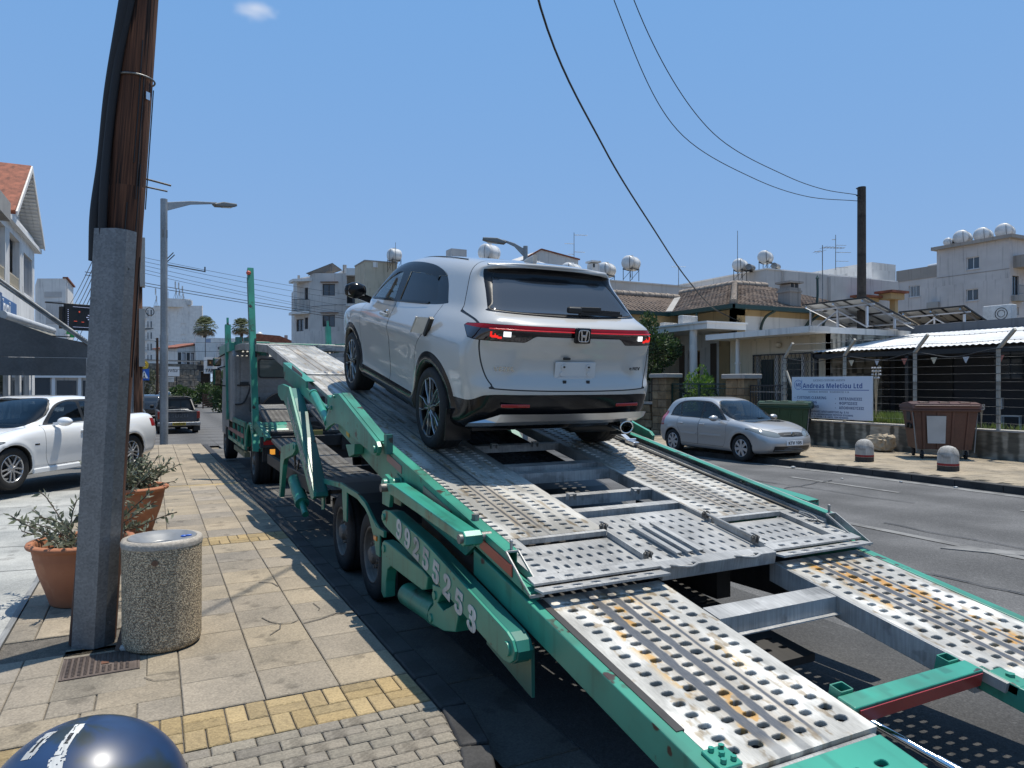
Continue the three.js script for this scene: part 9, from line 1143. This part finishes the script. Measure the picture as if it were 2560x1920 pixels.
const stick = (th, ph, w, h, rot, tear) => { const n = 10, P = []; const c = V(Math.sin(th) * Math.sin(ph), Math.cos(th), Math.sin(th) * Math.cos(ph)); const e1 = V(0, 1, 0).cross(c).normalize(), e2 = c.clone().cross(e1); const pt = (i, j) => { let x = (i / n - 0.5) * w, y = (j / n - 0.5) * h; const r2 = Math.hypot(x, y); const xr = x * Math.cos(rot) - y * Math.sin(rot), yr = x * Math.sin(rot) + y * Math.cos(rot); const v = c.clone().multiplyScalar(R).addScaledVector(e1, xr).addScaledVector(e2, yr).normalize().multiplyScalar(R + 0.0012); return [v.x, v.y + bc, v.z]; }; for (let i = 0; i < n; i++) for (let j = 0; j < n; j++) { if (hs(i * 3 + tear, j * 5, tear) < 0.07 || ((i === 0 || i === n - 1) && hs(i, j, tear + 3) < 0.45)) continue; P.push(quad(pt(i, j), pt(i + 1, j), pt(i + 1, j + 1), pt(i, j + 1))); } return P; };
const stk = mt([0.70, 0.70, 0.67], 0.7, { map: T.worn }); part('sticker', stick(0.22, -0.55, 0.036, 0.15, 0.2, 1), stk, b); part('sticker', stick(0.41, -1.37, 0.045, 0.12, 0.75, 4), stk, b); part('sticker', stick(0.52, -0.42, 0.05, 0.05, 0.3, 8), stk, b); part('sticker_print', [stick(0.24, -0.54, 0.014, 0.05, 0.2, 30), stick(0.42, -1.35, 0.014, 0.06, 0.75, 34)].flat().map(g => g.scale(1.0015, 1.0015, 1.0015)), M.black, b);
}
// ---------------------------------------------------------------- plants
function leafGeo(L, w) { const g = new THREE.BufferGeometry(); const f = [[0, 0, 0], [-w, L * 0.45, 0.03 * L], [w, L * 0.45, 0.03 * L], [0, L, -0.06 * L]]; g.setAttribute('position', new THREE.Float32BufferAttribute([...f[0], ...f[2], ...f[1], ...f[1], ...f[2], ...f[3]], 3)); g.computeVertexNormals(); return g; }
function scatter(base, list) {                     // many copies of one leaf merged into one geometry
const bp = base.attributes.position.array, bn = base.attributes.normal.array, n = bp.length / 3, P = new Float32Array(list.length * bp.length), N = new Float32Array(P.length), v = V(), q = new THREE.Matrix3();
list.forEach((m, k) => { q.getNormalMatrix(m); for (let i = 0; i < n; i++) { v.set(bp[3 * i], bp[3 * i + 1], bp[3 * i + 2]).applyMatrix4(m); const o = (k * n + i) * 3; P[o] = v.x; P[o + 1] = v.y; P[o + 2] = v.z; v.set(bn[3 * i], bn[3 * i + 1], bn[3 * i + 2]).applyMatrix3(q).normalize(); N[o] = v.x; N[o + 1] = v.y; N[o + 2] = v.z; } });
const g = new THREE.BufferGeometry(); g.setAttribute('position', new THREE.BufferAttribute(P, 3)); g.setAttribute('normal', new THREE.BufferAttribute(N, 3)); return g;
}
const ORI = (p, dir, roll, s) => { const m = new THREE.Matrix4(), q = new THREE.Quaternion().setFromUnitVectors(V(0, 1, 0), dir.clone().normalize()), r = new THREE.Quaternion().setFromAxisAngle(V(0, 1, 0), roll); return m.compose(p, q.multiply(r), V(s, s, s)); };
const leafMat = c => mt(c, 0.55, { transmission: 0.35, thickness: 0, roughness: 0.9 });
const L_ = { olive: [leafMat([0.125, 0.145, 0.085]), leafMat([0.19, 0.205, 0.14])], dark: [leafMat([0.025, 0.052, 0.012]), leafMat([0.04, 0.08, 0.016]), leafMat([0.062, 0.112, 0.022])], bright: [leafMat([0.10, 0.20, 0.02]), leafMat([0.15, 0.26, 0.035])], grey: [leafMat([0.07, 0.085, 0.045]), leafMat([0.10, 0.115, 0.065])] };
const M_bark = mt([0.13, 0.10, 0.075], 0.95, { map: T.worn });
{ // olive saplings in terracotta pots
const terra = mt([0.40, 0.155, 0.075], 0.8, { map: T.terra, ...bf(0.001) });
const pot = (label, pos, k, seed, n, hgt, spread) => {
const t = thing('potted_olive', label, 'potted plant', pos); const r = rng(seed); const pf = [[0.001, 0.01], [0.20, 0.0], [0.215, 0.01], [0.25, 0.12], [0.295, 0.25], [0.322, 0.36], [0.328, 0.372], [0.325, 0.378], [0.335, 0.43], [0.335, 0.44], [0.368, 0.452], [0.375, 0.466], [0.368, 0.482], [0.335, 0.487], [0.315, 0.472], [0.30, 0.40]].map(([a, b]) => [a * k, b * k]); part('pot', [lathe(pf, 64)], terra, t); part('soil', [at(new THREE.CircleGeometry(0.305 * k, 32), 0, 0.36 * k, 0, -Math.PI / 2)], M.earth, t);
const lv = [[], []], st = []; for (let i = 0; i < n; i++) { const a = r() * 6.28, e = 0.25 + r() * 0.85; let p = V((r() - 0.5) * 0.14, 0.36 * k, (r() - 0.5) * 0.14), d = V(Math.cos(a) * Math.sin(e), Math.cos(e), Math.sin(a) * Math.sin(e)).normalize(); const L = hgt * (0.45 + 0.55 * r()), S = 9; const pts = [p.toArray()]; for (let j = 0; j < S; j++) { d.add(V((r() - 0.5) * 0.35 + d.x * spread, (r() - 0.52) * 0.3, (r() - 0.5) * 0.35 + d.z * spread)).normalize(); p = p.clone().addScaledVector(d, L / S); pts.push(p.toArray()); if (j > 1) for (let q = 0; q < 5; q++) { const pd = V(r() - 0.5, r() - 0.5, r() - 0.5).normalize(); const dir = d.clone().multiplyScalar(0.65).add(pd.multiplyScalar(0.9)).normalize(); lv[r() < 0.6 ? 0 : 1].push(ORI(p.clone().addScaledVector(d, -r() * L / S), dir, r() * 6.28, 0.7 + r() * 0.6)); } } st.push(tube(pts, 0.0045, 14, 5)); }
part('stem', st, M_bark, t); lv.forEach((l, i) => part('foliage', scatter(leafGeo(0.066, 0.0105), l), L_.olive[i], t).userData.kind = 'stuff'); return t;
};
pot('olive sapling in a terracotta pot partly behind the wooden pole, nearer of the two', [-0.505, PY, -6.50], 1, 5, 26, 0.85, 0.07); pot('fuller olive sapling in a terracotta pot, farther of the two, behind the wooden pole', [-0.26, PY, -9.15], 1.12, 8, 80, 0.62, 0.0);
}
function bush(name, label, cat, pos, rx, ry, rz, n, leaf, mats, seed, group, trunkH = 0) {
const t = thing(name, label, cat, pos, 0, group); const r = rng(seed), cl = []; for (let i = 0; i < 26; i++) { const a = r() * 6.28, b = Math.acos(2 * r() - 1), k = 0.55 + 0.45 * r(); cl.push([V(Math.sin(b) * Math.cos(a) * rx * k, Math.cos(b) * ry * k, Math.sin(b) * Math.sin(a) * rz * k), 0.25 + 0.25 * r()]); }
const ls = mats.map(() => []); for (let i = 0; i < n; i++) { const c = cl[Math.floor(r() * cl.length)], a = r() * 6.28, b = Math.acos(2 * r() - 1), k = Math.cbrt(0.25 + 0.75 * r()) * c[1]; const o = V(Math.sin(b) * Math.cos(a) * rx * k, Math.cos(b) * ry * k, Math.sin(b) * Math.sin(a) * rz * k); const p = c[0].clone().add(o); const dir = p.clone().normalize().multiplyScalar(0.8).add(V(r() - 0.5, r() - 0.3, r() - 0.5).multiplyScalar(1.3)); p.y += ry + trunkH; ls[Math.floor(r() * mats.length)].push(ORI(p, dir, r() * 6.28, 0.7 + 0.6 * r())); }
if (trunkH > 0) part('trunk', [rod([0, 0, 0], [0, trunkH + ry, 0], 0.09, 0.04, 8), rod([0, trunkH, 0], [rx * 0.5, trunkH + ry, 0.1], 0.05, 0.02, 6), rod([0, trunkH, 0], [-rx * 0.5, trunkH + ry * 1.1, -0.1], 0.05, 0.02, 6)], M_bark, t); else part('stem', [...Array(6)].map(() => rod([0, 0, 0], [(r() - 0.5) * rx, ry * (0.8 + r() * 0.6), (r() - 0.5) * rz], 0.02, 0.01, 5)), M_bark, t);
ls.forEach((l, i) => { if (l.length) part('crown', scatter(leafGeo(leaf, leaf * 0.33), l), mats[i], t).userData.kind = 'stuff'; }); return t;
}
bush('round_tree', 'dense dark green clipped tree beside the right rear lamp of the SUV', 'tree', [17.75, 0, -22.75], 0.92, 1.15, 0.92, 9000, 0.12, L_.dark, 3, null, 2.0);
bush('bright_shrub', 'bright yellow green shrub growing behind the iron gate', 'shrub', [17.9, 0.1, -20.1], 0.62, 1.05, 0.7, 2600, 0.11, L_.bright, 6);
bush('far_tree', 'grey green olive tree at the far left of the street by the stone wall', 'tree', [-0.8, gy(-68), -68], 1.0, 1.15, 1.0, 3200, 0.16, L_.grey, 9, null, 1.4);
bush('hedge', 'round green hedge below the white signboard far down the street', 'hedge', [2.5, gy(-73), -73], 1.1, 0.95, 0.9, 2600, 0.2, L_.dark.slice(1), 12); bush('hedge', 'dark green bushes under the restaurant beside the truck mirror', 'hedge', [5.2, gy(-71), -71.5], 1.6, 1.15, 1.0, 3000, 0.2, L_.dark, 14); bush('hedge', 'low dark hedge behind the parked cars near the crossing sign', 'hedge', [-0.9, gy(-66), -65], 1.3, 0.6, 0.6, 2200, 0.18, L_.dark.slice(0, 2), 16); bush('hedge', 'pale olive bush between the round hedge and the signboard', 'hedge', [1.5, gy(-72), -71.5], 0.6, 0.6, 0.5, 900, 0.18, L_.grey, 17); bush('hedge', 'leafy tree seen between the truck mirror and its front post', 'tree', [4.9, gy(-58), -58], 1.1, 1.5, 1.0, 2600, 0.2, L_.dark.slice(1), 18);
{ // grass tufts and weeds on the bed behind the low wall
const r = rng(31), l = []; for (let i = 0; i < 1500; i++) { const k = r(); const z = k < 0.62 ? -13.05 + r() * 1.15 : k < 0.8 ? -12 + r() * 2.2 : -9.9 + r() * 2.4; l.push(ORI(V(17.56 + r() * 0.6, 0.73, z), V((r() - 0.5) * 0.7, 1, (r() - 0.5) * 0.7), r() * 6, (k < 0.62 ? 1 : 0.55) * (0.6 + 0.7 * r()))); } const o = mesh([scatter(leafGeo(0.34, 0.012), l)], leafMat([0.16, 0.22, 0.045])); o.name = 'grass'; o.userData = { kind: 'stuff', label: 'tufts of green grass growing above the low wall', category: 'grass' }; scene.add(o);
const w = thing('weed', 'dry tall weed with pale flower heads above the signboard', 'weed', [17.7, 0.72, -12.9]); const ws = [], hd = []; for (let i = 0; i < 5; i++) { const x = (r() - 0.5) * 0.3, z = (r() - 0.5) * 0.3; ws.push(tube([[0, 0, 0], [x * 0.4, 0.9, z * 0.4], [x, 1.35 + r() * 0.3, z]], 0.008, 8, 4)); for (let q = 0; q < 4; q++) hd.push(at(new THREE.IcosahedronGeometry(0.03), x + (r() - 0.5) * 0.08, 1.3 + q * 0.09, z + (r() - 0.5) * 0.08)); } part('stem', ws, W.cream, w); part('flower_head', hd, W.curtain, w); const w2 = dup(w, [17.65, 0.72, -8.6], 1.2, 'dry weed with pale heads right of the brown bin'); w2.scale.setScalar(0.55); const w3 = dup(w, [17.65, 0.72, -10.1], 0.4, 'low dry weed just right of the brown bin lid'); w3.scale.setScalar(0.4);
}
{ // fan palms
const palm = (label, x, z, yb, R, seed) => { const t = thing('fan_palm', label, 'palm tree', [x, gy(z), z]); const r = rng(seed), h = yb - gy(z); part('trunk', [rod([0, 0, 0], [0, h, 0], 0.36, 0.26, 12)], mt([0.16, 0.12, 0.085], 1, { map: T.worn }), t); const gr = [], dry = [];
for (let i = 0; i < 58; i++) { const a = i * 2.4, e = -0.9 + (i / 58) * 2.35, d = V(Math.cos(a) * Math.cos(e), Math.sin(e), Math.sin(a) * Math.cos(e)); const L = R * (0.75 + 0.25 * r()); const tip = V(0, h, 0).addScaledVector(d, L * 0.55); (e < -0.35 ? dry : gr).push(rod([0, h, 0], tip.toArray(), 0.03, 0.02, 4, false)); const e1 = d.clone().cross(V(0, 1, 0)).normalize(), e2 = e1.clone().cross(d); for (let k = -6; k <= 6; k++) { const f = d.clone().multiplyScalar(Math.cos(k * 0.2)).addScaledVector(e1, Math.sin(k * 0.2)); const p = tip.clone(), q = p.clone().addScaledVector(f, L * 0.42); const q2 = q.clone().addScaledVector(f, L * 0.16); q2.y -= L * 0.20; const w = e2.clone().multiplyScalar(0.0).addScaledVector(e1, 0.06); (e < -0.35 ? dry : gr).push(quad(p.clone().sub(w).toArray(), q.clone().sub(w).toArray(), q.clone().add(w).toArray(), p.clone().add(w).toArray()), quad(q.clone().sub(w).toArray(), q2.toArray(), q2.toArray(), q.clone().add(w).toArray())); } }
part('frond', gr, leafMat([0.085, 0.105, 0.04]), t).userData.kind = 'stuff'; part('dead_frond', dry, mt([0.26, 0.19, 0.11], 0.95), t).userData.kind = 'stuff'; };
palm('tall fan palm far down the street, the wider one near the white tower', 7.7, -130.5, 11.4, 2.2, 3); palm('tall fan palm far down the street, right one beside the teal post', 14.3, -138.2, 12.2, 2.0, 4); palm('palm tip peeping in at the right frame edge above the lilac block', 76.5, -34.5, 16.8, 3.2, 5);
}
{ // signs down the street
const t = thing('led_sign', 'black dotted display board hanging above the street left of the wooden pole', 'display sign', [-2.6, 4.65, -34.9], 0.46); part('casing', [rbox(2.0, 1.1, 0.16, 0.03, 0.2, 0, 0)], M.black, t); const dot = []; const gl = mt([0.5, 0.55, 0.7], 0.5, { emissive: new THREE.Color(0.5, 0.55, 0.8), emissiveIntensity: 0.5 }), rl = mt([0.5, 0.08, 0.04], 0.5, { emissive: new THREE.Color(0.8, 0.1, 0.05), emissiveIntensity: 0.45 }); for (let i = 0; i < 9; i++) dot.push(box(0.025, 0.03, 0.01, -0.68, -0.36 + i * 0.08, 0.085)); part('display_dots', [...dot, box(1.2, 0.012, 0.01, 0.1, 0.42, 0.085), box(1.2, 0.012, 0.01, 0.1, -0.42, 0.085), ...[[0.12, 0.1], [0.24, 0.1], [0.12, -0.08], [0.24, -0.08], [0.06, 0.01], [0.4, 0.08], [0.4, -0.05], [0.48, 0.1], [0.48, 0]].map(([x, y]) => box(0.08, 0.03, 0.01, x, y, 0.085))], gl, t); part('display_red', [box(0.12, 0.025, 0.01, -0.4, -0.18, 0.085), box(0.1, 0.025, 0.01, -0.12, -0.2, 0.085), box(0.05, 0.06, 0.01, -0.25, 0.22, 0.085)], rl, t); part('hanger', [box(0.10, 0.9, 0.3, -0.85, -0.05, -0.1), bar([-1.5, 0.52, 0], [0.5, 0.52, 0], 0.05, 0.05)], M.steelDark, t);
const c = thing('pharmacy_cross', 'green pharmacy cross sign below the display board', 'sign', [-3.5, 4.3, -39.8], 0.46); part('cross', [box(0.46, 0.16, 0.1, 0, 0, 0), box(0.16, 0.46, 0.1, 0, 0, 0)], mt([0.02, 0.33, 0.08], 0.4), c); part('bracket', [box(0.9, 0.05, 0.05, -0.5, -0.2, 0)], M.steelDark, c);
const p = thing('crossing_sign', 'blue pedestrian crossing sign with yellow beacon disc above it', 'road sign', [-0.55, gy(-47), -47.3], 0.46); part('post', [rod([0, 0, 0], [0, 3.1, 0], 0.04, 0.04, 8)], M.aluDull, p); part('sign_plate', [box(0.62, 0.68, 0.04, 0, 2.72, 0.05)], mt([0.015, 0.10, 0.42], 0.4), p); part('triangle', [ext([[-0.24, -0.20], [0.24, -0.20], [0, 0.26]], 0.01).translate(0, 2.70, 0.072)], M.whiteClean, p); part('walker', [box(0.05, 0.2, 0.01, 0, 2.65, 0.085), at(new THREE.CircleGeometry(0.035, 10), 0, 2.79, 0.09), box(0.03, 0.14, 0.01, 0.05, 2.56, 0.085, 0, 0, 0.4), box(0.03, 0.14, 0.01, -0.05, 2.56, 0.085, 0, 0, -0.4)], M.black, p); part('beacon', [at(new THREE.CylinderGeometry(0.27, 0.27, 0.06, 24), 0, 3.3, 0.04, Math.PI / 2), at(new THREE.TorusGeometry(0.13, 0.03, 8, 20), 0, 3.3, 0.08)], mt([0.55, 0.36, 0.03], 0.5), p);
const fn = thing('slat_fence', 'brown slatted fence beside the hedge far down the street', 'fence', [4.6, gy(-68), -68]); for (let i = 0; i < 6; i++) part('slat', [box(1.5, 0.13, 0.05, 0, 0.25 + i * 0.19, 0)], mt([0.10, 0.05, 0.03], 0.8), fn); part('post', [box(0.1, 1.3, 0.1, -0.75, 0.65, -0.05), box(0.1, 1.3, 0.1, 0.75, 0.65, -0.05)], mt([0.10, 0.05, 0.03], 0.8), fn);
const lw = thing('planter_wall', 'low pale panel wall behind the silver saloon far down the street', 'wall', [6.6, gy(-70), -70]); part('panel', [box(2.2, 1.1, 0.2, 0, 0.55, 0)], W.lightdirty, lw);
}
renderer.render(scene, camera);
